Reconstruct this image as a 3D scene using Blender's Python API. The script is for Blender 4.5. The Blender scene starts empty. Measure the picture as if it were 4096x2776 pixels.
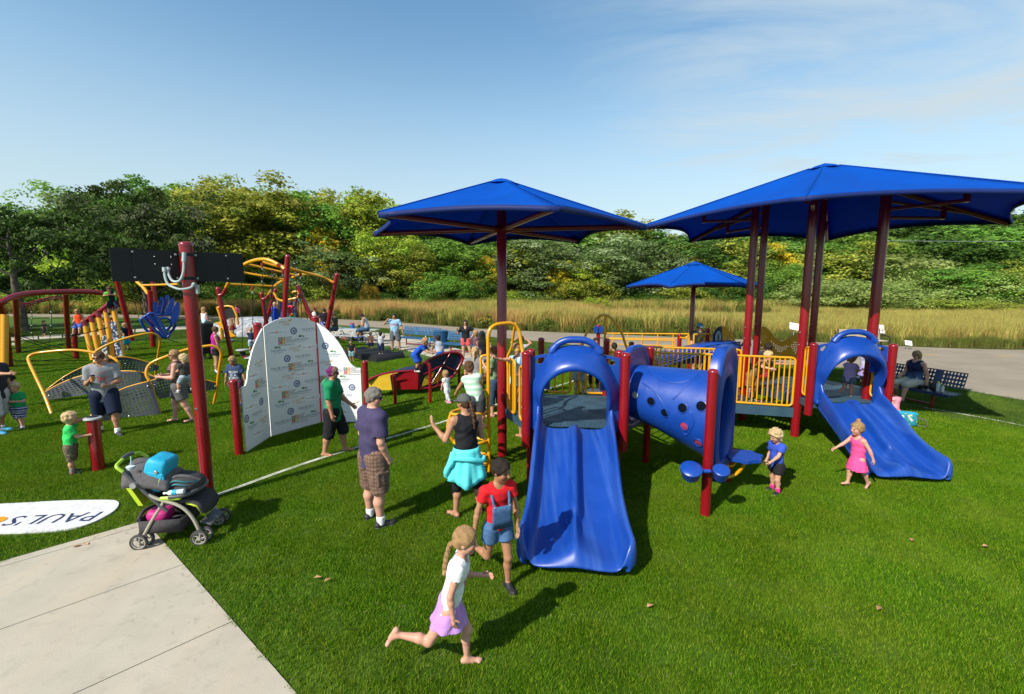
import bpy,math,random
import numpy as np
from mathutils import Vector,Matrix
from mathutils.bvhtree import BVHTree
random.seed(7);RNG=np.random.default_rng(7)
sc=bpy.context.scene
COL=sc.collection
# ------------------------------------------------------------------ camera
FPX,CXP,CYP,HC=1820.0,2048.0,1388.0,3.1
PIT=math.atan(238/1820)
cam=bpy.data.cameras.new("camera");cam.sensor_width=36.0;cam.lens=36.0*FPX/4096
cam.clip_start=0.05;cam.clip_end=3000
camo=bpy.data.objects.new("camera",cam);COL.objects.link(camo)
camo.location=(0,0,HC);camo.rotation_euler=(math.pi/2-PIT,0,0)
sc.camera=camo
# ------------------------------------------------------------------ sky and sun
SUN_EL,SUN_AZ=math.radians(40),math.radians(47)
LT=Vector((math.cos(SUN_AZ)*math.cos(SUN_EL),math.sin(SUN_AZ)*math.cos(SUN_EL),-math.sin(SUN_EL)))
w=bpy.data.worlds.new("World");sc.world=w;w.use_nodes=True
nt=w.node_tree;N=nt.nodes;L=nt.links;N.clear()
out=N.new("ShaderNodeOutputWorld");bg=N.new("ShaderNodeBackground");bg.inputs[1].default_value=0.128
sky=N.new("ShaderNodeTexSky");sky.sky_type='NISHITA';sky.sun_disc=False
sky.sun_elevation=SUN_EL
sx,sy=-LT.x,-LT.y
sky.sun_rotation=math.atan2(sx,sy)
sky.air_density=1.25;sky.dust_density=0.5;sky.ozone_density=2.2;sky.altitude=250
tc=N.new("ShaderNodeTexCoord")
sep=N.new("ShaderNodeSeparateXYZ");L.new(tc.outputs['Generated'],sep.inputs[0])
mx=N.new("ShaderNodeMath");mx.operation='MAXIMUM';mx.inputs[1].default_value=0.04;L.new(sep.outputs[2],mx.inputs[0])
dv=N.new("ShaderNodeVectorMath");dv.operation='DIVIDE';L.new(tc.outputs['Generated'],dv.inputs[0])
cb=N.new("ShaderNodeCombineXYZ");[L.new(mx.outputs[0],cb.inputs[i])for i in range(3)];L.new(cb.outputs[0],dv.inputs[1])
mp=N.new("ShaderNodeMapping");mp.inputs['Rotation'].default_value=(0,0,0.5);mp.inputs['Scale'].default_value=(0.55,1.0,0.0)
mp.inputs['Location'].default_value=(3.1,1.3,0)
L.new(dv.outputs[0],mp.inputs[0])
n1=N.new("ShaderNodeTexNoise");n1.inputs['Scale'].default_value=1.1;n1.inputs['Detail'].default_value=9;n1.inputs['Roughness'].default_value=0.62;n1.inputs['Distortion'].default_value=0.7
L.new(mp.outputs[0],n1.inputs['Vector'])
n2=N.new("ShaderNodeTexNoise");n2.inputs['Scale'].default_value=0.35;n2.inputs['Detail'].default_value=3
mp2=N.new("ShaderNodeMapping");mp2.inputs['Location'].default_value=(-0.6,0.25,0);mp2.inputs['Scale'].default_value=(1,1,0);L.new(dv.outputs[0],mp2.inputs[0]);L.new(mp2.outputs[0],n2.inputs['Vector'])
r1=N.new("ShaderNodeMapRange");r1.inputs[1].default_value=0.28;r1.inputs[2].default_value=0.66;L.new(n1.outputs[0],r1.inputs[0])
bank=N.new("ShaderNodeMapRange");bank.inputs[1].default_value=-0.05;bank.inputs[2].default_value=0.42;bank.interpolation_type='SMOOTHSTEP'
L.new(sep.outputs[0],bank.inputs[0])
mu=N.new("ShaderNodeMath");mu.operation='MULTIPLY';L.new(r1.outputs[0],mu.inputs[0]);L.new(bank.outputs[0],mu.inputs[1])
mu2=N.new("ShaderNodeMath");mu2.operation='MULTIPLY';L.new(mu.outputs[0],mu2.inputs[0]);cf=N.new("ShaderNodeMapRange");cf.inputs[1].default_value=0.02;cf.inputs[2].default_value=0.22;L.new(sep.outputs[2],cf.inputs[0]);L.new(cf.outputs[0],mu2.inputs[1])
hzr=N.new("ShaderNodeMapRange");hzr.inputs[1].default_value=0.0;hzr.inputs[2].default_value=0.50;hzr.inputs[3].default_value=0.86;hzr.inputs[4].default_value=0.0;hzr.interpolation_type='SMOOTHSTEP'
L.new(sep.outputs[2],hzr.inputs[0])
ad=N.new("ShaderNodeMath");ad.operation='MAXIMUM';L.new(mu2.outputs[0],ad.inputs[0]);L.new(hzr.outputs[0],ad.inputs[1])
mix=N.new("ShaderNodeMix");mix.data_type='RGBA';hsk=N.new("ShaderNodeHueSaturation");hsk.inputs['Saturation'].default_value=1.12;L.new(sky.outputs[0],hsk.inputs['Color']);L.new(ad.outputs[0],mix.inputs[0]);tn=N.new("ShaderNodeMix");tn.data_type='RGBA';tn.blend_type='MULTIPLY';tn.inputs[0].default_value=1;L.new(hsk.outputs[0],tn.inputs[6]);tn.inputs[7].default_value=(0.98,1.06,0.98,1);L.new(tn.outputs[2],mix.inputs[6]);mix.inputs[7].default_value=(3.4,4.0,4.35,1)
L.new(mix.outputs[2],bg.inputs[0]);L.new(bg.outputs[0],out.inputs[0])
sd=bpy.data.lights.new("sun",'SUN');sd.energy=5.0;sd.angle=math.radians(0.55);sd.color=(1.0,0.93,0.82)
so=bpy.data.objects.new("sun",sd);COL.objects.link(so);so.rotation_euler=LT.to_track_quat('-Z','Y').to_euler();so.location=(-20,-20,30)
sc.view_settings.view_transform='Standard';sc.view_settings.look='None';sc.view_settings.gamma=1.0
sc.view_settings.use_curve_mapping=False;sc.view_settings.exposure=0.52
sc.render.engine='CYCLES';sc.cycles.max_bounces=6;sc.cycles.diffuse_bounces=3;sc.cycles.glossy_bounces=3
sc.cycles.transmission_bounces=5;sc.cycles.transparent_max_bounces=6;sc.cycles.use_denoising=True;sc.cycles.caustics_reflective=False;sc.cycles.caustics_refractive=False
# ------------------------------------------------------------------ where things stand, measured on the photograph (4096 px frame)
_c,_s=math.cos(PIT),math.sin(PIT)
def ray(px,py):
 u=(px-CXP)/FPX;v=(CYP-py)/FPX
 return Vector((u,_c+v*_s,-_s+v*_c))
def G(px,py,z=0.0):
 r=ray(px,py);t=(z-HC)/r.z
 return Vector((r.x*t,r.y*t,z))
def D(px,py,y):
 r=ray(px,py);t=y/r.y
 return Vector((r.x*t,y,HC+r.z*t))
# ------------------------------------------------------------------ materials
MATS={}
def mat(name,col,rough=0.5,spec=0.5,var=0.06,vscale=6.0,bump=0.0,bscale=80.0,metal=0.0,coat=0.0,attr=False,sss=0.0,trans=0.0,hue=0.0,obj_var=0.0):
 if name in MATS:return MATS[name]
 m=bpy.data.materials.new(name);m.use_nodes=True;nt=m.node_tree;N=nt.nodes;L=nt.links
 p=N["Principled BSDF"];p.inputs['Roughness'].default_value=rough;p.inputs['Metallic'].default_value=metal
 p.inputs['Specular IOR Level'].default_value=spec
 if coat:p.inputs['Coat Weight'].default_value=coat;p.inputs['Coat Roughness'].default_value=0.12
 tc=N.new("ShaderNodeTexCoord")
 if attr:
  src=N.new("ShaderNodeAttribute");src.attribute_name="Col";csock=src.outputs['Color']
 else:
  src=N.new("ShaderNodeRGB");src.outputs[0].default_value=(*col,1);csock=src.outputs[0]
 if var:
  nz=N.new("ShaderNodeTexNoise");nz.inputs['Scale'].default_value=vscale;nz.inputs['Detail'].default_value=5
  L.new(tc.outputs['Object'],nz.inputs['Vector'])
  mr=N.new("ShaderNodeMapRange");mr.inputs[1].default_value=0.3;mr.inputs[2].default_value=0.7;mr.inputs[3].default_value=1-var;mr.inputs[4].default_value=1+var
  L.new(nz.outputs[0],mr.inputs[0])
  hs=N.new("ShaderNodeHueSaturation");L.new(csock,hs.inputs['Color']);L.new(mr.outputs[0],hs.inputs['Value'])
  csock=hs.outputs[0]
  rr=N.new("ShaderNodeMapRange");rr.inputs[1].default_value=0.3;rr.inputs[2].default_value=0.7;rr.inputs[3].default_value=max(0.02,rough-0.07);rr.inputs[4].default_value=min(1,rough+0.07)
  L.new(nz.outputs[0],rr.inputs[0]);L.new(rr.outputs[0],p.inputs['Roughness'])
 if obj_var:
  oi=N.new("ShaderNodeObjectInfo")
  mr2=N.new("ShaderNodeMapRange");mr2.inputs[3].default_value=1-obj_var;mr2.inputs[4].default_value=1+obj_var;L.new(oi.outputs['Random'],mr2.inputs[0])
  hs2=N.new("ShaderNodeHueSaturation");L.new(csock,hs2.inputs['Color']);L.new(mr2.outputs[0],hs2.inputs['Value'])
  mr3=N.new("ShaderNodeMapRange");mr3.inputs[3].default_value=0.5-hue;mr3.inputs[4].default_value=0.5+hue;L.new(oi.outputs['Random'],mr3.inputs[0])
  L.new(mr3.outputs[0],hs2.inputs['Hue']);csock=hs2.outputs[0]
 L.new(csock,p.inputs['Base Color'])
 if bump:
  nb=N.new("ShaderNodeTexNoise");nb.inputs['Scale'].default_value=bscale;nb.inputs['Detail'].default_value=4
  L.new(tc.outputs['Object'],nb.inputs['Vector'])
  bp=N.new("ShaderNodeBump");bp.inputs['Strength'].default_value=bump;bp.inputs['Distance'].default_value=0.01
  L.new(nb.outputs[0],bp.inputs['Height']);L.new(bp.outputs[0],p.inputs['Normal'])
 if sss:
  p.inputs['Subsurface Weight'].default_value=sss;p.inputs['Subsurface Radius'].default_value=(0.012,0.005,0.003);p.inputs['Subsurface Scale'].default_value=0.6
 if trans:
  tr=N.new("ShaderNodeBsdfTranslucent");L.new(csock,tr.inputs[0])
  ms=N.new("ShaderNodeMixShader");ms.inputs[0].default_value=trans
  L.new(p.outputs[0],ms.inputs[1]);L.new(tr.outputs[0],ms.inputs[2]);L.new(ms.outputs[0],N["Material Output"].inputs[0])
 MATS[name]=m
 return m
def fleck(m,scale,col2,lo,hi,fac=1.0,detail=6,coord='Object',stretch=(1,1,1)):
 nt=m.node_tree;N=nt.nodes;L=nt.links;p=N["Principled BSDF"]
 old=p.inputs['Base Color'].links[0].from_socket
 tc=N.new("ShaderNodeTexCoord");mpp=N.new("ShaderNodeMapping");mpp.inputs['Scale'].default_value=stretch
 L.new(tc.outputs[coord],mpp.inputs[0])
 nz=N.new("ShaderNodeTexNoise");nz.inputs['Scale'].default_value=scale;nz.inputs['Detail'].default_value=detail;L.new(mpp.outputs[0],nz.inputs['Vector'])
 mr=N.new("ShaderNodeMapRange");mr.inputs[1].default_value=lo;mr.inputs[2].default_value=hi;mr.inputs[4].default_value=fac;L.new(nz.outputs[0],mr.inputs[0])
 mi=N.new("ShaderNodeMix");mi.data_type='RGBA';L.new(mr.outputs[0],mi.inputs[0]);L.new(old,mi.inputs[6]);mi.inputs[7].default_value=(*col2,1)
 L.new(mi.outputs[2],p.inputs['Base Color'])
 for l in list(L):
  if l.from_socket==old and l.to_node.type=='BSDF_TRANSLUCENT':L.new(mi.outputs[2],l.to_socket)
 return m
RED=mat("red_enamel",(0.20,0.0042,0.0095),0.24,0.5,0.05,3,bump=0.03,bscale=220,coat=0.25)
fleck(RED,1.3,(0.15,0.005,0.010),0.52,0.8,0.5)
YEL=mat("yellow_enamel",(0.62,0.285,0.005),0.30,0.5,0.05,4,bump=0.03,bscale=260,coat=0.2)
fleck(YEL,2.0,(0.50,0.20,0.008),0.55,0.8,0.5)
BLUE=mat("blue_plastic",(0.005,0.045,0.275),0.34,0.5,0.05,5,bump=0.10,bscale=320)
fleck(BLUE,3.0,(0.014,0.058,0.30),0.52,0.75,0.45,stretch=(1,0.25,0.25))
BLUES=mat("blue_slide_plastic",(0.005,0.045,0.275),0.36,0.5,0.05,5,bump=0.10,bscale=320)
fleck(BLUES,5.0,(0.055,0.13,0.38),0.48,0.78,0.55,stretch=(2.2,0.14,0.14))
NAVY=mat("navy_vinyl",(0.010,0.030,0.085),0.38,0.5,0.08,9,bump=0.08,bscale=160)
TEAL=mat("deck_vinyl",(0.024,0.062,0.095),0.55,0.4,0.1,5,bump=0.1,bscale=200)
fleck(TEAL,4,(0.07,0.09,0.105),0.5,0.8,0.3)
BENCHB=mat("bench_blue_vinyl",(0.014,0.075,0.17),0.4,0.5,0.08,8,bump=0.05)
GREYP=mat("grey_sheet_plastic",(0.060,0.068,0.078),0.5,0.4,0.08,8,bump=0.08,bscale=150)
BLACK=mat("black_sheet_plastic",(0.012,0.0125,0.014),0.55,0.3,0.1,8,bump=0.05,bscale=200)
RUB=mat("black_rubber",(0.014,0.014,0.016),0.6,0.3,0.15,12,bump=0.1,bscale=90)
ROPE=mat("black_rope",(0.012,0.012,0.013),0.75,0.2,0.1,40)
STEEL=mat("galvanised_steel",(0.42,0.44,0.45),0.38,0.5,0.08,20,metal=0.7)
ALU=mat("brushed_aluminium",(0.58,0.60,0.61),0.42,0.5,0.06,14,metal=0.55)
GREYPVC=mat("grey_conduit",(0.34,0.40,0.40),0.42,0.5,0.05,14)
WHITE=mat("white_print_board",(0.74,0.75,0.76),0.38,0.4,0.03,3,bump=0.02)
FABB=mat("blue_shade_fabric",(0.002,0.082,0.46),0.8,0.08,0.08,2.5,bump=0.25,bscale=180,trans=0.34)
FABD=mat("navy_shade_hem",(0.005,0.018,0.12),0.7,0.3,0.08,2.5,bump=0.2,bscale=180,trans=0.1)
# ------------------------------------------------------------------ mesh helpers
def mkmesh(name,V,Fq,smooth=True):
 me=bpy.data.meshes.new(name)
 V=np.asarray(V,dtype=np.float32).reshape(-1,3)
 if isinstance(Fq,np.ndarray):
  n,k=Fq.shape
  me.vertices.add(len(V));me.vertices.foreach_set("co",V.ravel())
  me.loops.add(n*k);me.loops.foreach_set("vertex_index",Fq.astype(np.int32).ravel())
  me.polygons.add(n);me.polygons.foreach_set("loop_start",np.arange(0,n*k,k,dtype=np.int32))
  me.update(calc_edges=True)
 else:
  me.from_pydata(V.tolist(),[],Fq);me.update()
 if smooth is True:me.polygons.foreach_set("use_smooth",np.ones(len(me.polygons),dtype=bool))
 elif smooth is not False:me.polygons.foreach_set("use_smooth",np.asarray(smooth,dtype=bool))
 return me
def catmull(pts,n=6,closed=False):
 P=[Vector(p)for p in pts];m=len(P);o=[]
 rng_=range(m)if closed else range(m-1)
 for i in rng_:
  if closed:a,b,c_,d=P[(i-1)%m],P[i],P[(i+1)%m],P[(i+2)%m]
  else:a,b,c_,d=P[max(i-1,0)],P[i],P[i+1],P[min(i+2,m-1)]
  for j in range(n):
   t=j/n
   o.append(0.5*((2*b)+(c_-a)*t+(2*a-5*b+4*c_-d)*t*t+(3*b-a-3*c_+d)*t**3))
 if not closed:o.append(P[-1])
 return o
def fillet(pts,r,n=5):
 P=[Vector(p)for p in pts];o=[P[0]]
 for i in range(1,len(P)-1):
  a,b,c_=P[i-1],P[i],P[i+1]
  l1,l2=(a-b).length,(c_-b).length;rr=min(r,l1*0.49,l2*0.49)
  s=b+(a-b).normalized()*rr;e=b+(c_-b).normalized()*rr
  for j in range(n+1):
   t=j/n;o.append(s*(1-t)**2+b*2*t*(1-t)+e*t*t)
 o.append(P[-1]);return o
class B:
 def __init__(s):s.v=[];s.f=[];s.sm=[]
 def add(s,V,Fc,smooth=True):
  o=len(s.v);s.v+=[tuple(v)for v in V];s.f+=[tuple(i+o for i in f)for f in Fc];s.sm+=[smooth]*len(Fc);return s
 def box(s,c_,size,rot=None,bev=0.0):
  x,y,z=[d/2 for d in size];c_=Vector(c_)
  if bev:
   b=min(bev,x*.9,y*.9,z*.9);V=[]
   for sx_ in(-1,1):
    for sy_ in(-1,1):
     for sz in(-1,1):
      V+=[(sx_*(x-b),sy_*(y-b),sz*z),(sx_*(x-b),sy_*y,sz*(z-b)),(sx_*x,sy_*(y-b),sz*(z-b))]
   def I(a,b_,c2,k):return((a>0)*4+(b_>0)*2+(c2>0))*3+k
   Fc=[]
   for q in(-1,1):
    f=[I(-1,-1,q,0),I(1,-1,q,0),I(1,1,q,0),I(-1,1,q,0)];Fc.append(f if q>0 else f[::-1])
    f=[I(-1,q,-1,1),I(1,q,-1,1),I(1,q,1,1),I(-1,q,1,1)];Fc.append(f[::-1]if q>0 else f)
    f=[I(q,-1,-1,2),I(q,1,-1,2),I(q,1,1,2),I(q,-1,1,2)];Fc.append(f if q>0 else f[::-1])
   for a in(-1,1):
    for b_ in(-1,1):
     f=[I(-1,a,b_,0),I(1,a,b_,0),I(1,a,b_,1),I(-1,a,b_,1)];Fc.append(f)
     f=[I(a,-1,b_,0),I(a,1,b_,0),I(a,1,b_,2),I(a,-1,b_,2)];Fc.append(f)
     f=[I(a,b_,-1,1),I(a,b_,1,1),I(a,b_,1,2),I(a,b_,-1,2)];Fc.append(f)
     for c2 in(-1,1):Fc.append([I(a,b_,c2,0),I(a,b_,c2,1),I(a,b_,c2,2)])
  else:
   V=[(sx_*x,sy_*y,sz*z)for sx_ in(-1,1)for sy_ in(-1,1)for sz in(-1,1)]
   Fc=[(0,1,3,2),(4,6,7,5),(0,4,5,1),(2,3,7,6),(0,2,6,4),(1,5,7,3)]
  if rot is not None:V=[rot@Vector(v)for v in V]
  return s.add([c_+Vector(v)for v in V],Fc,False)
 def beam(s,a,b,wd,ht,bev=0.0,up=(0,0,1)):
  a,b=Vector(a),Vector(b);d=b-a;l=d.length;d.normalize()
  u=Vector(up);x=d.cross(u)
  if x.length<1e-4:x=d.cross(Vector((0,1,0)))
  x.normalize();u=x.cross(d)
  return s.box((a+b)/2,(l,wd,ht),Matrix((d,x,u)).transposed(),bev)
 def tube(s,path,r,n=10,closed=False,caps=True):
  P=[Vector(p)for p in path];m=len(P)
  R=r if hasattr(r,'__len__')else[r]*m
  t0=(P[1]-P[0]).normalized();ref=Vector((0,0,1))if abs(t0.z)<0.9 else Vector((0,1,0))
  nn=t0.cross(ref).normalized();V=[]
  for i in range(m):
   if closed:t=(P[(i+1)%m]-P[i-1])
   else:t=P[min(i+1,m-1)]-P[max(i-1,0)]
   if t.length<1e-9:t=t0.copy()
   t.normalize();nn=(nn-t*nn.dot(t))
   if nn.length<1e-6:nn=t.orthogonal()
   nn.normalize();bb=t.cross(nn)
   for k in range(n):
    a=2*math.pi*k/n;V.append(P[i]+(nn*math.cos(a)+bb*math.sin(a))*R[i])
  Fc=[]
  for i in range(m if closed else m-1):
   j=(i+1)%m
   for k in range(n):Fc.append((i*n+k,i*n+(k+1)%n,j*n+(k+1)%n,j*n+k))
  s.add(V,Fc)
  if caps and not closed:s.add(V[:n],[tuple(range(n-1,-1,-1))],False);s.add(V[-n:],[tuple(range(n))],False)
  return s
 def rod(s,a,b,r,n=10,r2=None):return s.tube([a,b],[r,r if r2 is None else r2],n)
 def lathe(s,prof,c_=(0,0,0),n=20,axis=None,smooth=True,caps=True):
  M_=Matrix.Identity(3)if axis is None else Vector((0,0,1)).rotation_difference(Vector(axis)).to_matrix()
  V=[];c_=Vector(c_);Q=[prof[0]];brk=set()
  for i in range(1,len(prof)-1):
   Q.append(prof[i])
   d1=Vector((prof[i][0]-prof[i-1][0],prof[i][1]-prof[i-1][1]));d2=Vector((prof[i+1][0]-prof[i][0],prof[i+1][1]-prof[i][1]))
   if d1.length>1e-7 and d2.length>1e-7 and d1.angle(d2)>0.75:brk.add(len(Q)-1);Q.append(prof[i])
  Q.append(prof[-1])
  for r,z in Q:
   for k in range(n):
    a=2*math.pi*k/n;V.append(c_+M_@Vector((r*math.cos(a),r*math.sin(a),z)))
  Fc=[(i*n+k,i*n+(k+1)%n,(i+1)*n+(k+1)%n,(i+1)*n+k)for i in range(len(Q)-1)if i not in brk for k in range(n)]
  s.add(V,Fc,smooth)
  if caps and prof[0][0]>1e-5:s.add(V[:n],[tuple(range(n-1,-1,-1))],False)
  if caps and prof[-1][0]>1e-5:s.add(V[-n:],[tuple(range(n))],False)
  return s
 def ball(s,c_,r,n=10,m=6):
  r=r if hasattr(r,'__len__')else(r,r,r);V=[Vector(c_)+Vector((0,0,-r[2]))]
  for i in range(1,m):
   a=-math.pi/2+math.pi*i/m
   for k in range(n):b=2*math.pi*k/n;V.append(Vector(c_)+Vector((r[0]*math.cos(a)*math.cos(b),r[1]*math.cos(a)*math.sin(b),r[2]*math.sin(a))))
  V.append(Vector(c_)+Vector((0,0,r[2])));Fc=[(0,1+(k+1)%n,1+k)for k in range(n)]
  for i in range(m-2):
   for k in range(n):o=1+i*n;Fc.append((o+k,o+(k+1)%n,o+n+(k+1)%n,o+n+k))
  o=1+(m-2)*n;Fc+=[(o+k,o+(k+1)%n,o+n)for k in range(n)]
  return s.add(V,Fc)
 def prism(s,poly,nrm,th,smooth=False):
  h=Vector(nrm).normalized()*(th/2);P=[Vector(p)for p in poly];n=len(P)
  V=[p+h for p in P]+[p-h for p in P]
  Fc=[tuple(range(n)),tuple(range(2*n-1,n-1,-1))]+[(i,i+n,(i+1)%n+n,(i+1)%n)for i in range(n)]
  return s.add(V,Fc,smooth)
 def sheet(s,grid,th=0.0,smooth=True,closed_u=False):
  nu,nv=len(grid),len(grid[0]);Pn=np.array([[list(p)for p in r_]for r_ in grid],dtype=float)
  V=Pn.reshape(-1,3);Fc=[]
  for i in range(nu if closed_u else nu-1):
   for j in range(nv-1):
    i2=(i+1)%nu;Fc.append((i*nv+j,i2*nv+j,i2*nv+j+1,i*nv+j+1))
  if th:
   du=np.gradient(Pn,axis=0);dv_=np.gradient(Pn,axis=1);nn=np.cross(du,dv_);nn/=np.linalg.norm(nn,axis=2,keepdims=True)+1e-9
   V2=(Pn-nn*th).reshape(-1,3);o=len(V);V=np.vstack([V,V2])
   Fc+=[tuple(i+o for i in f[::-1])for f in Fc]
   if not closed_u:
    for j in range(nv-1):
     Fc.append((j,j+1,j+1+o,j+o));q=(nu-1)*nv;Fc.append((q+j+1,q+j,q+j+o,q+j+1+o))
   for i in range(nu if closed_u else nu-1):
    a,b=i*nv,((i+1)%nu)*nv;Fc.append((b,a,a+o,b+o));a+=nv-1;b+=nv-1;Fc.append((a,b,b+o,a+o))
  return s.add([tuple(v)for v in V],Fc,smooth)
 def perf(s,fn,nu,nv,th,hole=0.36,mask=None,nrm=None):
  for i in range(nu):
   for j in range(nv):
    u0,u1,v0,v1=i/nu,(i+1)/nu,j/nv,(j+1)/nv;um,vm=(u0+u1)/2,(v0+v1)/2
    c4=[fn(u0,v0),fn(u1,v0),fn(u1,v1),fn(u0,v1)]
    nn=Vector(nrm)if nrm is not None else(c4[1]-c4[0]).cross(c4[3]-c4[0]).normalized()
    h=nn*th/2
    if mask is None or mask(um,vm):
     ring=[]
     for k in range(8):
      a=math.pi/4*k+math.pi/8-math.pi*0.75
      ring.append(fn(um+hole*math.cos(a)/nu,vm+hole*math.sin(a)/nv))
     V=[p+h for p in c4+ring]+[p-h for p in c4+ring];Fc=[]
     pat=[(0,4+7,4+0),(0,4+0,1),(1,4,5),(1,5,6),(1,6,2),(2,6,7),(2,7,8),(2,8,3),(3,8,9),(3,9,10),(3,10,0),(0,10,11)]
     Fc+=pat+[tuple(q+12 for q in f[::-1])for f in pat]
     for k in range(8):a,b=4+k,4+(k+1)%8;Fc.append((a,b,b+12,a+12))
    else:
     V=[p+h for p in c4]+[p-h for p in c4];Fc=[(0,1,2,3),(7,6,5,4)]
    o=12 if len(V)==24 else 4
    if i==0:Fc.append((0,3,3+o,o))
    if i==nu-1:Fc.append((2,1,1+o,2+o))
    if j==0:Fc.append((1,0,o,1+o))
    if j==nv-1:Fc.append((3,2,2+o,3+o))
    s.add(V,Fc,False)
  return s
 def obj(s,name,m,parent=None,off=None):
  o=off
  if o is None:
   r=parent;o=Vector((0,0,0))
   while r is not None:o+=r.location;r=r.parent
  V=np.array(s.v,dtype=np.float32)-np.array(o,dtype=np.float32)
  ob=bpy.data.objects.new(name,mkmesh(name,V,s.f,s.sm));COL.objects.link(ob)
  if m is not None:ob.data.materials.append(m)
  if parent is not None:ob.parent=parent
  return ob
def tag(o,label,cat,group=None,kind=None):
 if label:o["label"]=label
 if cat:o["category"]=cat
 if group:o["group"]=group
 if kind:o["kind"]=kind
 return o
def thing(name,label,cat,loc=(0,0,0),group=None):
 o=bpy.data.objects.new(name,None);COL.objects.link(o);o.location=loc;o.empty_display_size=0.1
 return tag(o,label,cat,group)
def struct(name,b,m,parent=None):
 o=b.obj(name,m,parent)
 if parent is None:o["kind"]="structure"
 return o
def copy_tree(o,parent=None):
 c_=o.copy();COL.objects.link(c_);c_.parent=parent
 for ch in list(o.children):copy_tree(ch,c_)
 return c_
def text_mesh(txt,size=1.0,extrude=0.0,align='CENTER',shear=0.0,spacing=1.0,bold=0.0):
 cu=bpy.data.curves.new("t",'FONT');cu.body=txt;cu.size=size;cu.extrude=extrude;cu.align_x=align;cu.align_y='CENTER'
 cu.shear=shear;cu.space_character=spacing;cu.offset=bold;cu.resolution_u=2
 o=bpy.data.objects.new("t",cu);COL.objects.link(o)
 bpy.context.view_layer.update();dg=bpy.context.evaluated_depsgraph_get()
 me=bpy.data.meshes.new_from_object(o.evaluated_get(dg));V=np.array([v.co[:]for v in me.vertices]);Fc=[tuple(p.vertices)for p in me.polygons]
 bpy.data.objects.remove(o);bpy.data.meshes.remove(me);bpy.data.curves.remove(cu)
 return V.reshape(-1,3),Fc
_TM={}
def text_cached(txt,**k):
 key=(txt,tuple(sorted(k.items())))
 if key not in _TM:_TM[key]=text_mesh(txt,**k)
 return _TM[key]
def post(name,parent,base,top_z,r=0.0635,m=None,base_z=None,lean=(0,0),cap=True,n=16):
 b=Vector(base);z0=b.z if base_z is None else base_z
 t=Vector((b.x+lean[0],b.y+lean[1],top_z));a=Vector((b.x,b.y,z0));d=(t-a);l=d.length
 bb=B();bb.lathe([(r,0),(r,l-0.012),(r*1.05,l-0.012),(r*1.05,l+0.004),(r*0.92,l+0.02),(r*0.6,l+0.034),(r*0.2,l+0.04),(0,l+0.041)],a,n,d.normalized())
 return bb.obj(name,m or RED,parent)
# ================================================================== the setting
def flat(name,pts,z,m,parent=None,th=0.0):
 b=B();P=[Vector((p[0],p[1],z))for p in pts]
 if th:b.prism([p-Vector((0,0,th/2))for p in P],(0,0,1),th)
 else:b.add(P,[tuple(range(len(P)))],False)
 return struct(name,b,m,parent)
def gp(l,z=0):return[G(px,py,z)for px,py in l]
LAWN=mat("lawn_grass",(0.055,0.115,0.016),0.85,0.15,0.3,1.6,bump=0.9,bscale=34)
fleck(LAWN,0.35,(0.10,0.115,0.025),0.45,0.75,0.6);fleck(LAWN,60,(0.02,0.05,0.008),0.5,0.75,0.6)
TURF=mat("synthetic_turf",(0.050,0.095,0.004),0.8,0.2,0.22,0.9,bump=0.8,bscale=60)
fleck(TURF,55,(0.014,0.034,0.002),0.45,0.7,0.75);fleck(TURF,1.1,(0.09,0.14,0.012),0.5,0.8,0.45)
CONC=mat("broom_concrete",(0.385,0.345,0.275),0.85,0.25,0.08,2.2,bump=0.25,bscale=120)
fleck(CONC,1.6,(0.43,0.35,0.25),0.45,0.8,0.7,stretch=(1.0,0.18,1));fleck(CONC,9,(0.27,0.245,0.21),0.56,0.8,0.55);fleck(CONC,2.3,(0.24,0.215,0.17),0.60,0.72,0.35)
fleck(CONC,70,(0.27,0.25,0.225),0.55,0.75,0.4)
ASPH=mat("old_asphalt",(0.235,0.195,0.145),0.88,0.2,0.1,0.8,bump=0.3,bscale=90)
fleck(ASPH,0.5,(0.30,0.25,0.185),0.45,0.75,0.7);fleck(ASPH,40,(0.12,0.11,0.10),0.55,0.75,0.5);fleck(ASPH,1.3,(0.11,0.10,0.095),0.6,0.75,0.4,stretch=(0.25,1.5,1))
MEADG=mat("meadow_soil",(0.10,0.085,0.03),0.95,0.1,0.3,0.6)
LINE=mat("white_turf_inlay",(0.52,0.51,0.45),0.8,0.2,0.12,14,bump=0.5,bscale=60)
MATW=mat("white_turf_mat",(0.56,0.56,0.55),0.85,0.2,0.08,10,bump=0.5,bscale=70)
INK_N=mat("navy_turf_letter",(0.02,0.03,0.10),0.85,0.2,0.2,40)
INK_O=mat("orange_turf_letter",(0.60,0.25,0.02),0.85,0.2,0.15,40)
PAINTY=mat("worn_yellow_paint",(0.50,0.30,0.06),0.8,0.2,0.25,12)
flat("ground",[(-900,-60),(900,-60),(900,1500),(-900,1500)],-0.02,LAWN)
turf_pts=[(-60,-2),(13.5,-2),(13.2,6.5),(11.72,9.6),(11.05,10.9),(10.42,12.05),(9.6,13.3),(8.2,15.2),(6.0,17.4),(2.5,18.6),(-0.9,17.4),(-3.5,19.9),(-7.9,25.5),(-13,27.6),(-20,27.6),(-24,26.5),(-40,22)]
flat("turf",turf_pts,0.0,TURF)
far=gp([(0,1256),(500,1259),(1000,1266),(1300,1275),(1560,1288),(1800,1306),(2000,1320),(2400,1336),(2800,1352),(3200,1366),(3560,1383),(3800,1393),(4096,1400),(4700,1406)])
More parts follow.
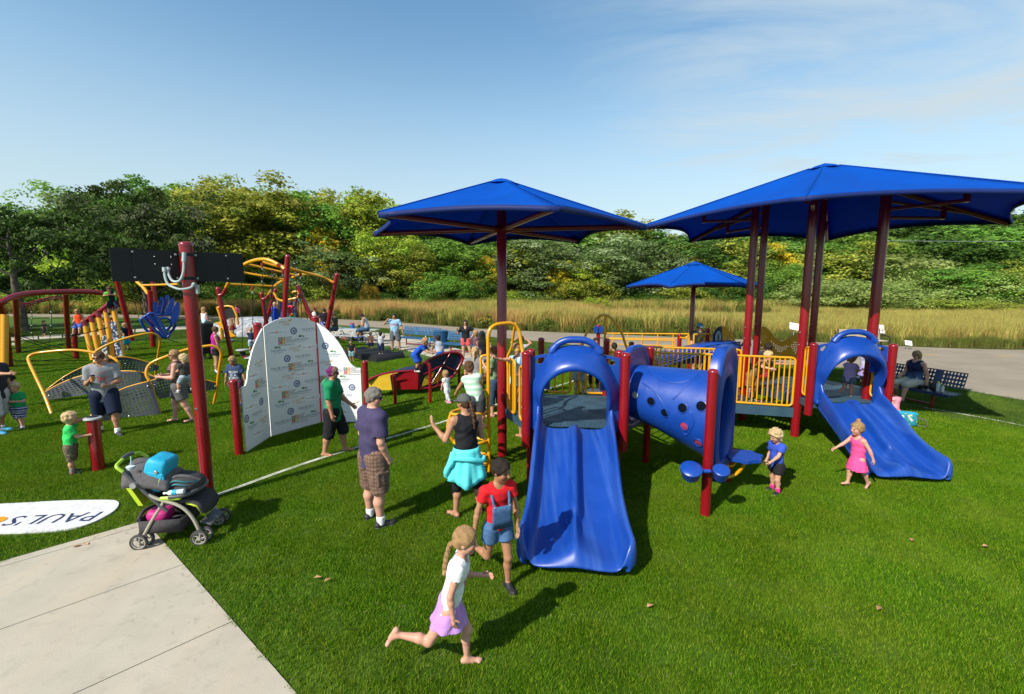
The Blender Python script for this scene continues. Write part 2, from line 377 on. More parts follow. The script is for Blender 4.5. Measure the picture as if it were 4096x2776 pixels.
near=gp([(4700,1720),(4096,1602),(3860,1560),(3640,1508),(3480,1480),(3200,1462),(2760,1440),(2500,1402),(2200,1370),(1980,1349),(1800,1334),(1560,1314),(1300,1298),(1000,1283),(500,1271),(0,1266)])
b=B();nfar=catmull(far,3);nnear=catmull(near[::-1],3)
b.sheet([[Vector((p.x,p.y,0.006)),Vector((q.x,q.y,0.006))]for p,q in zip([nfar[int(i*(len(nfar)-1)/39)]for i in range(40)],[nnear[int(i*(len(nnear)-1)/39)]for i in range(40)])])
path=struct("asphalt_path",b,ASPH)
for(a_,c_)in(((3640,1419),(3757,1421)),((3983,1424),(4058,1426)),((2040,1337),(2080,1339)),((1320,1287),(1350,1289)),((1700,1315),(1735,1317))):
 p,q=G(*a_),G(*c_);d=(q-p).normalized();n_=Vector((-d.y,d.x,0))*0.06
 b=B();b.add([v+Vector((0,0,0.011))for v in(p-n_,q-n_,q+n_,p+n_)],[(0,1,2,3)],False);b.obj("lane_mark",PAINTY,path)
wn=catmull(gp([(0,1366),(250,1352),(540,1330),(870,1313),(1150,1327),(1340,1347),(1500,1374),(1640,1404),(1830,1452),(2030,1494)]),6)
wf=catmull(gp([(0,1353),(250,1340),(540,1318),(870,1300),(1180,1308),(1420,1322),(1640,1348),(1800,1388),(1960,1432),(2110,1470)]),6)
side=thing("sidewalk",None,None);side["kind"]="structure"
ns=27
for i in range(ns):
 def at(l,t):
  x=t*(len(l)-1);k=min(int(x),len(l)-2);return l[k].lerp(l[k+1],x-k)
 t0,t1=i/ns+0.0012,(i+1)/ns-0.0012
 q=[at(wn,t0),at(wn,t1),at(wf,t1),at(wf,t0)]
 b=B();b.prism([Vector((p.x,p.y,0.0+0.004*((i*7)%3-1)*0.3))for p in q],(0,0,1),0.05);b.obj("slab",CONC,side)
pad=thing("concrete_pad",None,None);pad["kind"]="structure"
cA,cB,cL=G(580,2085),G(1205,2800),G(-60,2268)
e1=(cL-cA).normalized();e2=(cB-cA).normalized()
cB=cA+e2*5.2
def padpt(s_,t_):return cA+e1*s_+e2*t_
strips=[(0.0,0.145),(0.155,1.55),(1.56,2.95),(2.96,4.5)]
for(t0,t1)in strips:
 for(s0,s1)in((0.0,2.4),(2.41,4.9),(4.91,7.5)):
  b=B();P=[padpt(s0,t0),padpt(s1,t0),padpt(s1,t1),padpt(s0,t1)]
  P=[Vector((p.x,p.y,-0.012))for p in P];c_=sum(P,Vector())/4
  nn=1
  b.prism(P if(P[1]-P[0]).cross(P[3]-P[0]).z>0 else P[::-1],(0,0,1),0.05);b.obj("slab",CONC,pad)
def strip(name,pts,w_,m,z=0.020):
 P=catmull([Vector((p.x,p.y,z))for p in pts],6);L_,R_=[],[]
 for i,p in enumerate(P):
  d=P[min(i+1,len(P)-1)]-P[max(i-1,0)];n_=Vector((-d.y,d.x,0)).normalized()*w_/2
  j=RNG.uniform(-0.006,0.006);L_.append(p+n_*(1+j));R_.append(p-n_)
 b=B();b.sheet([[a_,c_]for a_,c_ in zip(R_,L_)]);return struct(name,b,m)
LINEPTS=gp([(848,1992),(1240,1850),(1600,1742),(1790,1684),(1960,1628),(2110,1582),(2230,1546),(2330,1512),(2380,1480),(2330,1462)])
strip("white_line",LINEPTS,0.088,LINE)
LINE2=gp([(3440,1572),(3580,1610),(3740,1640),(3900,1668),(4096,1706),(4300,1752)])
strip("white_line",LINE2,0.085,LINE)
LINE3=gp([(480,1552),(530,1545)])
strip("white_line",gp([(0,1386),(40,1384),(85,1366)]),0.5,LINE)
mpx=[(-420,2036),(0,2021),(250,2008),(430,2005),(468,2010),(476,2022),(462,2044),(420,2072),(360,2100),(300,2117),(180,2133),(0,2139),(-420,2150)]
mb=B();mb.prism([Vector((p.x,p.y,0.014))for p in catmull(gp(mpx),3,True)][::-1],(0,0,1),0.02)
mto=tag(mb.obj("lettered_mat",MATW),"white lettered mat set into the turf beside the concrete pad","mat")
tx0,tx1=G(416,2047,0.0215),G(70,2066,0.0215)
ux=(tx1-tx0).normalized();ux.z=0;ux.normalize();uy=Vector((ux.y,-ux.x,0))*-1
if uy.y>0:uy=-uy
wid=(tx1-tx0).length
V,Fc=text_mesh("PAUL'S",size=1.0,align='LEFT',spacing=1.0)
V[:,1]-=V[:,1].min();V[:,0]-=V[:,0].min();k=wid/V[:,0].max()
hgt=0.27/V[:,1].max()
b=B();b.add([tx0+ux*(v[0]*k)+uy*(v[1]*hgt)+Vector((0,0,0.006))for v in V],Fc,False);b.obj("lettering",INK_N,mto)
b=B();c0=tx1+ux*0.28+uy*0.10
b.add([c0+ux*(0.30*math.cos(a)*(1.0+0.25*math.cos(a)))+uy*(0.115*math.sin(a))+Vector((0,0,0.008))for a in np.linspace(0,2*math.pi,20,endpoint=False)],[tuple(range(20))],False)
for q in(-0.15,-0.02,0.1,0.22):
 a_=c0+ux*q*1.2+uy*0.13;e_=a_+uy*0.16+ux*0.06;b.add([a_-ux*.035+Vector((0,0,.008)),a_+ux*.035+Vector((0,0,.008)),e_+ux*.02+Vector((0,0,.008)),e_-ux*.02+Vector((0,0,.008))],[(0,1,2,3)],False)
b.obj("hand_mark",INK_O,mto)
V,Fc=text_mesh("PALS",size=1.0,align='LEFT',spacing=1.12);V[:,1]-=V[:,1].min();V[:,0]-=V[:,0].min()
b=B();s0=tx1+ux*0.66-Vector((0,0,0));b.add([s0+ux*(v[0]*k)+uy*(v[1]*hgt)+Vector((0,0,0.006))for v in V],Fc,False);b.obj("lettering",INK_N,mto)
# ------------------------------------------------------------------ blades: turf pile, tall meadow grass (geometry-node stuff)
def blades_mesh(name,n,area,h0,h1,wd,lean,cols,seg=1,disc=False):
 r=RNG.uniform(-area/2,area/2,(n,2))
 if disc:a=RNG.uniform(0,2*np.pi,n);q=np.sqrt(RNG.uniform(0,1,n))*area/2;r=np.stack([q*np.cos(a),q*np.sin(a)],1)
 hh=RNG.uniform(h0,h1,n);an=RNG.uniform(0,2*np.pi,n);le=RNG.uniform(0.1,1,n)*lean*hh;la=RNG.uniform(0,2*np.pi,n)
 dx,dy=np.cos(an)*wd/2,np.sin(an)*wd/2
 z=np.zeros(n)
 p0=np.stack([r[:,0]-dx,r[:,1]-dy,z],1);p1=np.stack([r[:,0]+dx,r[:,1]+dy,z],1)
 lx,ly=np.cos(la)*le,np.sin(la)*le
 if seg==1:
  p2=np.stack([r[:,0]+lx,r[:,1]+ly,hh],1);V=np.stack([p0,p1,p2],1).reshape(-1,3);Fq=np.arange(3*n).reshape(n,3);k=3
 else:
  m0=np.stack([r[:,0]-dx*.8+lx*.3,r[:,1]-dy*.8+ly*.3,hh*.6],1);m1=np.stack([r[:,0]+dx*.8+lx*.3,r[:,1]+dy*.8+ly*.3,hh*.6],1)
  p2=np.stack([r[:,0]+lx,r[:,1]+ly,hh*(1-0.15*lean)],1)
  V=np.stack([p0,p1,m0,m1,p2],1).reshape(-1,3);o=np.arange(n)[:,None]*5
  Fq=np.concatenate([o+np.array([[0,1,3]]),o+np.array([[0,3,2]]),o+np.array([[2,3,4]])]);k=5
 me=mkmesh(name,V,Fq,False)
 C=np.array(cols)[RNG.integers(0,len(cols),n)]*RNG.uniform(0.75,1.25,(n,1));C=np.repeat(C,k,0)
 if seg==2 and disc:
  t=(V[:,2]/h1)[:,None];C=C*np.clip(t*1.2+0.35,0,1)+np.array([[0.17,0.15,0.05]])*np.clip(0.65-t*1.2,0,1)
 at_=me.color_attributes.new("Col",'FLOAT_COLOR','POINT');at_.data.foreach_set("color",np.hstack([C,np.ones((len(C),1))]).astype(np.float32).ravel())
 return me
def scatter(name,src,pts,rotz,scl,label=None,cat=None):
 me=bpy.data.meshes.new(name);me.vertices.add(len(pts));me.vertices.foreach_set("co",np.asarray(pts,dtype=np.float32).ravel())
 a1=me.attributes.new("rz",'FLOAT','POINT');a1.data.foreach_set("value",np.asarray(rotz,dtype=np.float32))
 a2=me.attributes.new("sc",'FLOAT','POINT');a2.data.foreach_set("value",np.asarray(scl,dtype=np.float32));me.update()
 ob=bpy.data.objects.new(name,me);COL.objects.link(ob);ob["kind"]="stuff"
 if label:ob["label"]=label;ob["category"]=cat
 ng=bpy.data.node_groups.new(name,'GeometryNodeTree');ng.interface.new_socket("Geometry",in_out='INPUT',socket_type='NodeSocketGeometry');ng.interface.new_socket("Geometry",in_out='OUTPUT',socket_type='NodeSocketGeometry')
 gi=ng.nodes.new('NodeGroupInput');go=ng.nodes.new('NodeGroupOutput');ip=ng.nodes.new('GeometryNodeInstanceOnPoints')
 oi=ng.nodes.new('GeometryNodeObjectInfo');oi.inputs[0].default_value=src;oi.transform_space='ORIGINAL'
 nr=ng.nodes.new('GeometryNodeInputNamedAttribute');nr.data_type='FLOAT';nr.inputs[0].default_value="rz"
 nsx=ng.nodes.new('GeometryNodeInputNamedAttribute');nsx.data_type='FLOAT';nsx.inputs[0].default_value="sc"
 cx_=ng.nodes.new('ShaderNodeCombineXYZ');K=ng.links.new
 K(gi.outputs[0],ip.inputs['Points']);K(oi.outputs['Geometry'],ip.inputs['Instance'])
 K([o_ for o_ in nr.outputs if o_.enabled][0],cx_.inputs[2]);K(cx_.outputs[0],ip.inputs['Rotation'])
 K([o_ for o_ in nsx.outputs if o_.enabled][0],ip.inputs['Scale']);K(ip.outputs[0],go.inputs[0])
 md=ob.modifiers.new("scatter",'NODES');md.node_group=ng
 return ob
def source(name,me,m):
 me.materials.append(m);o=bpy.data.objects.new(name,me);COL.objects.link(o);o.hide_render=True;o.hide_viewport=False;o.location=(0,-40,-5);o["kind"]="helper";return o
BLADE=mat("turf_blade",(0.1,0.1,0.1),0.7,0.10,0.0,attr=True,trans=0.25,obj_var=0.10,hue=0.01)
turfcols=[(0.080,0.198,0.002),(0.058,0.152,0.002),(0.132,0.262,0.004),(0.022,0.064,0.001),(0.26,0.36,0.025),(0.044,0.120,0.001)]
def ground_patches(m,lo_col,hi):
 nt=m.node_tree;N=nt.nodes;L=nt.links;p=N["Principled BSDF"];old=p.inputs['Base Color'].links[0].from_socket
 ge=N.new("ShaderNodeNewGeometry");nz=N.new("ShaderNodeTexNoise");nz.inputs['Scale'].default_value=1.1;nz.inputs['Detail'].default_value=6;nz.inputs['Roughness'].default_value=0.65;L.new(ge.outputs['Position'],nz.inputs['Vector'])
 mr=N.new("ShaderNodeMapRange");mr.inputs[1].default_value=0.46;mr.inputs[2].default_value=0.74;mr.inputs[4].default_value=hi;L.new(nz.outputs[0],mr.inputs[0])
 mi=N.new("ShaderNodeMix");mi.data_type='RGBA';L.new(mr.outputs[0],mi.inputs[0]);L.new(old,mi.inputs[6]);mi.inputs[7].default_value=(*lo_col,1);L.new(mi.outputs[2],p.inputs['Base Color'])
 for l in list(L):
  if l.from_socket==old and l.to_node.type=='BSDF_TRANSLUCENT':L.new(mi.outputs[2],l.to_socket)
ground_patches(BLADE,(0.24,0.32,0.03),0.42)
tileA=source("turf_tile",blades_mesh("turf_tile",4300,0.78,0.020,0.044,0.0042,0.75,turfcols,disc=True),BLADE)
tileB=source("turf_tile_coarse",blades_mesh("turf_tile_coarse",4300,1.5,0.022,0.046,0.0105,0.75,turfcols,disc=True),BLADE)
def inpoly(x,y,P):
 c_=False;j=len(P)-1
 for i in range(len(P)):
  if(P[i][1]>y)!=(P[j][1]>y)and x<(P[j][0]-P[i][0])*(y-P[i][1])/(P[j][1]-P[i][1])+P[i][0]:c_=not c_
  j=i
 return c_
padpoly=[padpt(0,0),padpt(9,0),padpt(9,6),padpt(0,6)]
matpoly=[(p.x,p.y)for p in gp(mpx)]
def clear(x,y,rad):
 for dx in(-rad,0,rad):
  for dy in(-rad,0,rad):
   if inpoly(x+dx,y+dy,padpoly)or inpoly(x+dx,y+dy,matpoly)or not inpoly(x+dx,y+dy,turf_pts):return False
 return True
ptsA,ptsB,pe=[],[],[]
for i in np.arange(-16,14,0.48):
 for j in np.arange(0.6,10.6,0.48):
  x,y=i+RNG.uniform(-.07,.07),j+RNG.uniform(-.07,.07)
  if abs(x)>1.18*y+3.4:continue
  if clear(x,y,0.40):
   if y<9.2 or RNG.random()<(10.6-y)/1.4:ptsA.append((x,y,0))
  else:
   for a_ in range(5):
    for c_ in range(5):
     X,Y_=i-0.19+0.096*a_,j-0.19+0.096*c_
     if clear(X,Y_,0.012):pe.append((X,Y_,0))
for i in np.arange(-28,26,0.95):
 for j in np.arange(8.4,26,0.9):
  x,y=i+RNG.uniform(-.25,.25),j+RNG.uniform(-.25,.25)
  if abs(x)>1.18*y+3 or not clear(x,y,0.6):continue
  if y>8.4:ptsB.append((x,y,0))
tileE=source("turf_tuft",blades_mesh("turf_tuft",110,0.115,0.018,0.046,0.0042,0.8,turfcols,disc=False),BLADE)
q4=lambda n:RNG.uniform(0,6.28,n)
scatter("turf_pile",tileA,ptsA,q4(len(ptsA)),RNG.uniform(0.95,1.06,len(ptsA)),"short green synthetic turf pile across the playground","turf")
scatter("turf_pile",tileB,ptsB,q4(len(ptsB)),RNG.uniform(0.95,1.06,len(ptsB)),"green synthetic turf pile in the rear of the playground","turf")
scatter("turf_pile",tileE,pe,q4(len(pe)),RNG.uniform(0.95,1.1,len(pe)),"turf fringe along the edges of concrete pad and mat","turf")
GRASS=mat("meadow_blade",(0.1,0.1,0.1),0.75,0.2,0.0,attr=True,trans=0.35,obj_var=0.22,hue=0.012)
tan=[(0.58,0.42,0.13),(0.52,0.37,0.11),(0.60,0.46,0.16),(0.42,0.36,0.08),(0.26,0.27,0.05),(0.22,0.26,0.045)]
rust=[(0.52,0.30,0.11),(0.56,0.36,0.14),(0.44,0.26,0.08),(0.48,0.37,0.12)]
grn=[(0.13,0.17,0.03),(0.16,0.19,0.035),(0.20,0.21,0.04),(0.09,0.13,0.02)]
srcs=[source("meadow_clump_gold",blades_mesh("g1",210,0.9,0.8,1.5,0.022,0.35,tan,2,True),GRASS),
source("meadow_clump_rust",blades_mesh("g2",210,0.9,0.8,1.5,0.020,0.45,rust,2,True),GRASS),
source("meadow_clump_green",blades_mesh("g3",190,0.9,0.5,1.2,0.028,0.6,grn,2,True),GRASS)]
flat("meadow",[(p.x,p.y+0.5)for p in nfar]+[(140,16),(200,120),(-200,120)],0.0,MEADG)
farl=[(p.x,p.y)for p in nfar]
def fary(x):
 for(x0,y0),(x1,y1)in zip(farl,farl[1:]):
  if x0<=x<=x1:return y0+(y1-y0)*(x-x0)/(x1-x0)
 return farl[-1][1]if x>farl[-1][0]else farl[0][1]
P3=[[],[],[]];S3=[[],[],[]]
def pnoise(x,y,s_):return math.sin(x*s_+1.3*math.sin(y*s_*0.7))*math.sin(y*s_*1.3+0.7*math.sin(x*s_*0.5+2))
k=0
while k<15000:
 y=22+50*RNG.random()**1.35;x=RNG.uniform(-1.25,1.25)*y
 fy=fary(x)
 if y<fy+0.5:continue
 k+=1
 d=y-fy;nv=pnoise(x,y,0.13)+RNG.normal()*0.35;s_=RNG.uniform(0.85,1.3)
 pond=9<x<28 and 46<y<50.5+0.1*x
 if pond:continue
 if 7<x<30 and 36<y<=46:s_*=0.62
 if d<1.1:t=2;s_*=0.30+0.25*d
 elif y>50 and nv>-0.2:t=2 if RNG.random()<0.5 else 0;s_*=1.1
 elif x>14:t=0 if nv>-0.75 else 2;s_*=0.75
 else:t=1 if nv>0.15 else(0 if nv>-0.55 else 2)
 if x<-6 and t!=2 and RNG.random()<0.75:t=1
 P3[t].append((x,y,0));S3[t].append(s_)
for t,nm,lb in((0,"meadow_grass","golden dry tall grass of the meadow behind the trail"),(1,"meadow_grass","rust-brown tall grass of the meadow behind the trail"),(2,"meadow_grass","green tall grass along the trail and in the meadow")):
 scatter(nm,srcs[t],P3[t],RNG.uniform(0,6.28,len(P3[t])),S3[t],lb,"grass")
WATER=mat("pond_water",(0.02,0.025,0.02),0.08,0.5,0.0)
flat("pond_water",[(9,46),(28,46),(29,53),(9.5,51)],0.03,WATER)
lawnsrc=source("lawn_tuft",blades_mesh("lawn_tuft",420,1.1,0.03,0.09,0.014,0.7,[(0.06,0.125,0.016),(0.08,0.15,0.02),(0.10,0.14,0.03),(0.045,0.095,0.012)]),BLADE)
asphpoly=[(p.x,p.y)for p in nfar]+[(p.x,p.y)for p in nnear[::-1]];walkpoly=[(p.x,p.y)for p in wn]+[(p.x,p.y)for p in wf[::-1]]
PL=[]
while len(PL)<3000:
 y=5+29*RNG.random();x=RNG.uniform(-1.3,1.35)*y+RNG.uniform(0,5)
 if inpoly(x,y,turf_pts)or y>fary(x)-0.1:continue
 if any(inpoly(x+dx,y+dy,asphpoly)or inpoly(x+dx,y+dy,walkpoly)for dx in(-.5,0,.5)for dy in(-.5,0,.5)):continue
 PL.append((x,y,-0.02))
scatter("lawn_grass",lawnsrc,PL,RNG.uniform(0,6.28,len(PL)),RNG.uniform(0.8,1.2,len(PL)),"mown green lawn between playground and trail","grass")
def leafclump(name,n,rx,rz,leaf,cols,nfl=0,fcol=(0.6,0.42,0.03)):
 V,Fq,C=[],[],[]
 for i in range(n):
  a=RNG.uniform(0,6.28);q=math.sqrt(RNG.random())*rx;z=RNG.random()**0.7*rz*(1-0.5*(q/rx)**2)
  c_=np.array([q*math.cos(a),q*math.sin(a),z]);u=RNG.normal(size=3);u/=np.linalg.norm(u);v=np.cross(u,RNG.normal(size=3));v/=np.linalg.norm(v)
  fl=i<nfl;l=leaf*(0.6 if fl else RNG.uniform(0.7,1.3))
  if fl:c_[2]=rz*RNG.uniform(0.75,1.08)*(1-0.4*(q/rx)**2)
  o=len(V);V+=[c_-u*l,c_+v*l*0.45,c_+u*l,c_-v*l*0.45];Fq.append((o,o+1,o+2,o+3))
  cc=np.array(fcol if fl else cols[RNG.integers(0,len(cols))])*RNG.uniform(0.8,1.2);C+=[cc]*4
 me=mkmesh(name,np.array(V),np.array(Fq),False)
 at_=me.color_attributes.new("Col",'FLOAT_COLOR','POINT');at_.data.foreach_set("color",np.hstack([np.array(C),np.ones((len(C),1))]).astype(np.float32).ravel())
 return me
weed=[source("weed_clump",leafclump("weed_clump",420,0.75,0.95,0.085,[(0.12,0.17,0.03),(0.16,0.20,0.03),(0.08,0.13,0.02),(0.25,0.24,0.05)],60),GRASS),
source("weed_clump_dark",leafclump("weed_clump_dark",420,0.8,1.0,0.10,[(0.06,0.11,0.015),(0.09,0.14,0.02),(0.05,0.09,0.012)],12),GRASS)]
PW=[[],[]]
for k in range(230):
 x=RNG.uniform(14,44);d=RNG.uniform(1.4,7.5)
 PW[0 if RNG.random()<0.72 else 1].append((x,fary(x)+d,0))
for k in range(34):
 x=RNG.uniform(-24,14);d=RNG.uniform(1.0,3.4);PW[0 if RNG.random()<0.5 else 1].append((x,fary(x)+d,0))
scatter("weeds",weed[0],PW[0],RNG.uniform(0,6.28,len(PW[0])),RNG.uniform(0.55,1.1,len(PW[0])),"leafy weeds with yellow flowers along the trail edge","weeds")
scatter("weeds",weed[1],PW[1],RNG.uniform(0,6.28,len(PW[1])),RNG.uniform(0.55,1.1,len(PW[1])),"dark leafy weeds among the trail-edge grasses","weeds")
# ------------------------------------------------------------------ trees
LEAF=mat("tree_leaf",(0.1,0.1,0.1),0.6,0.16,0.0,attr=True,trans=0.38,obj_var=0.16,hue=0.012)
BARK=mat("tree_bark",(0.10,0.085,0.065),0.9,0.2,0.3,3,bump=0.6,bscale=12)
BARKP=mat("pale_bark",(0.24,0.22,0.19),0.9,0.2,0.3,3,bump=0.6,bscale=12)
def crown(name,rx,ry,h0,h1,ncl,nleaf,leaf,cols,lob=0.3,open_=0.0,droop=0.0,clr=0.2,seed=0):
 r=np.random.default_rng(seed);ctr=np.array([0,0,(h0+h1)/2]);rz=(h1-h0)/2;V=[];C=[]
 ph=r.uniform(0,6.28,6)
 for i in range(ncl):
  u=r.normal(size=3);u/=np.linalg.norm(u)
  if u[2]<-0.75:u[2]*=-0.5;u/=np.linalg.norm(u)
  az=math.atan2(u[1],u[0]);q=1+lob*0.5*math.sin(2*az+ph[0]+3*u[2])+lob*0.4*math.sin(5*az+ph[1]+4*u[2]+ph[2])+lob*0.2*r.normal()
  rad=(0.45+0.55*r.random()**0.35)*max(0.45,q)
  cc=ctr+u*np.array([rx,ry,rz])*rad*(1-clr*0.6)
  cr=clr*min(rx,rz)*r.uniform(0.6,1.35)
  base=np.array(cols[r.integers(0,len(cols))])*r.uniform(0.72,1.2)
  n=int(nleaf*r.uniform(0.6,1.3))
  d=r.normal(size=(n,3));d[:,2]+=0.25;d+=u*0.35;d/=np.linalg.norm(d,axis=1,keepdims=True)
  P=cc+d*cr*(r.random((n,1))**0.4)*np.array([1.15,1.15,0.75]);P[:,2]-=droop*(r.random(n))*cr
  nn=d*0.9+r.normal(size=(n,3))*0.45;nn[:,2]+=0.25;nn/=np.linalg.norm(nn,axis=1,keepdims=True)
  t=np.cross(nn,r.normal(size=(n,3)));t/=np.linalg.norm(t,axis=1,keepdims=True)+1e-9;b_=np.cross(nn,t)
  l=leaf*r.uniform(0.6,1.3,(n,1))
  V.append(np.stack([P-t*l,P+b_*l*0.55,P+t*l,P-b_*l*0.55],1).reshape(-1,3))
  C.append(np.repeat(np.clip(base*r.uniform(0.75,1.25,(n,1)),0,1),4,0))
 V=np.concatenate(V);C=np.concatenate(C);me=mkmesh(name,V,np.arange(len(V)).reshape(-1,4),False)
 at_=me.color_attributes.new("Col",'FLOAT_COLOR','POINT');at_.data.foreach_set("color",np.hstack([C,np.ones((len(C),1))]).astype(np.float32).ravel())
 me.materials.append(LEAF);return me
def trunkmesh(name,h,r0,rx,nl=7,seed=0,start=0.3,m=None):
 r=np.random.default_rng(seed);b=B()
 pts=[Vector((r.normal()*.02*h*i/5,r.normal()*.02*h*i/5,h*0.88*i/5))for i in range(6)]
 b.tube(catmull(pts,3),[max(0.03,r0*(1.25 if i==0 else 1)*(1-0.93*i/15))for i in range(16)],8)
 for k in range(nl):
  t=start+(0.85-start)*(k+r.random())/nl;i=t*0.99*5;p=pts[int(i)].lerp(pts[min(int(i)+1,5)],i%1);a=r.uniform(0,6.28);ln=rx*r.uniform(0.5,0.95)*(1.1-0.5*t)
  e=p+Vector((math.cos(a)*ln,math.sin(a)*ln,ln*r.uniform(0.35,0.9)));m_=p.lerp(e,0.5)+Vector((0,0,-0.08*ln))
  rr=r0*0.42*(1-0.6*t);b.tube(catmull([p,m_,e],3),[rr*(1-0.85*i/6)for i in range(7)],6)
  for s_ in range(2):
   e2=e+Vector((r.normal()*.3,r.normal()*.3,r.random()*.4))*ln;b.tube([m_.lerp(e,.3),e2],[rr*.4,.02],5)
 me=mkmesh(name,np.array(b.v),b.f,b.sm);me.materials.append(m or BARK);return me
TCOL=dict(
dark=[(0.077,0.160,0.026),(0.102,0.200,0.031),(0.061,0.135,0.023)],
mid=[(0.159,0.297,0.040),(0.204,0.346,0.044),(0.122,0.245,0.032)],
olive=[(0.278,0.330,0.041),(0.339,0.383,0.048),(0.207,0.264,0.037),(0.388,0.396,0.062)],
bright=[(0.290,0.399,0.037),(0.378,0.459,0.043),(0.223,0.339,0.037)],
yellow=[(0.550,0.439,0.028),(0.420,0.369,0.031),(0.646,0.474,0.028)],
orange=[(0.550,0.334,0.031),(0.452,0.299,0.035),(0.355,0.281,0.042)],
silver=[(0.172,0.244,0.083),(0.132,0.200,0.050),(0.287,0.362,0.165),(0.103,0.169,0.039)],
pale=[(0.283,0.374,0.095),(0.344,0.418,0.120),(0.223,0.307,0.068)])
PROTO={}
def proto(kind):
 if kind in PROTO:return PROTO[kind]
 form,colr=kind.split('_');c_=TCOL[colr];sd=abs(sum(ord(x)*(i+3)for i,x in enumerate(kind)))%9999
 S=12.0
 if form=='round':cm=crown(kind,4.4,4.4,0.6,12.0,135,100,0.165,c_,0.32,clr=0.24,seed=sd);tm=trunkmesh(kind+'t',12,0.26,4.2,7,sd)
 elif form=='tall':cm=crown(kind,3.4,3.4,2.0,12.0,130,95,0.15,c_,0.30,clr=0.24,seed=sd);tm=trunkmesh(kind+'t',12,0.22,3.4,9,sd,0.22,BARKP)
 elif form=='wispy':cm=crown(kind,4.4,4.4,3.0,12.0,90,75,0.15,c_,0.38,clr=0.21,seed=sd);tm=trunkmesh(kind+'t',12,0.25,4.6,10,sd,0.25)
 elif form=='bush':cm=crown(kind,6.0,6.0,-1.0,12.0,130,100,0.175,c_,0.3,droop=0.5,clr=0.24,seed=sd);tm=trunkmesh(kind+'t',9,0.2,4.5,8,sd,0.08)
 PROTO[kind]=(cm,tm,S);return PROTO[kind]
TREEDESC=dict(dark="dark green",mid="mid-green",olive="olive-green",bright="yellowish-green",yellow="golden-yellow",orange="orange-tinted",silver="silvery-green",pale="pale grey-green")
ORD=["first","second","third","fourth","fifth","sixth","seventh","eighth","ninth","tenth","eleventh","twelfth","thirteenth","fourteenth","fifteenth","sixteenth","seventeenth","eighteenth","nineteenth","twentieth"]+["twenty-"+q for q in("first","second","third","fourth","fifth","sixth","seventh","eighth","ninth")]
TL=[]
def tree(px,top,depth,wpx,kind):TL.append((px,top,depth,wpx,kind))
for px,top,k in[(-150,800,'round_mid'),(40,900,'round_mid'),(330,800,'wispy_olive'),(520,735,'round_mid'),(700,715,'tall_mid'),(860,725,'tall_olive'),(1010,735,'tall_olive'),(1180,745,'tall_mid'),(1330,770,'tall_olive'),(1480,775,'tall_bright'),(1620,830,'tall_mid'),(1780,880,'round_dark'),(1960,900,'round_mid'),(2140,915,'round_dark'),(2300,905,'round_mid'),(2470,850,'tall_olive'),(2640,905,'round_dark'),(2810,915,'round_olive'),(2980,925,'round_mid'),(3140,900,'round_dark'),(3300,880,'round_mid'),(3470,860,'round_dark'),(3650,850,'round_dark'),(3820,840,'round_mid'),(4000,835,'round_dark'),(4200,830,'round_dark'),(-420,790,'round_dark')]:
 tree(px,top,92+6*math.sin(px),430 if 'round' in k else 330,k)
for px,top,d,wp,k in[
(230,760,66,400,'wispy_mid'),(330,905,62,330,'bush_bright'),(430,985,60,260,'bush_olive'),(590,760,58,420,'round_dark'),(760,880,66,330,'round_dark'),
(930,760,62,420,'tall_olive'),(1110,740,64,400,'tall_olive'),(1260,770,66,330,'tall_mid'),(1290,900,62,200,'tall_yellow'),(1400,790,68,300,'tall_olive'),(1470,765,70,300,'tall_bright'),
(1330,980,58,330,'wispy_silver'),(1470,1125,57,110,'bush_orange'),(1560,905,62,330,'wispy_bright'),(1620,990,60,260,'tall_olive'),(1760,930,68,380,'round_mid'),(1870,960,64,330,'round_mid'),
(1950,1020,60,120,'tall_yellow'),(2040,970,66,330,'round_olive'),(2160,950,64,400,'round_silver'),(2210,1040,60,280,'round_silver'),(2250,1035,58,150,'tall_yellow'),(2345,1040,58,190,'tall_bright'),(2420,1000,60,330,'round_silver'),(2500,940,66,400,'round_silver'),
(2590,1000,62,330,'bush_silver'),(2740,1005,66,190,'tall_orange'),(2640,1060,62,170,'tall_yellow'),(2860,960,68,360,'round_dark'),(2900,1060,62,240,'tall_olive'),(2915,1075,60,90,'tall_yellow'),(3010,950,66,300,'tall_olive'),(3080,965,64,240,'tall_yellow'),
(3180,960,66,330,'round_mid'),(3140,1040,58,230,'bush_mid'),(3330,960,64,360,'round_olive'),(3480,930,70,400,'round_mid'),(3330,1100,50,380,'bush_pale'),(3500,1110,48,380,'bush_pale'),(3620,1010,60,400,'round_pale'),(3560,1030,64,260,'bush_orange'),
(3720,1050,56,330,'bush_pale'),(3850,1060,54,330,'round_mid'),(3700,1180,46,330,'bush_olive'),(3960,1080,52,330,'bush_pale'),(4090,1040,52,380,'bush_olive'),(3900,1190,45,300,'bush_olive'),(3760,930,74,420,'round_dark'),(3960,900,78,460,'round_mid'),(4130,900,78,460,'round_dark')]:
 tree(px,top,d,wp,k)
rb=random.Random(3)
for i in range(44):
 px=-150+i*100+rb.uniform(-30,30);tree(px,rb.uniform(1020,1110),rb.uniform(76,84),rb.uniform(260,360),'bush_'+rb.choice(['dark','mid','dark','olive']))
for i in range(34):
 px=-100+i*100+rb.uniform(-30,30)
 if px>3200:break
 tree(px,rb.uniform(1085,1165),rb.uniform(57,60),rb.uniform(150,260),'bush_'+rb.choice(['dark','mid','olive','mid','dark','olive','bright']))
TL.sort(key=lambda t:t[0])
cnt={}
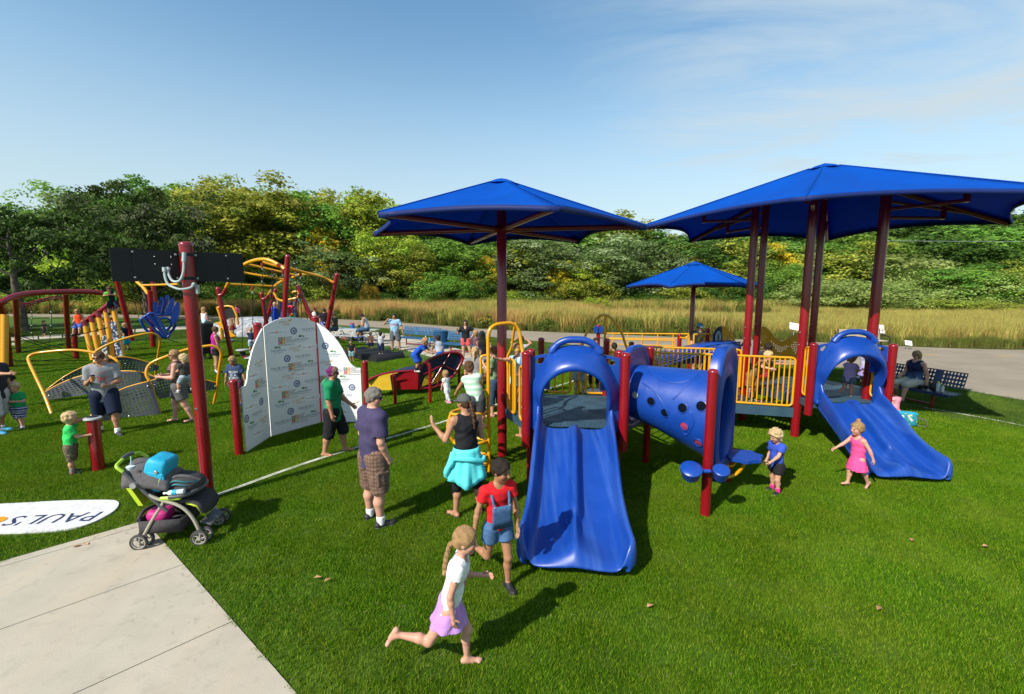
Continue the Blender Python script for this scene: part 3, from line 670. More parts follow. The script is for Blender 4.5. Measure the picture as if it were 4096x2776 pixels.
def add_tree(nm,loc,sxy,sz,kind,label,group):
 cm,tm,S=proto(kind)
 t=thing(nm,label,"tree" if 'tree' in nm else "bush",loc,group)
 rz=rb.uniform(0,6.28)
 for part,me in(("crown",cm),("trunk",tm)):
  o=bpy.data.objects.new(part,me);COL.objects.link(o);o.parent=t;o.scale=(sxy,sxy,sz);o.rotation_euler=(0,0,rz)
 return t
for px,top,d,wp,kind in TL:
 p=D(px,top,d);form,colr=kind.split('_');R={'round':4.4,'tall':3.4,'wispy':4.4,'bush':6.0}[form]
 fz=d*_c+HC*_s
 wp*=0.75 if colr in('yellow','orange')else 1
 sxy=max(0.15,wp*fz/FPX/2/R*1.12);sz=p.z/12.0
 nm={'round':'tree','tall':'tree','wispy':'tree','bush':'bush'}[form]
 if d>80:grp="far row of the tree line";row="in the rear tree row"
 else:grp="trees and bushes along the meadow edge";row="by the meadow"
 key=(nm,colr,row,form);cnt[key]=cnt.get(key,0)+1
 shp={'round':'rounded','tall':'tall narrow','wispy':'loose airy','bush':'low spreading'}[form]
 add_tree("background_"+nm,(p.x,d,-0.05),sxy,sz,kind,f"{shp} {TREEDESC[colr]} {nm} {row}, {ORD[cnt[key] - 1]} from left",grp)
q=G(92,1326)
cm=crown("near_crown",8.6,7.0,0.6,9.0,210,95,0.155,[(0.048,0.088,0.017),(0.066,0.112,0.02),(0.038,0.07,0.013)],0.35,clr=0.16,seed=5)
t=thing("shade_tree","dark leafy shade tree on the lawn at left picture edge","tree",q)
o=bpy.data.objects.new("crown",cm);COL.objects.link(o);o.parent=t;o.location=(-2.2,0,0.6)
o=bpy.data.objects.new("trunk",trunkmesh("near_trunk",9,0.32,5,8,4,0.28));COL.objects.link(o);o.parent=t
q=D(640,1100,44)
cm=crown("locust_crown",6.6,5.5,1.2,12.4,240,85,0.17,[(0.055,0.098,0.02),(0.07,0.115,0.025),(0.044,0.08,0.015),(0.17,0.20,0.10)],0.4,clr=0.17,seed=15)
t=thing("shade_tree","large dark tree with pale leaf tips behind the black panel","tree",(q.x-1.5,44,0))
o=bpy.data.objects.new("crown",cm);COL.objects.link(o);o.parent=t
o=bpy.data.objects.new("trunk",trunkmesh("locust_trunk",12,0.35,5,8,8,0.2));COL.objects.link(o);o.parent=t
q=G(2378,1268);cm=crown("shrub_crown",1.75,1.6,-0.1,2.25,70,60,0.075,TCOL['bright'],0.12,clr=0.25,seed=9)
t=thing("meadow_shrub","round yellowish-green shrub standing alone in the meadow","bush",(q.x,q.y,0))
o=bpy.data.objects.new("crown",cm);COL.objects.link(o);o.parent=t
o=bpy.data.objects.new("trunk",trunkmesh("shrub_trunk",2.2,0.06,1.2,6,8,0.1));COL.objects.link(o);o.parent=t
p0,p1=D(3540,963,40),D(4300,966,40)
tag(B().tube(catmull([p0,(p0+p1)/2-Vector((0,0,0.03)),p1],6),0.022,6).obj("utility_wire",STEEL),"thin pale utility wire crossing in front of the wooded hillside","wire")
# ================================================================== shade umbrellas and canopy
def canopy_mesh(c0,R,t0,zc,za,sag_edge=0.11,sag_mid=0.06,th=0.010,hem=False,nseg=12,nr=8,topr=0.16,n=6):
 b=B();c0=Vector(c0)
 for k in range(n):
  a0,a1=t0+k*2*math.pi/n,t0+(k+1)*2*math.pi/n
  p0,p1=Vector((math.cos(a0),math.sin(a0),0)),Vector((math.cos(a1),math.sin(a1),0));rows=[]
  for j in range(nr+1):
   s_=topr/R+(1-topr/R)*j/nr if not hem else 1.0;row=[]
   for i in range(nseg+1):
    u=i/nseg;e=p0.lerp(p1,u);w_=4*u*(1-u)
    r=R*s_*(1-sag_edge*w_*s_**2)
    z=za+(zc-za)*s_*(1-sag_edge*w_*s_**2)-sag_mid*w_*math.sin(math.pi*min(s_,1))*1.0+0.05*(1-s_)*0
    row.append(c0+e*r+Vector((0,0,z-(0.075*j/nr-0.012 if hem else 0))))
   rows.append(row)
  b.sheet(rows,th)
 return b
def umbrella(name,label,base,R,t0,zc,za,loc_z=0.0,rpost=0.085,post_lean=(0,0)):
 t=thing(name,label,"umbrella",base,"blue hexagonal shade umbrellas")
 bx=Vector(base)
 bb=B();bb.lathe([(rpost,0),(rpost,za-0.32),(rpost*0.9,za-0.3),(rpost*0.9,za-0.06),(0.02,za-0.04)],bx,20);bb.obj("pole",RED,t)
 cv=canopy_mesh(bx,R,t0,zc,za).obj("canopy",FABB,t)
 canopy_mesh(bx-Vector((0,0,0.016)),R,t0,zc,za,hem=True,nr=1).obj("hem",FABD,cv)
 B().lathe([(0.30,za-0.105),(0.2,za-0.052),(0.12,za-0.02),(0.0,za+0.012)],bx,18).obj("cap_patch",FABB,cv)
 zh=zc+0.0
 for k in range(6):
  d=Vector((math.cos(t0+k*math.pi/3),math.sin(t0+k*math.pi/3),0));B().tube([bx+d*0.25+Vector((0,0,za-(za-zc)*0.25/R+0.006)),bx+d*R+Vector((0,0,zc+0.006))],0.009,5).obj("seam",FABB,cv)
 for k in range(6):
  a=t0+k*math.pi/3;d=Vector((math.cos(a),math.sin(a),0))
  r=B().tube([bx+d*0.07+Vector((0,0,zh)),bx+d*(R*0.94)+Vector((0,0,zc-0.015))],[0.045,0.04],10).obj("rafter",RED,t)
  B().box(bx+d*0.11+Vector((0,0,zh)),(0.1,0.03,0.12),Matrix.Rotation(a,3,'Z')).obj("bracket",RED,r)
  B().lathe([(0.042,-0.012),(0.043,0.02),(0.02,0.04),(0,0.042)],bx+d*(R*0.94)+Vector((0,0,zc-0.015)),12,d).obj("end_cap",RED,r)
  B().box(bx+d*(R*0.93)+Vector((0,0,zc-0.0)),(0.2,0.17,0.012),Matrix.Rotation(a,3,'Z')@Matrix.Rotation(0.33,3,'Y')).obj("corner_patch",FABD,cv)
 return t
U1=Vector((-0.18,8.08,0))
umbrella("shade_umbrella","large blue umbrella over the yellow ladder and double slide",U1,2.42,-2.30,4.10,4.94)
U3=D(2775,1142,16.4);umbrella("shade_umbrella","small-looking far blue umbrella beside the person in blue cap",(U3.x,16.4,0),2.36,-2.26,U3.z-0.02,U3.z+0.83,rpost=0.08)
HX,HY,HR,HT=6.689,10.224,1.298,-2.22
HEXN=['B1','A1','A2','B2','C2','C1']
HEX={n:Vector((HX+HR*math.cos(HT-i*math.pi/3),HY+HR*math.sin(HT-i*math.pi/3),0))for i,n in enumerate(HEXN)}
can=thing("shade_canopy","wide blue six-post shade canopy at right","canopy",(HX,HY,0))
CR,CT,CZ,CA=3.79,-2.206,4.485,5.74
cc=Vector((6.72,10.2,0))
cv=canopy_mesh(cc,CR,CT,CZ,CA,0.10,0.12,nseg=14,nr=10,topr=0.22).obj("canopy_fabric",FABB,can)
canopy_mesh(cc-Vector((0,0,0.016)),CR,CT,CZ,CA,0.10,0.12,hem=True,nr=1,nseg=14).obj("hem",FABD,cv)
for k in range(6):
 d=Vector((math.cos(CT+k*math.pi/3),math.sin(CT+k*math.pi/3),0));B().tube([cc+d*0.3+Vector((0,0,CA-(CA-CZ)*0.3/CR+0.006)),cc+d*CR+Vector((0,0,CZ+0.006))],0.010,5).obj("seam",FABB,cv)
B().lathe([(0.34,CA-0.125),(0.22,CA-0.06),(0.0,CA+0.01)],cc,18).obj("cap_patch",FABB,cv)
for i,n in enumerate(HEXN):
 p=HEX[n];a=CT-i*math.pi/3;d=Vector((math.cos(a),math.sin(a),0))
 ztop=CZ+(CA-CZ)*(1-HR/CR)-0.10
 po=B().lathe([(0.082,0),(0.082,ztop),(0.05,ztop+0.03),(0,ztop+0.035)],p,18).obj("post",RED,can)
 for zz in(1.95,2.2):
  for s_ in(-1,1):B().lathe([(0.012,0),(0.012,0.008),(0,0.011)],p+Vector((0.078*s_,-0.03,zz)),8,(s_,-0.35,0)).obj("bolt",STEEL,po)
 rf0=cc+d*0.15+Vector((0,0,CA-0.2));rf1=cc+d*CR*0.955+Vector((0,0,CZ-0.03))
 rf=B().tube([rf0,rf1],0.052,12).obj("rafter",RED,can)
 B().lathe([(0.054,-0.02),(0.055,0.03),(0.03,0.05),(0,0.052)],rf1,12,(rf1-rf0).normalized()).obj("end_cap",RED,rf)
 m_=rf0.lerp(rf1,0.66);m2=rf0.lerp(rf1,0.80)
 B().tube([p+Vector((0,0,ztop-0.28))+d*0.06,m2-Vector((0,0,0.02))],0.032,10).obj("strut",RED,can)
 q=m_-Vector((0,0,0.26));B().tube([p+Vector((0,0,ztop-0.62))+d*0.06,q],0.032,10).obj("strut",RED,can)
 B().beam(m_,q-Vector((0,0,0.03)),0.05,0.09).obj("hanger",RED,can)
 B().lathe([(0.017,-0.05),(0.017,0.05)],p+Vector((0,0,ztop-0.28))+d*0.1,8,Vector((-d.y,d.x,0))).obj("bolt",STEEL,can)
# ================================================================== main play structure
ps=thing("play_structure","blue, red and yellow play structure with two double slides and tunnel","play structure",(2.5,8.2,0))
DZ=0.95
h1={a:Vector((1.1+1.3*math.cos(math.radians(a)),7.95+1.3*math.sin(math.radians(a)),0))for a in(53,113,173,233,293,-7)}
def hexdeck(ctr,R,t0deg,z,name="deck",par=ps):
 P=[Vector((ctr[0]+(R-0.06)*math.cos(math.radians(t0deg+60*k)),ctr[1]+(R-0.06)*math.sin(math.radians(t0deg+60*k)),z))for k in range(6)]
 c0=sum(P,Vector())/6;b=B();b.prism([p-Vector((0,0,0.03))for p in P],(0,0,1),0.05)
 dk=b.obj(name,TEAL,par)
 for k in range(6):B().beam(P[k]-Vector((0,0,0.10)),P[(k+1)%6]-Vector((0,0,0.10)),0.03,0.17).obj("edge_beam",TEAL,dk)
 dots=B()
 for i in range(-16,17):
  for j in range(-16,17):
   v=Vector((i*0.068+(j%2)*0.034,j*0.06,0))
   if v.length<R*0.82 and(i//4+j//5)%2==0:
    dots.lathe([(0.017,0),(0.012,0.004),(0.0,0.004)],c0+v-Vector((0,0,0.006)),6)
 o=dots.obj("hole_shade_disc",RUB,dk);o["kind"]="stuff"  # solid dark discs on the deck, painting the shade of open holes
 return dk
hexdeck((1.1,7.95),1.3,-7,DZ);hexdeck((HX,HY),HR,math.degrees(HT),0.88)
for a in(113,53,-7):post("post",ps,h1[a],2.06)
post("post",ps,h1[233]+Vector((-0.02,0.10,0)),2.12);post("post",ps,h1[293]+Vector((0.03,0.10,0)),2.12)
DP=Vector((2.65,5.90,0));post("post",ps,DP,2.0,0.066);EP=Vector((3.46,7.0,0));post("post",ps,EP,2.03)
# ---- hood with overhang
def hood(o,X,Fw,name_par,half=0.66,lab=None):
 Zu=Vector((0,0,1));T=lambda x,y,z:Vector(o)+X*x+Fw*y+Zu*z
 n=34;inner,outer=[],[]
 for i in range(n+1):
  t=i/n
  if t<0.25:q=t/0.25;inner.append((-0.50,0.46*q));outer.append((-half,0.70*q))
  elif t>0.75:q=(1-t)/0.25;inner.append((0.50,0.46*q));outer.append((half,0.70*q))
  else:
   a=math.pi*(1-(t-0.25)/0.5);inner.append((0.50*math.cos(a),0.46+0.50*math.sin(a)))
   q=(t-0.25)/0.5
   ox=-half if q<0.06 else None
   kx=[(0,-half,0.70),(0.14,-0.52,0.98),(0.26,-0.40,1.20),(0.36,-0.24,1.285),(0.5,0,1.315),(0.64,0.24,1.285),(0.74,0.40,1.20),(0.86,0.52,0.98),(1,half,0.70)]
   for(q0,x0,z0),(q1,x1,z1)in zip(kx,kx[1:]):
    if q0<=q<=q1+1e-9:w_=(q-q0)/(q1-q0);outer.append((x0+(x1-x0)*w_,z0+(z1-z0)*w_));break
 grid=[]
 for i,((xi,zi),(xo,zo))in enumerate(zip(inner,outer)):
  t=i/n;up=max(0.0,math.sin(math.pi*(t-0.18)/0.64))if 0.18<t<0.82 else 0.0;up=up**0.8
  row=[T(xi*0.97,-0.10,zi)]
  row.append(T(xi*1.0,0.03+0.20*up,zi+0.0))
  row.append(T(xi*1.03,0.055+0.285*up,zi+0.03*up+0.0))
  row.append(T(xi+(xo-xi)*0.30,0.05+0.275*up,zi+(zo-zi)*0.34))
  row.append(T(xi+(xo-xi)*0.62,0.035+0.16*up,zi+(zo-zi)*0.68))
  row.append(T(xi+(xo-xi)*0.86,0.01+0.055*up,zi+(zo-zi)*0.9))
  row.append(T(xo,0.0,zo));row.append(T(xo,-0.06,zo));row.append(T(xo*0.99,-0.07,zo-0.02))
  grid.append(row)
 G2=[catmull(r_,3)for r_ in grid]
 hd=B().sheet(G2[::-1]).obj("slide_hood",BLUE,name_par)
 for s_ in(-1,1):
  fn=lambda u,v,s_=s_:T(s_*(half+(0.38-half)*(u if s_<0 else 1-u)-0.0),-0.02-0.0,0.66+(1.19-0.03*u-0.66)*v)
  B().perf((lambda u,v,s_=s_:T(-half+0.28*u if s_<0 else half-0.28+0.28*u,-0.045,0.62+0.56*v-(0.06*abs((u if s_<0 else 1-u)-1)*v))),1,3,0.05,hole=0.30,mask=lambda u,v:v>0.6,nrm=-Fw).obj("wing",BLUE,hd)
 hp=fillet([T(-0.36,0.02,1.20),T(-0.29,0.03,1.32),T(-0.14,0.03,1.40),T(0.14,0.03,1.40),T(0.29,0.03,1.32),T(0.36,0.02,1.20)],0.12,4)
 B().tube(hp,[0.065]*2+[0.052]*(len(hp)-4)+[0.065]*2,12).obj("handle",BLUE,hd)
 grip=B()
 for k in range(-4,5):grip.tube([T(0.045*k,0.115+0.02,1.20),T(0.042*k,0.16+0.02,1.135)],0.006,5)
 grip.obj("grip_ribs",BLUE,hd)
 for s_ in(-1,1):
  B().box(T(s_*0.54,0.03,0.01),(0.16,0.14,0.10),Matrix((X,Fw,Zu)).transposed(),0.03).obj("foot_clip",BLUE,hd)
 return hd
# ---- double slide
def slide(o,X,Fw,drop,length,par,w0=0.56,w1=0.70):
 Zu=Vector((0,0,1));rows=[];n=40
 prof=[(-1.06,-0.10),(-1.09,-0.01),(-1.085,0.15),(-1.05,0.235),(-0.99,0.25),(-0.94,0.225),(-0.905,0.11),(-0.86,0.03),(-0.76,0.0),(-0.45,-0.015),(-0.19,0.0),(-0.13,0.03),(-0.095,0.13),(-0.06,0.185),(0,0.20)]
 prof=prof+[(-x,z)for x,z in prof[-2::-1]]
 for i in range(n+1):
  s_=i/n
  zc=-drop*(0.5-0.5*math.cos(math.pi*min(1,max(0,(s_*1.04-0.02))**1.0)))
  zc=-drop*(1-(1-s_)**1.75)*0.5+zc*0.5
  hw=w0+(w1-w0)*max(0,(s_-0.55)/0.45)**1.6
  e=max(0.0,(s_-0.88)/0.12);r_=math.sqrt(max(0.0,1-e**2.4))
  row=[]
  for x,z in prof:
   ax=abs(x);wall=1.0
   zz=z
   if s_>0.70 and ax<0.72:
    k=(s_-0.70)/0.30;wd_=0.13+0.62*k**2;hgt=0.20*(1-0.3*k)
    zz=max(z if ax>0.2 else 0,hgt*max(0,1-(ax/wd_))**1.3)
   if s_<0.12 and ax<0.25:zz*=0.35+0.65*min(1,s_/0.12)
   if s_<0.05 and ax>0.8:zz=zz*(1+0.5*(1-s_/0.05))
   f=s_*length
   if e>0:f=length*0.88+length*0.12*e*(1.0-0.22*max(0,ax-0.55)**1.5*2.2);zz=(zz if zz>-0.02 else zz*(1-e))*(0.25+0.75*r_)-0.05*e**3
   xx=x*hw*(1-0.16*e**3*(ax>0.6))
   row.append(Vector(o)+X*xx+Fw*f+Zu*(zc+zz))
  rows.append(row)
 last=rows[-1];cz_=sum(last,Vector())/len(last);rows.append([cz_+(p-cz_)*0.985-Zu*0.02 for p in last]);rows.append([cz_+(p-cz_)*0.93-Zu*0.03-Fw*0.05 for p in last])
 sl=B().sheet(rows,0.0).obj("double_slide",BLUES,par)
 md=sl.modifiers.new("s",'SUBSURF');md.levels=1;md.render_levels=1
 for s_ in(-1,1):B().tube([Vector(o)+X*s_*w0*1.02+Fw*length*0.02-Zu*0.12,Vector(o)+X*s_*w0*1.0+Fw*length*0.5-Zu*(drop*0.56+0.1),Vector(o)+X*s_*w1*0.95+Fw*length*0.92-Zu*(drop+0.03)],0.035,8).obj("under_rail",BLUE,sl)
 B().tube([Vector(o)+Fw*length*0.85-Zu*(drop+0.0),Vector(o)+Fw*length*0.84-Zu*(o.z-0.0)],0.03,8).obj("exit_leg",STEEL,sl)
 return sl
def vec(a):return Vector((math.cos(math.radians(a)),math.sin(math.radians(a)),0))
X1=(h1[293]-h1[233]).normalized();F1=Vector((X1.y,-X1.x,0))
m1=(h1[293]+h1[233])/2+F1*0.06
hood(m1+Vector((0,0,DZ-0.02)),X1,F1,ps,0.66)
for s_ in(-1,1):post("hood_post",ps,m1+X1*s_*0.735+F1*0.03,DZ+1.16,0.075,base_z=DZ-0.30)
slide(m1+F1*0.03+Vector((0,0,DZ+0.01)),X1,F1,DZ-0.17,2.28,ps,0.55,0.63)
X2=(HEX['C1']-HEX['B1']).normalized();F2=Vector((X2.y,-X2.x,0));m2=(HEX['C1']+HEX['B1'])/2+F2*0.42+X2*0.07
X2b=(X2+F2*0.0).normalized()
hood(m2+Vector((0,0,0.86)),X2,F2,ps,0.63)
for s_ in(-1,1):post("hood_post",ps,m2+X2*s_*0.705,0.86+1.14,0.072,base_z=0.86-0.26)
slide(m2+F2*0.05+Vector((0,0,0.87)),X2,F2,0.72,1.75,ps,0.52,0.66)
dk=B().box((HEX['B1']+HEX['C1'])/2+F2*0.2+Vector((0,0,0.80)),(1.28,0.44,0.12),Matrix((X2,-F2,Vector((0,0,1)))).transposed()).obj("deck",TEAL,ps)
B().perf(lambda u,v:(HEX['B1']+HEX['C1'])/2+X2*(-0.5+u)+F2*(0.15+0.28*v)+Vector((0,0,0.875)),26,7,0.012,0.36,lambda u,v:(u*26)%9>1.2).obj("perforated_plate",TEAL,dk)
B().perf(lambda u,v:m1-F1*0.05+X1*(-0.52+1.04*u)-F1*0.27*(1-v)+Vector((0,0,DZ+0.012)),28,7,0.012,0.36,lambda u,v:(u*28)%9.3>1.3).obj("perforated_plate",TEAL,ps)
# ---- yellow vertical-bar railings
def railing(par,a,b_,z0,z1,nb,r=0.0165,frame=0.025,name="railing",z0b=None,z1b=None,m=None):
 z0b=z0 if z0b is None else z0b;z1b=z1 if z1b is None else z1b;m=m or YEL
 a,b_=Vector((a[0],a[1],0)),Vector((b_[0],b_[1],0));U=Vector((0,0,1));d=(b_-a).normalized()
 loop=fillet([a+U*(z0+z1)/2,a+U*z1,b_+U*z1b,b_+U*(z0b+z1b)/2,b_+U*z0b,a+U*z0,a+U*((z0+z1)/2-0.001)],0.09,4)
 rl=B().tube(loop,frame,8).obj(name,m,par)
 for i in range(1,nb+1):
  t=i/(nb+1);p=a.lerp(b_,t)
  B().tube([p+U*(z0+(z0b-z0)*t),p+U*(z1+(z1b-z1)*t)],r,6).obj("bar",m,rl)
 return rl
bn0,bn1=HEX['B1'],Vector((3.06,10.07,0));bf0,bf1=HEX['A1'],Vector((2.93,11.07,0))
def lerp2(a,b_,t):return a.lerp(b_,t)
B().prism([Vector((p.x,p.y,0.57))for p in(lerp2(bn0,bn1,.02),bf0,bf1,bn1)],(0,0,1),0.10).obj("bridge_deck",TEAL,ps)
B().beam(bn0+Vector((0,-0.03,0.53)),bn1+Vector((0,-0.03,0.53)),0.03,0.2).obj("edge_beam",TEAL,ps)
dn=(bn1-bn0).normalized()
railing(ps,bn0+dn*0.09,bn0+dn*2.95,0.66,1.67,29)
railing(ps,bf0+dn*0.1,bf1,0.66,1.67,24)
post("post",ps,bn1,1.75);post("post",ps,bf1,1.75)
post("post",ps,lerp2(bn0,bn1,0.45)+Vector((0,.1,0)),0.5);post("post",ps,lerp2(bf0,bf1,0.45),0.5)
railing(ps,HEX['B1']+X2*0.03+F2*0.10,HEX['B1']+F2*0.40+X2*0.03,0.95,1.92,2,frame=0.018)
railing(ps,HEX['C1']+X2*0.0+F2*0.10,HEX['C1']+F2*0.38+X2*0.02,0.95,1.92,2,frame=0.018)
a173=U1+Vector((0.10,-0.09,0));a233=h1[233]+Vector((-0.06,0.02,0));dl=(a233-a173)
railing(ps,a173+dl*0.02,a173+dl*0.40,DZ+0.0,DZ+0.92,3,frame=0.022)
railing(ps,a173+dl*0.62,a173+dl*0.97,DZ+0.0,DZ+0.88,2,frame=0.022)
gA,gB=h1[113],h1[53]
railing(ps,gA+(gB-gA)*0.10,gA+(gB-gA)*0.46,DZ+0.03,DZ+0.92,2);railing(ps,gA+(gB-gA)*0.70,gA+(gB-gA)*1.02,DZ+0.03,DZ+0.92,2)
railing(ps,h1[53]+Vector((0.05,-0.05,0)),h1[-7]+Vector((-0.04,0.1,0)),DZ+0.03,DZ+0.9,5)
ay=9.6;apx=[(2315,1590),(2318,1420),(2330,1372),(2350,1325),(2378,1282),(2404,1262),(2430,1262),(2455,1282),(2484,1325),(2500,1372),(2510,1420),(2512,1590)]
lp=B().tube(catmull([D(x,y,ay)for x,y in apx],3),0.026,8).obj("climb_loop",YEL,ps)
B().tube([D(2422,1262,ay),Vector((D(2422,1262,ay).x,ay,0))],0.026,8).obj("climb_pole",YEL,lp)
st=D(2388,1570,9.35);B().lathe([(0.05,-0.09),(0.20,-0.02),(0.27,0.0),(0.27,0.025),(0.2,0.035),(0,0.037)],st,20).obj("stool_top",GREYP if False else mat("pale_grey_plastic",(0.34,0.35,0.35),0.5),ps)
B().tube([st-Vector((0,0,.05)),Vector((st.x,st.y,0))],0.05,10).obj("stool_leg",YEL,ps)
# ---- yellow loop ladder at the left of the deck
lb=Vector((-0.39,7.35,0));lad=B()
top=[lb,lb+Vector((0,0,2.15)),D(1968,1292,7.36),D(2066,1288,7.6),D(2082,1400,7.55),D(2092,1440,7.5)]
ladder=B().tube(fillet([lb,lb+Vector((0.0,0,2.50)),D(2072,1288,7.62),D(2092,1420,7.6),D(2110,1470,7.3),D(2108,1690,7.3)],0.22,6),0.030,10).obj("loop_ladder",YEL,ps)
B().tube(fillet([D(2060,1292,7.65),D(2046,1395,7.9),D(2028,1425,8.0),D(2046,1640,7.95)],0.1,5),0.024,8).obj("support_pipe",YEL,ladder)
B().tube(fillet([lb+Vector((0,0,2.0)),lb+Vector((-0.12,-0.03,2.0)),lb+Vector((-0.12,-0.03,1.42)),lb+Vector((0,0,1.42))],0.06,4),0.021,8).obj("grab_bar",YEL,ladder)
for z,ln,sp in((1.05,0.62,0.34),(0.80,0.62,0.32),(0.55,0.58,0.30),(0.30,0.50,0.28),(0.14,0.30,0.2)):
 pts=[lb+Vector((-0.02,0,z)),lb+Vector((-0.15,-sp*0.55,z+0.02)),lb+Vector((-ln*0.75,-sp*0.6,z+0.01)),lb+Vector((-ln,-0.02,z-0.01)),lb+Vector((-ln*0.75,sp*0.55,z)),lb+Vector((-0.15,sp*0.5,z-0.01)),lb+Vector((-0.0,0.02,z-0.015))]
 B().tube(catmull(pts,5),0.026,8).obj("rung",YEL,ladder)
B().tube(catmull([lb+Vector((-0.62,0,1.04)),lb+Vector((-0.68,-0.03,0.8)),lb+Vector((-0.62,-0.02,0.6)),lb+Vector((-0.56,0,0.54))],5),0.026,8).obj("rung",YEL,ladder)
# ---- funnel crawl tunnel
XT=(EP-DP).normalized();FT=Vector((XT.y,-XT.x,0));e0=(h1[293]+h1[-7])/2+Vector((0,0,DZ+0.42));e1_=(DP+EP)/2+Vector((0,0,1.27))-FT*0.04
rings=[]
for i in range(17):
 s_=i/16;q=s_**1.25;c_=e0.lerp(e1_,s_);tp_,bt_=1.86+0.03*s_,1.0-0.46*q;c_.z=(tp_+bt_)/2+0.04*q;rx=0.42+0.17*q;rz=(tp_-bt_)/2;bul=0.0
 rings.append([c_+XT*((rx+bul)*math.cos(a))+Vector((0,0,(rz+bul)*math.sin(a)-0.04*q))for a in np.linspace(0,2*math.pi,41)])
tun=B().sheet(rings,0.0).obj("crawl_tunnel",BLUE,ps)
bv=BVHTree.FromPolygons([Vector(v)for r_ in rings for v in r_],[(i*41+j,(i+1)*41+j,(i+1)*41+j+1,i*41+j+1)for i in range(16)for j in range(40)])
def hit(px,py,bvh=bv):
 r=ray(px,py).normalized();return bvh.ray_cast(Vector((0,0,HC)),r)
PHC={0:mat("porthole_shade",(0.004,0.006,0.012),1.0,0.0,0.0),1:mat("pale_grey_plastic",(0.34,0.35,0.35),0.5),2:mat("pink_cloth_inside",(0.28,0.02,0.08),0.8)}  # near-black disc colour stands in for the shade inside open portholes
for px,py,r,cI in((2540,1580,0.055,1),(2605,1605,0.062,0),(2660,1651,0.060,0),(2731,1632,0.066,0),(2806,1625,0.068,0),(2737,1704,0.062,2),(2793,1770,0.062,2)):
 h_=hit(px,py)
 if h_[0]is None:continue
 nn=h_[1]if h_[1].dot(h_[0]-Vector((0,0,HC)))<0 else-h_[1]
 ph=B().lathe([(r,0.004),(r*0.9,0.008),(0,0.008)],h_[0]-nn*0.004,16,nn).obj("porthole",PHC[cI],tun)
 B().lathe([(r*1.22,0),(r*1.15,0.014),(r*1.0,0.016),(r*0.97,0.006)],h_[0]-nn*0.002,18,nn,caps=False).obj("rim",BLUE,ph)
for pl in([(2590,1480),(2620,1510),(2680,1530),(2745,1525),(2800,1495)],[(2565,1530),(2610,1560),(2650,1610),(2690,1700),(2730,1790),(2770,1825)],[(2690,1600),(2720,1570),(2760,1530),(2805,1505)],[(2700,1640),(2715,1690),(2745,1740),(2775,1690),(2760,1640)],[(2610,1730),(2660,1760),(2710,1800),(2750,1835)]):
 P=[]
 for px,py in[(p.x,p.y)for p in catmull([Vector((x,y,0))for x,y in pl],6)]:
  h_=hit(px,py)
  if h_[0]is not None:P.append(h_[0])
 if len(P)>4:B().tube(P,[0.002]+[0.010]*(len(P)-2)+[0.002],6).obj("embossed_line",BLUE,tun)
def archpanel(a,b_,outer,inner,par,name,th=0.09):
 d=(b_-a);l=d.length;d=d.normalized();nrm=Vector((d.y,-d.x,0));rows=[]
 T=lambda x,z,y:Vector((a.x,a.y,0))+d*x+Vector((0,0,z))+nrm*y
 for(xo,zo),(xi,zi)in zip(outer,inner):
  rows.append(catmull([T(xo,zo,-th/2),T(xo,zo,th*0.3),T(xo+(xi-xo)*.15,zo+(zi-zo)*.15,th/2),T(xo+(xi-xo)*.5,zo+(zi-zo)*.5,th*0.25),T(xo+(xi-xo)*.85,zo+(zi-zo)*.85,th/2),T(xi,zi,th*0.2),T(xi,zi,-th/2)],2))
 rows.append(rows[0])
 return B().sheet(rows[::-1]).obj(name,BLUE,par)
no=36
def ringpts(cx,cz,rx,rz,pw=2.0,sx0=1.0):
 o=[]
 for k in range(no):
  a=-math.pi/2+2*math.pi*k/no;c_,s_=math.cos(a),math.sin(a)
  o.append((cx+rx*math.copysign(abs(c_)**(2/pw),c_),cz+rz*math.copysign(abs(s_)**(2/pw),s_)))
 return o
ex=archpanel(DP,EP,ringpts(0.685,1.30,0.61,0.98,3.4),ringpts(0.685,1.20,0.44,0.62,2.4),ps,"tunnel_exit_panel",0.16)
archpanel(h1[293],h1[-7],ringpts(0.65,1.52,0.54,0.66,3.0),ringpts(0.65,1.38,0.40,0.42,2.2),ps,"tunnel_entry_panel",0.10)
for px,py,r in((2765,1880,0.135),(2885,1885,0.105)):
 c_=D(px,py,5.75);ax=Vector((-0.12,-0.42,0.9)).normalized()
 dr=B().lathe([(r*0.62,-0.13),(r*0.8,-0.12),(r*0.97,-0.02),(r*1.03,0.0),(r*1.03,0.028),(r*0.94,0.036)],c_,24,ax).obj("drum",BLUE,ps)
 B().lathe([(r*0.93,0.034),(r*0.88,0.040),(0,0.042)],c_,24,ax).obj("drum_head",BLUE,dr)
B().box(D(2825,1885,5.76),(0.14,0.06,0.05),None,0.02).obj("drum_bracket",BLUE,ps)
lc=D(2975,1826,6.55);pts=[]
for k in range(26):
 a=2*math.pi*k/26;r=0.235*(1+0.10*math.cos(7*a));pts.append(lc+Vector((r*math.cos(a)*1.12,r*math.sin(a)*0.8,0.02*math.sin(a))))
lf=B().prism(pts,(0,0,1),0.045).obj("leaf_step",BLUE,ps)
B().tube(catmull([lc+Vector((0,0,-0.02)),lc+Vector((0,-0.02,-0.12)),D(2945,1895,6.6),D(2905,1908,6.6),D(2880,1895,6.6)],5),0.026,8).obj("bent_pipe",YEL,lf)
B().tube(catmull([lc+Vector((-0.1,0,-0.03)),D(2930,1862,6.6),D(2890,1862,6.6)],5),0.022,8).obj("bent_pipe",YEL,lf)
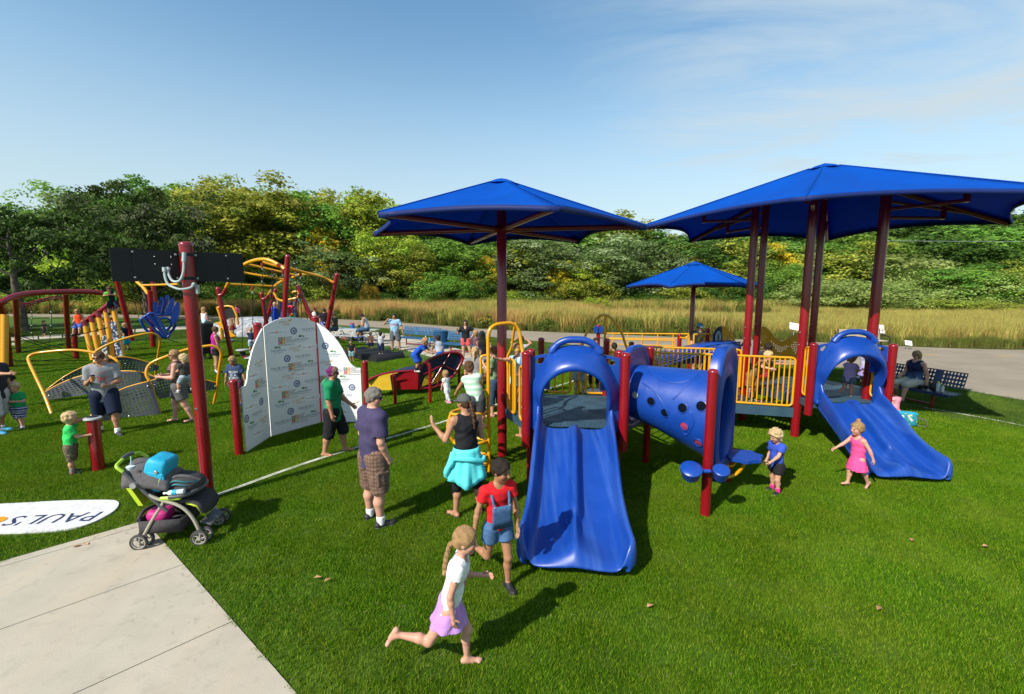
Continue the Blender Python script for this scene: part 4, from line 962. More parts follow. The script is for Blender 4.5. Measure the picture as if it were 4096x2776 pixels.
# ================================================================== tall mast with black panel
mb_=Vector((-4.46,6.35,0))
ms=thing("panel_mast","tall red mast carrying a black panel with grey conduits","mast",mb_)
B().lathe([(0.083,0),(0.083,3.66),(0.087,3.66),(0.087,3.69),(0.07,3.712),(0.03,3.72),(0,3.721)],mb_,24).obj("pole",RED,ms)
pd=Vector((0.68,0.733,0));pn=Vector((0.733,-0.68,0));pc=mb_-pn*0.115+Vector((0,0,3.39))-pd*0.03
MR=Matrix((pd,-pn,Vector((0,0,1)))).transposed()
pan=B().box(pc,(1.06,0.02,0.415),MR).obj("panel",BLACK,ms)
for s_ in(-1,1):
 B().box(pc+pd*s_*0.635-pn*0.018,(0.25,0.016,0.425),MR).obj("end_plate",BLACK,ms)
 for z in(-0.16,0.17):B().lathe([(0.013,0),(0.012,0.008),(0.0,0.012)],pc+pd*s_*0.535+pn*0.011+Vector((0,0,z)),10,pn).obj("bolt",STEEL,pan)
for x in(-0.31,-0.13):
 for z in(0.02,0.12):B().lathe([(0.007,0),(0.0,0.008)],pc+pd*x+pn*0.011+Vector((0,0,z)),8,pn).obj("screw",STEEL,pan)
for z in(3.545,3.225):
 B().lathe([(0.086,-0.022),(0.0885,-0.02),(0.0885,0.02),(0.086,0.022)],mb_+Vector((0,0,z)),24).obj("band",BLACK,ms)
 for s_ in(-1,1):B().lathe([(0.016,0),(0.014,0.012),(0,0.016)],mb_+Vector((0,0,z))+pd*s_*0.115-pn*0.06,10,pn).obj("bolt",STEEL,ms)
def onp(px,py,off):
 r=ray(px,py);o=Vector((0,0,HC));k=((pc+pn*off)-o).dot(pn)/r.dot(pn);return o+r*k
yq=6.28
cnd=[fillet([onp(673,1070,0.03),onp(673,1095,0.05),onp(690,1128,0.10),D(720,1126,6.22),D(735,1090,6.24),D(737,1010,6.26)],0.09,6),
fillet([onp(657,1070,0.03),onp(660,1110,0.05),onp(672,1140,0.08),D(720,1160,6.2),D(765,1152,6.26),D(777,1135,6.32)],0.09,6)]
for c_ in cnd:
 cd=B().tube(c_,0.0165,10).obj("conduit",GREYPVC,ms)
 for e,f in((0,3),(-1,-4)):
  B().tube([c_[e],c_[e].lerp(c_[f],0.5)],0.026,10).obj("coupling",GREYPVC,cd)
B().box(D(783,1158,6.36),(0.09,0.05,0.13),None,0.008).obj("junction_box",GREYPVC,ms)
B().tube([D(775,1190,6.36),Vector((mb_.x+0.078,6.36,0.02))],0.014,8).obj("riser_conduit",STEEL,ms)
bt=D(786,1636,6.27);bo=B().lathe([(0.022,-0.06),(0.022,0.0)],bt,14,(0.75,-0.65,0)).obj("push_button",RED,ms)
B().lathe([(0.019,0),(0.019,0.012),(0.008,0.012),(0.006,0.018),(0,0.018)],bt,14,(0.75,-0.65,0)).obj("button_face",STEEL,bo)
# ================================================================== photo wall with printed emblems
WL,J1,J2,WR=Vector((-5.02,8.22,0)),Vector((-5.04,9.16,0)),Vector((-4.40,10.20,0)),Vector((-3.43,10.22,0))
wall=thing("photo_wall","folded white photo wall printed with emblems between red posts","photo wall",WL)
post("post",wall,WL+Vector((-0.07,-0.05,0)),1.40,0.075);post("post",wall,WR+Vector((0.08,0.0,0)),1.42,0.07)
post("post",wall,J1+Vector((-0.13,0.06,0)),2.36,0.08);post("post",wall,J2+Vector((-0.07,0.14,0)),2.42,0.08)
def curve_out(pts):return catmull([Vector((x,z,0))for x,z in pts],5)
outl={
'L':(WL,J1,[(0.05,0.02),(0.05,1.27),(0.17,1.27),(0.24,1.36),(0.30,1.55),(0.48,1.86),(0.70,2.10),(0.92,2.28),(0.92,0.02)]),
'M':(J1,J2,[(0.02,0.02),(0.02,2.31),(0.22,2.41),(0.48,2.47),(0.74,2.46),(0.98,2.41),(1.19,2.33),(1.19,0.02)]),
'R':(J2,WR,[(0.02,0.02),(0.02,2.32),(0.25,2.15),(0.45,1.92),(0.60,1.66),(0.70,1.44),(0.78,1.34),(0.86,1.29),(0.95,1.285),(0.95,0.02)])}
ICOL={k:mat("ink_"+k,c_,0.5,0.3,0.03)for k,c_ in dict(navy=(0.03,0.06,0.22),green=(0.05,0.16,0.06),red=(0.40,0.02,0.02),orange=(0.62,0.22,0.03),yel=(0.62,0.40,0.05),teal=(0.02,0.13,0.17),lime=(0.22,0.42,0.05),black=(0.025,0.025,0.03),white=(0.85,0.85,0.85),gold=(0.55,0.33,0.08),slate=(0.09,0.13,0.25)).items()}
IK=list(ICOL)
class Ink:
 def __init__(s):s.V=[];s.F=[];s.m=[]
 def text(s,t,x,y,size,ink,depth=0.0012,**k):
  V,Fc=text_cached(t,size=1.0,**k);o=len(s.V)
  s.V+=[(x+v[0]*size,depth,y+v[1]*size)for v in V];s.F+=[tuple(i+o for i in f)for f in Fc];s.m+=[IK.index(ink)]*len(Fc)
 def poly(s,P,ink,depth=0.0008):o=len(s.V);s.V+=[(x,depth,y)for x,y in P];s.F.append(tuple(range(o,o+len(P))));s.m.append(IK.index(ink))
 def rect(s,x0,y0,x1,y1,ink,depth=0.0008):s.poly([(x0,y0),(x1,y0),(x1,y1),(x0,y1)],ink,depth)
 def ring(s,x,y,r0,r1,ink,depth=0.0008,n=20):
  for k in range(n):
   a,c_=2*math.pi*k/n,2*math.pi*(k+1)/n
   s.poly([(x+r0*math.cos(a),y+r0*math.sin(a)),(x+r1*math.cos(a),y+r1*math.sin(a)),(x+r1*math.cos(c_),y+r1*math.sin(c_)),(x+r0*math.cos(c_),y+r0*math.sin(c_))],ink,depth)
 def mesh(s,name):
  me=mkmesh(name,np.array(s.V),s.F,False)
  for k in IK:me.materials.append(ICOL[k])
  me.polygons.foreach_set("material_index",np.array(s.m,dtype=np.int32));return me
LG=[]
i_=Ink()
for cx_,cy_,ink,ch in((-0.105,0.035,'green','G'),(-0.045,0.035,'orange','V'),(-0.105,-0.025,'red','C'),(-0.045,-0.025,'yel','F')):
 i_.rect(cx_-0.028,cy_-0.028,cx_+0.028,cy_+0.028,ink);i_.text(ch,cx_,cy_,0.052,'white',bold=0.01)
for k,tx in enumerate(("GOLDEN","VALLEY","COMMUNITY","FOUNDATION")):i_.text(tx,-0.01,0.05-0.026*k,0.030,'black',align='LEFT')
i_.text("GVCFOUNDATION.ORG",0.0,-0.07,0.027,'black',bold=0.005);LG.append(i_.mesh("logo_a"))
i_=Ink();i_.text("PAUL'S  PALS",0,0.01,0.05,'slate');i_.poly([(0.0+0.013*math.cos(a),0.012+0.02*math.sin(a))for a in np.linspace(0,6.28,9)[:-1]],'lime');i_.text("park and playground",0,-0.032,0.014,'slate');i_.rect(-0.13,-0.018,0.13,-0.015,'slate');LG.append(i_.mesh("logo_b"))
i_=Ink();i_.text("ThreeRivers",0,0.0,0.052,'teal',shear=0.1);i_.text("PARK DISTRICT",0,-0.038,0.024,'teal')
for k,ink in((0,'teal'),(1,'lime')):i_.poly([(-0.07+0.012*j,0.042+0.012*k+0.022*math.sin(j*0.52))for j in range(7)]+[(-0.07+0.012*j+0.05,0.034+0.012*k+0.02*math.sin(j*0.6))for j in range(6,-1,-1)],ink)
LG.append(i_.mesh("logo_c"))
i_=Ink();i_.text("golden",-0.03,0.012,0.055,'gold',shear=0.2);i_.text("valley",0.02,-0.03,0.055,'gold',shear=0.2);i_.text("city of",-0.06,0.05,0.02,'gold');i_.poly([(0.05,0.02),(0.075,0.045),(0.09,0.03),(0.11,0.055),(0.125,0.05),(0.10,0.02),(0.085,0.005),(0.07,0.022)],'gold');LG.append(i_.mesh("logo_d"))
i_=Ink();i_.rect(-0.135,-0.04,0.135,0.04,'white',0.0006);i_.text("Rotary",-0.085,0,0.034,'navy',bold=0.006,depth=0.0014);i_.ring(-0.012,0,0.011,0.023,'orange',0.0014,12);i_.text("Club of",0.06,0.014,0.026,'slate',depth=0.0014);i_.text("Golden Valley",0.075,-0.014,0.024,'slate',depth=0.0014);LG.append(i_.mesh("logo_e"))
i_=Ink();i_.ring(0,0,0.048,0.06,'navy');i_.ring(0,0,0.036,0.045,'navy');i_.poly([(-0.022,0.016),(0.022,0.016),(0.02,-0.012),(0,-0.026),(-0.02,-0.012)],'navy');i_.rect(0.022,-0.004,0.03,0.014,'navy');i_.text("VALLEY",0,0.0,0.014,'white',depth=0.0014);LG.append(i_.mesh("logo_f"))
ZU=Vector((0,0,1));u_off=0.0;ORDL=[0,2,3,4,5,1]
for key,(a,b_,pts)in outl.items():
 d=(b_-a).normalized();nrm=Vector((d.y,-d.x,0));poly=[]
 for i in range(len(pts)):
  p,q=pts[i],pts[(i+1)%len(pts)]
  poly.append(p)
 if key!='M':
  core=pts[2:-2]if key=='R' else pts[3:-1]
 sm=[(v.x,v.y)for v in curve_out(pts[1:-1])]
 if key=='L':sm=[pts[1]]+[(v.x,v.y)for v in curve_out(pts[2:-1])]
 outline=[pts[0]]+sm+[pts[-1]]
 pl=B().prism([a+d*x+ZU*z for x,z in outline][::-1],nrm,0.022).obj("panel",WHITE,wall)
 l=pts[-1][0]
 for row in range(13):
  z=2.37-0.192*row
  for c_ in range(-3,11):
   ug=-0.06+(0.185 if row%2 else 0.0)+c_*0.37;u=ug-u_off
   kx=[5,1,0,2,3,4][(c_+2*row)%6]
   hw=0.14 if kx!=5 else 0.065
   if u-hw<0.0 or u+hw>l+0.03:continue
   if not all(inpoly(uu,zz,outline)for uu in(u-hw,u,u+hw)for zz in(z-0.06,z+0.06)):continue
   if z<0.16:continue
   o=bpy.data.objects.new("printed_emblem",LG[kx]);COL.objects.link(o);o.parent=pl
   Mx=Matrix((d,nrm,ZU)).transposed().to_4x4();Mx.translation=a+d*u+ZU*z+nrm*0.0112-WL
   o.matrix_local=Mx@Matrix.Diagonal((1.28,1,1.28,1))
 u_off+=(b_-a).length
# ================================================================== short red drum post the child leans on
dpb=Vector((-7.08,7.46,0));dp=thing("talk_drum_post","short dark red post with grey drum top, touched by a small child","play post",dpb)
B().lathe([(0.09,0),(0.09,0.90)],dpb,22).obj("column",RED,dp)
tp=B().lathe([(0.118,0.895),(0.125,0.905),(0.118,0.925),(0.08,0.935)],dpb,24).obj("rim",mat("pale_grey_plastic",(0.34,0.35,0.35),0.5),dp)
B().lathe([(0.08,0.93),(0.072,0.95),(0.0,0.955)],dpb,24).obj("top_pad",RUB,tp)
for k in range(4):a=k*math.pi/2+0.4;B().lathe([(0.012,0),(0,0.008)],dpb+Vector((0.1*math.cos(a),0.1*math.sin(a),0.925)),8).obj("bolt",STEEL,tp)
# ================================================================== helpers for things traced at their own distance
def pxtube(pts,ys,r,m,name,par,n=8,sub=5,fil=None):
 if not hasattr(ys,'__len__'):ys=[ys]*len(pts)
 P=[D(x,y,yy)for(x,y),yy in zip(pts,ys)]
 P=fillet(P,fil,5)if fil else(catmull(P,sub)if len(P)>2 else P)
 return B().tube(P,r,n).obj(name,m,par)
def interp(l,t):
 x=t*(len(l)-1);k=min(int(x),len(l)-2);f=x-k;return tuple(a+(c_-a)*f for a,c_ in zip(l[k],l[k+1]))
def smooth2(l,n=6):return[(p.x,p.y)for p in catmull([Vector((x,y,0))for x,y in l],n)]
def pxpanel(top,bot,y0,y1,nu,nv,par,name,m,th=0.03,hole=0.29,mask=None,edge=YEL,er=0.018):
 T_,B_=smooth2(top),smooth2(bot)if len(bot)>2 else bot
 fn=lambda u,v:D(*interp([tuple(a+(c_-a)*v for a,c_ in zip(interp(B_,u),interp(T_,u)))]*2,0),y0+(y1-y0)*u)
 p=B().perf(fn,nu,nv,th,hole,mask).obj(name,m,par)
 if edge:B().tube([fn(i/24,1.0)for i in range(25)],er,8).obj("edge_pipe",edge,p)
 return p,fn
# ================================================================== humped climber with grey perforated panels
hc0=G(420,1600);hc=thing("arch_climber","low arched climber of dark grey perforated panels with yellow rails","climber",hc0)
def hmask(k):return lambda u,v:0.14<v<0.88 and 0.06<u<0.94 and not(0.46<u<0.52)
pxpanel([(185,1560),(260,1505),(340,1465),(430,1435),(500,1428),(570,1442),(634,1462)],[(170,1590),(330,1545),(480,1505),(634,1480)],13.0,14.6,34,8,hc,"climbing_panel",GREYP,mask=hmask(0))
pxpanel([(168,1575),(240,1535),(320,1505),(420,1488),(520,1484),(580,1492),(630,1512)],[(172,1602),(330,1580),(450,1560),(560,1545),(630,1535)],12.2,12.8,34,8,hc,"climbing_panel",GREYP,mask=hmask(1))
pxpanel([(345,1690),(385,1635),(430,1592),(500,1552),(600,1524)],[(345,1708),(430,1702),(520,1688),(645,1656)],10.0,10.9,26,12,hc,"climbing_panel",GREYP,mask=hmask(2))
pxpanel([(602,1524),(660,1506),(720,1502),(790,1512),(830,1522),(872,1532)],[(640,1596),(700,1584),(760,1572),(872,1556)],11.0,11.8,24,7,hc,"climbing_panel",GREYP,mask=hmask(3))
pxtube([(602,1524),(620,1580),(645,1656)],[10.95,10.95,10.95],0.02,YEL,"panel_edge_pipe",hc)
pxtube([(207,1656),(178,1580),(140,1500),(114,1440),(125,1420),(165,1410),(260,1401),(330,1403),(420,1420),(470,1445),(476,1485)],[10.95,11.2,11.5,11.8,11.9,12,12.1,12.2,12.3,12.3,12.3],0.036,YEL,"hand_rail",hc)
pxtube([(380,1448),(374,1420),(385,1404),(440,1375),(520,1348),(590,1334),(620,1336),(640,1358),(636,1400),(628,1450),(622,1504)],[13.2,13.3,13.4,13.6,13.9,14.2,14.4,14.6,14.8,15.1,15.6],0.036,YEL,"hand_rail",hc)
pxtube([(598,1522),(586,1500),(590,1472),(610,1450),(660,1428),(740,1400),(820,1385),(855,1385),(884,1410),(876,1480),(866,1560),(854,1616)],[10.9,10.9,10.95,11,11.1,11.3,11.5,11.6,11.7,11.75,11.8,11.85],0.036,YEL,"hand_rail",hc)
pxtube([(382,1450),(384,1440)],13.2,0.03,YEL,"rail_end",hc)
for px,py,yy in((195,1582,12.2),(250,1520,13.2),(500,1455,14),(600,1470,14.4),(420,1640,10.3),(590,1545,10.85),(622,1640,10.9),(515,1665,10.6),(860,1545,11.75),(618,1540,11)):
 B().lathe([(0.02,0),(0,0.014)],D(px,py,yy-0.02),8,(0.1,-1,0.1)).obj("bolt",STEEL,hc)
# ================================================================== red arch with net and yellow fins, far left
ra=thing("net_climber","red arched net climber with leaning yellow fin posts","climber",G(170,1400))
pxtube([(-260,1330),(-90,1250),(0,1212),(50,1188),(130,1173),(270,1167),(380,1169),(430,1180),(455,1200),(462,1216)],[15.5,16,16.3,16.8,17.5,18.5,19.3,19.6,19.8,20],0.105,RED,"arch_pipe",ra,12)
pxtube([(445,1210),(400,1245),(340,1288),(312,1312),(300,1335),(300,1380),(308,1440)],[19.9,19.9,19.8,19.7,19.6,19.6,19.6],0.10,RED,"arch_pipe",ra,12)
for px,ty,by,yy in((62,1190,1412,21.6),(263,1172,1396,23)):pxtube([(px,ty),(px+12,by)],[yy*0.9,yy],0.105,RED,"post",ra,12)
pxtube([(0,1215),(22,1300),(40,1462)],[16.3,16.9,17.6],0.10,RED,"post",ra,12)
for k,(tx,ty,bx_,by)in enumerate(((338,1296,372,1440),(366,1276,400,1448),(392,1256,430,1440),(422,1234,448,1425),(452,1222,492,1428),(425,1260,470,1430))):
 y0=19.5+0.15*k
 fp=pxtube([(tx,ty),(bx_,by)],[y0,y0-0.3],0.095,YEL,"fin_post",ra,12)
 pxtube([(tx-3,ty-12),(tx+4,ty+16)],[y0,y0-0.02],0.10,RED,"sleeve",fp,12)
SPK=mat("speckled_grip_panel",(0.05,0.07,0.13),0.55,0.4,0.0);fleck(SPK,11,(0.72,0.72,0.70),0.52,0.56,1.0,1)
for tp_,bt_ in((((440,1290),(462,1285)),((468,1425),(490,1425))),(((405,1345),(425,1340)),((410,1425),(430,1415))),(((352,1386),(370,1390)),((356,1402),(378,1405)))):
 B().prism([D(*bt_[0],19.4),D(*bt_[1],19.5),D(*tp_[1],19.6),D(*tp_[0],19.5)],(0.2,-1,0),0.05).obj("grip_panel",SPK,ra)
for px in(-6,8,20):pxtube([(px,1258),(px-2,1505)],[16.0,15.7],0.10,YEL,"fin_post",ra,12)
net=B()
for(a,c_)in(((20,1325),(340,1418)),((22,1330),(300,1430)),((5,1396),(255,1378)),((10,1420),(262,1372)),((0,1450),(310,1430)),((5,1462),(330,1446)),((70,1395),(430,1310)),((80,1410),(350,1360)),((30,1440),(380,1440)),((262,1372),(310,1394)),((250,1345),(430,1312))):
 net.tube([D(*a,17),D((a[0]+c_[0])/2,(a[1]+c_[1])/2+4,18),D(*c_,19.4)],0.014,5)
for py,q in((1246,1),(1272,1),(1300,1),(1330,1)):net.tube(catmull([D(75,py,21.4),D(130,py+3,22),D(200,py+1,22.6),D(255,py,23)],3),0.013,5)
for px in(122,200):net.tube(catmull([D(px,1212,22),D(px+6,1260,22),D(px-4+8,1320,22),D(px+18 if px<150 else px-4,1376,22)],3),0.013,5)
o=net.obj("rope_net",ROPE,ra);o["kind"]="stuff"
knots=B()
for px in(126,204):
 for py in(1248,1273,1302,1331):knots.ball(D(px,py,21.9),0.03,6,4)
o=knots.obj("rope_clamp",STEEL,ra);o["kind"]="stuff"
for dy in(0,9):pxtube([(72,1214+dy),(115,1212+dy),(170,1196+dy),(225,1186+dy),(255,1190+dy)],[21.5,21.8,22.2,22.6,23],0.035,RED,"ladder_rail",ra)
for t in range(7):px=85+t*25;py=1216-t*4.4+(2 if t<2 else-1);pxtube([(px,py),(px+3,py+9)],22.2,0.022,RED,"ladder_rung",ra)
# ================================================================== blue petal dish on its frame
bd=thing("petal_dish","blue slatted petal dish hanging between leaning dark red posts","swing dish",G(600,1390))
pxtube([(465,1108),(530,1362)],[24,24.6],0.125,RED,"leaning_post",bd,12);pxtube([(600,1162),(614,1388)],[23.4,23.6],0.12,RED,"post",bd,12);pxtube([(612,1128),(622,1220)],[25.5,25.5],0.12,RED,"post",bd,12)
pxtube([(547,1126),(575,1152),(590,1172),(602,1180)],[24.2,24,23.8,23.6],0.08,YEL,"overhead_pipe",bd,10);pxtube([(570,1141),(712,1137)],[24.1,23],0.055,YEL,"overhead_pipe",bd,10)
pet=[[(552,1275),(575,1268),(600,1290),(625,1322),(648,1345),(640,1350),(600,1332),(570,1310)],[(566,1265),(590,1258),(620,1280),(650,1320),(665,1345),(655,1350),(620,1320),(590,1290)],[(578,1256),(605,1250),(640,1285),(672,1330),(690,1340),(670,1352),(640,1320),(600,1280)],
[(614,1262),(612,1215),(622,1204),(632,1240),(622,1262)],[(628,1262),(636,1200),(648,1186),(656,1200),(640,1262)],[(642,1264),(660,1190),(672,1178),(680,1195),(652,1264)],[(655,1266),(680,1205),(690,1190),(700,1198),(694,1240),(672,1264)],[(680,1270),(700,1222),(718,1204),(722,1250),(706,1290),(690,1300)],
[(606,1262),(640,1256),(690,1258),(712,1285),(700,1320),(660,1350),(645,1346),(690,1300),(670,1272),(620,1274)]]
for k,pl_ in enumerate(pet):
 yy=23.9-0.16*(k%4)-0.2*(k<3);gx,gy=sum(x for x,y in pl_)/len(pl_),sum(y for x,y in pl_)/len(pl_);q_=[(gx+(x-gx)*0.80,gy+(y-gy)*0.94)for x,y in pl_]
 lp_=smooth2(q_+[q_[0]],3)[:-1];P=[D(x,y,yy+0.006*(x-640))for x,y in lp_]
 if 3<=k<8:B().prism(P[::-1],(0.2,-1,0.1),0.10).obj("petal",BLUE,bd)
 else:B().tube(P,0.065,8,closed=True).obj("petal",BLUE,bd)
for a,c_ in(((520,1140),(555,1268)),((543,1140),(572,1262)),((562,1142),(585,1254)),((575,1143),(596,1252)),((655,1352),(605,1366)),((655,1352),(725,1374)),((600,1350),(540,1364))):B().tube([D(*a,24),D(*c_,23.8)],0.02,5).obj("rope",ROPE,bd)
# ================================================================== overhead rope frame
of=thing("rope_frame","tall yellow overhead frame on leaning red posts with hanging ropes","climber",G(1100,1420))
for tx,ty,bx_,by,y0,y1,r in((872,1156,926,1424,20.2,20.4,0.095),(1151,1028,1136,1300,18.8,19.0,0.105),(1348,1100,1304,1345,20.6,21,0.10),(1047,1176,1072,1330,23,23.2,0.10),(1192,1146,1262,1310,22.4,22.6,0.095),(1103,1160,1066,1280,24.6,24.8,0.095),(1195,1175,1150,1300,25.5,25.5,0.08)):
 B().tube([D(tx,ty,y0),D(tx,ty,y0).lerp(D(bx_,by,y1),0.5),Vector((D(bx_,by,y1).x,y1,0))]if False else[D(tx,ty,y0),D(bx_,by,y1)+(D(bx_,by,y1)-D(tx,ty,y0)).normalized()*max(0,(D(bx_,by,y1).z)/max(0.2,-(D(bx_,by,y1)-D(tx,ty,y0)).normalized().z))],r,14).obj("leaning_post",RED,of)
 B().ball(D(tx,ty,y0),r*1.03,12,6).obj("post_cap",RED,of)
for pts,ys,r in(([(905,1150),(915,1130),(935,1098),(968,1064),(1010,1044),(1055,1037),(1090,1046),(1115,1060),(1140,1076)],[20.2,20,19.8,19.5,19.3,19.1,19,18.9,18.8],0.075),([(1050,1048),(1110,1066),(1180,1082),(1255,1098),(1300,1114),(1338,1132)],[19.6,19.8,20,20.3,20.5,20.6],0.06),([(1170,1110),(1200,1098),(1230,1096),(1262,1100)],[21,20.8,20.6,20.4],0.06),([(1074,1180),(1096,1148),(1125,1126),(1160,1110)],[23,22.4,21.8,21.2],0.065),([(1094,1170),(1102,1182),(1110,1196),(1135,1204),(1165,1196),(1190,1190),(1198,1170)],[24.4]*7,0.06),([(1168,1172),(1178,1166),(1200,1168),(1196,1178)],[24.4]*4,0.05)):
 pxtube(pts,ys,r,YEL,"overhead_pipe",of,10)
for a,c_,y0,y1 in(((995,1058),(1182,1102),19.6,20.6),((962,1089),(1138,1118),19.8,20.4),((916,1137),(1102,1146),20.2,21.6),((1110,1060),(1300,1112),18.9,20.4)):pxtube([a,c_],[y0,y1],0.055,YEL,"overhead_bar",of,10)
for pts,y_ in(([(872,1180),(890,1178),(902,1158),(907,1146)],20.2),([(1050,1196),(1064,1194),(1074,1180),(1080,1170)],23),([(1110,1058),(1140,1078)],18.85),([(1306,1117),(1338,1134)],20.6)):pxtube(pts,y_,0.078,RED,"sleeve",of,10)
for tx,ty,bx_,by,yy in((966,1098,970,1395,19.9),(1010,1150,1011,1300,20.6),(1049,1056,1058,1300,19.6),(1090,1084,1090,1296,19.9),(1048,1106,1064,1290,20.2),(1084,1146,1092,1300,21.5),(1131,1082,1160,1300,19.8),(1160,1100,1175,1280,20.3),(1187,1080,1184,1280,20),(1202,1092,1206,1280,20.2),(1206,1180,1232,1282,21),(1196,1180,1190,1282,21)):
 r_=B().tube([D(tx,ty,yy),D(bx_,by,yy)],0.016,5).obj("rope",ROPE,of)
 B().box(D(tx,ty+3,yy),(0.1,0.1,0.16),None,0.02).obj("clamp",RED,r_);B().tube([D(tx,ty+14,yy),D(tx,ty+24,yy)],0.035,8).obj("swivel",STEEL,r_)
ds=D(970,1400,19.9);dk_=B().lathe([(0.06,-0.09),(0.25,-0.03),(0.27,0.0),(0.26,0.03),(0.05,0.04),(0,0.04)],ds,20).obj("disc_seat",mat("pale_grey_plastic",(0.34,0.35,0.35),0.5),of)
B().lathe([(0.11,-0.25),(0.11,-0.05)],ds,14).obj("rubber_hub",RUB,dk_);B().tube([ds-Vector((0,0,0.2)),Vector((ds.x+0.1,ds.y,0))],0.085,12).obj("pedestal",RED,of)
ds2=D(1003,1431,19.2);B().lathe([(0.06,-0.09),(0.24,-0.03),(0.26,0.0),(0.1,0.04),(0,0.04)],ds2,18).obj("disc_seat",mat("pale_grey_plastic",(0.34,0.35,0.35),0.5),of);B().tube([ds2,Vector((ds2.x,ds2.y,0))],0.08,12).obj("pedestal",RED,of)
pb=B().prism([D(x,y,25)for x,y in((1120,1210),(1180,1208),(1184,1290),(1126,1292))],(0,-1,0),0.08).obj("back_panel",BLUE,of)
mound=thing("climbing_mound","low grey speckled climbing mound behind the rope frame","mound",G(1020,1345))
MND=mat("speckled_mound",(0.22,0.23,0.25),0.8,0.3,0.2,6,bump=0.5,bscale=9);fleck(MND,5,(0.46,0.47,0.48),0.5,0.6,0.8);fleck(MND,7,(0.10,0.13,0.2),0.6,0.66,0.9)
mc=G(1030,1335);rows=[]
for i in range(13):
 a=i/12*math.pi*0.5;rows.append([mc+Vector((3.6*math.cos(a)*math.cos(t)*(1+0.1*math.sin(3*t)),2.4*math.cos(a)*math.sin(t),1.15*math.sin(a)))for t in np.linspace(0,2*math.pi,33)])
B().sheet([list(r_)for r_ in zip(*rows)]).obj("mound_shell",MND,mound)
yt=thing("slide_tower","small yellow tower with black back panel and yellow slide","slide tower",G(900,1395))
for pts in([(868,1228),(880,1262),(888,1300),(892,1355)],[(930,1226),(945,1256),(953,1300)]):pxtube(pts,23.5,0.06,YEL,"post",yt)
pxtube([(870,1230),(895,1226),(912,1224),(932,1228)],23.5,0.05,YEL,"top_rail",yt);B().prism([D(x,y,23.5)for x,y in((886,1240),(932,1232),(942,1268),(896,1278))],(0,-1,0.1),0.06).obj("back_panel",BLACK,yt)
B().prism([D(x,y,22.8)for x,y in((862,1290),(880,1290),(945,1346),(925,1350))],(0.3,-1,0.5),0.12).obj("slide",YEL,yt);pxtube([(884,1312),(888,1356)],22.6,0.06,YEL,"slide_leg",yt)
# ================================================================== black rubber punch barrels on springs
SPR=mat("dark_spring",(0.02,0.02,0.022),0.4,0.5,0.05)
for(px,ty,by,yy,hw,lab)in((822,1293,1400,19.6,0.36,"tall black rubber barrel on springs beside the pink tank top"),):
 c_=D(px,by,yy);z1=D(px,ty,yy).z;t=thing("spring_barrel",lab,"barrel",(c_.x,yy,0))
 B().lathe([(hw*0.9,0.28),(hw*0.95,0.3),(hw,z1-0.1),(hw*1.03,z1-0.06),(hw*1.0,z1),(hw*0.9,z1+0.02),(0,z1+0.02)],(c_.x,yy,0),24).obj("barrel",RUB,t)
 for k in range(5):
  a=k*1.26;p=Vector((c_.x+0.2*math.cos(a),yy+0.2*math.sin(a),0));B().tube([p+Vector((0.06*math.cos(s_),0.06*math.sin(s_),0.012*s_))for s_ in np.linspace(0,24,60)],0.012,5).obj("spring",SPR,t)
# ================================================================== red and yellow ramp with round end
rp=thing("ramp_crossing","dark red ramp with yellow inserts and a round tilted end","ramp",G(1680,1560))
YPL=mat("yellow_sheet_plastic",(0.55,0.36,0.02),0.45,0.4,0.08,6);NVP=mat("navy_sheet_plastic",(0.012,0.02,0.055),0.45,0.4,0.08,6)
y0,y1=12.4,13.4
def rpan(pts,yy,name,m,th=0.04,dy=0.0):
 ys=yy if hasattr(yy,'__len__')else[yy]*len(pts);return B().prism([D(x,y,q+dy)for(x,y),q in zip(pts,ys)][::-1],(0.15,-1,0),th).obj(name,m,rp)
fy=lambda x:12.6+(x-1464)*0.0022
top1=smooth2([(1464,1524),(1520,1500),(1580,1488),(1640,1484),(1670,1482)],5)
rpan([(1464,1561)]+[(1464,1528)]+[(x,y+4)for x,y in top1[4:12]]+[(1560,1500),(1568,1559)],[fy(1510)]*12 if False else[fy(1500)]*(2+8+2),"insert_panel",YPL)
rpan([(1562,1500),(1580,1493),(1672,1486),(1672,1556),(1570,1559)],fy(1610),"side_panel",RED)
B().tube([D(x,y,fy(x)-0.03)for x,y in top1],0.035,10).obj("edge_pipe",RED,rp)
B().sheet([[D(x,y-1,fy(x)),D(x,y-1,fy(x))+Vector((0.35,1.1,0.0))]for x,y in top1],0.04).obj("tread",NVP,rp)
rim=smooth2([(1676,1556),(1672,1500),(1686,1466),(1715,1440),(1760,1420),(1800,1410),(1830,1412),(1845,1420),(1850,1436),(1838,1465),(1815,1500),(1780,1530),(1735,1548),(1700,1553)],4)
yr=lambda x:13.0+(x-1676)*0.0045
rdisc=B().prism([D(x,y,yr(x)+0.02)for x,y in rim][::-1],(0.25,-1,0.2),0.05).obj("round_panel",NVP,rp)
B().tube([D(x,y,yr(x)-0.02)for x,y in rim],0.045,10,closed=True).obj("rim_pipe",RED,rp)
for pl_ in([(1684,1548),(1700,1506),(1740,1484),(1718,1535)],[(1726,1540),(1762,1478),(1784,1494),(1768,1520)]):B().prism([D(x,y,yr(x)-0.035)for x,y in pl_][::-1],(0.25,-1,0.2),0.03).obj("insert_panel",YPL,rdisc)
for a,c_ in(((1720,1545),(1800,1415)),((1690,1500),(1770,1460)),((1770,1460),(1830,1488)),((1748,1544),(1770,1460))):B().tube([D(*a,yr(a[0])-0.05),D(*c_,yr(c_[0])-0.05)],0.022,6).obj("brace",RED,rdisc)
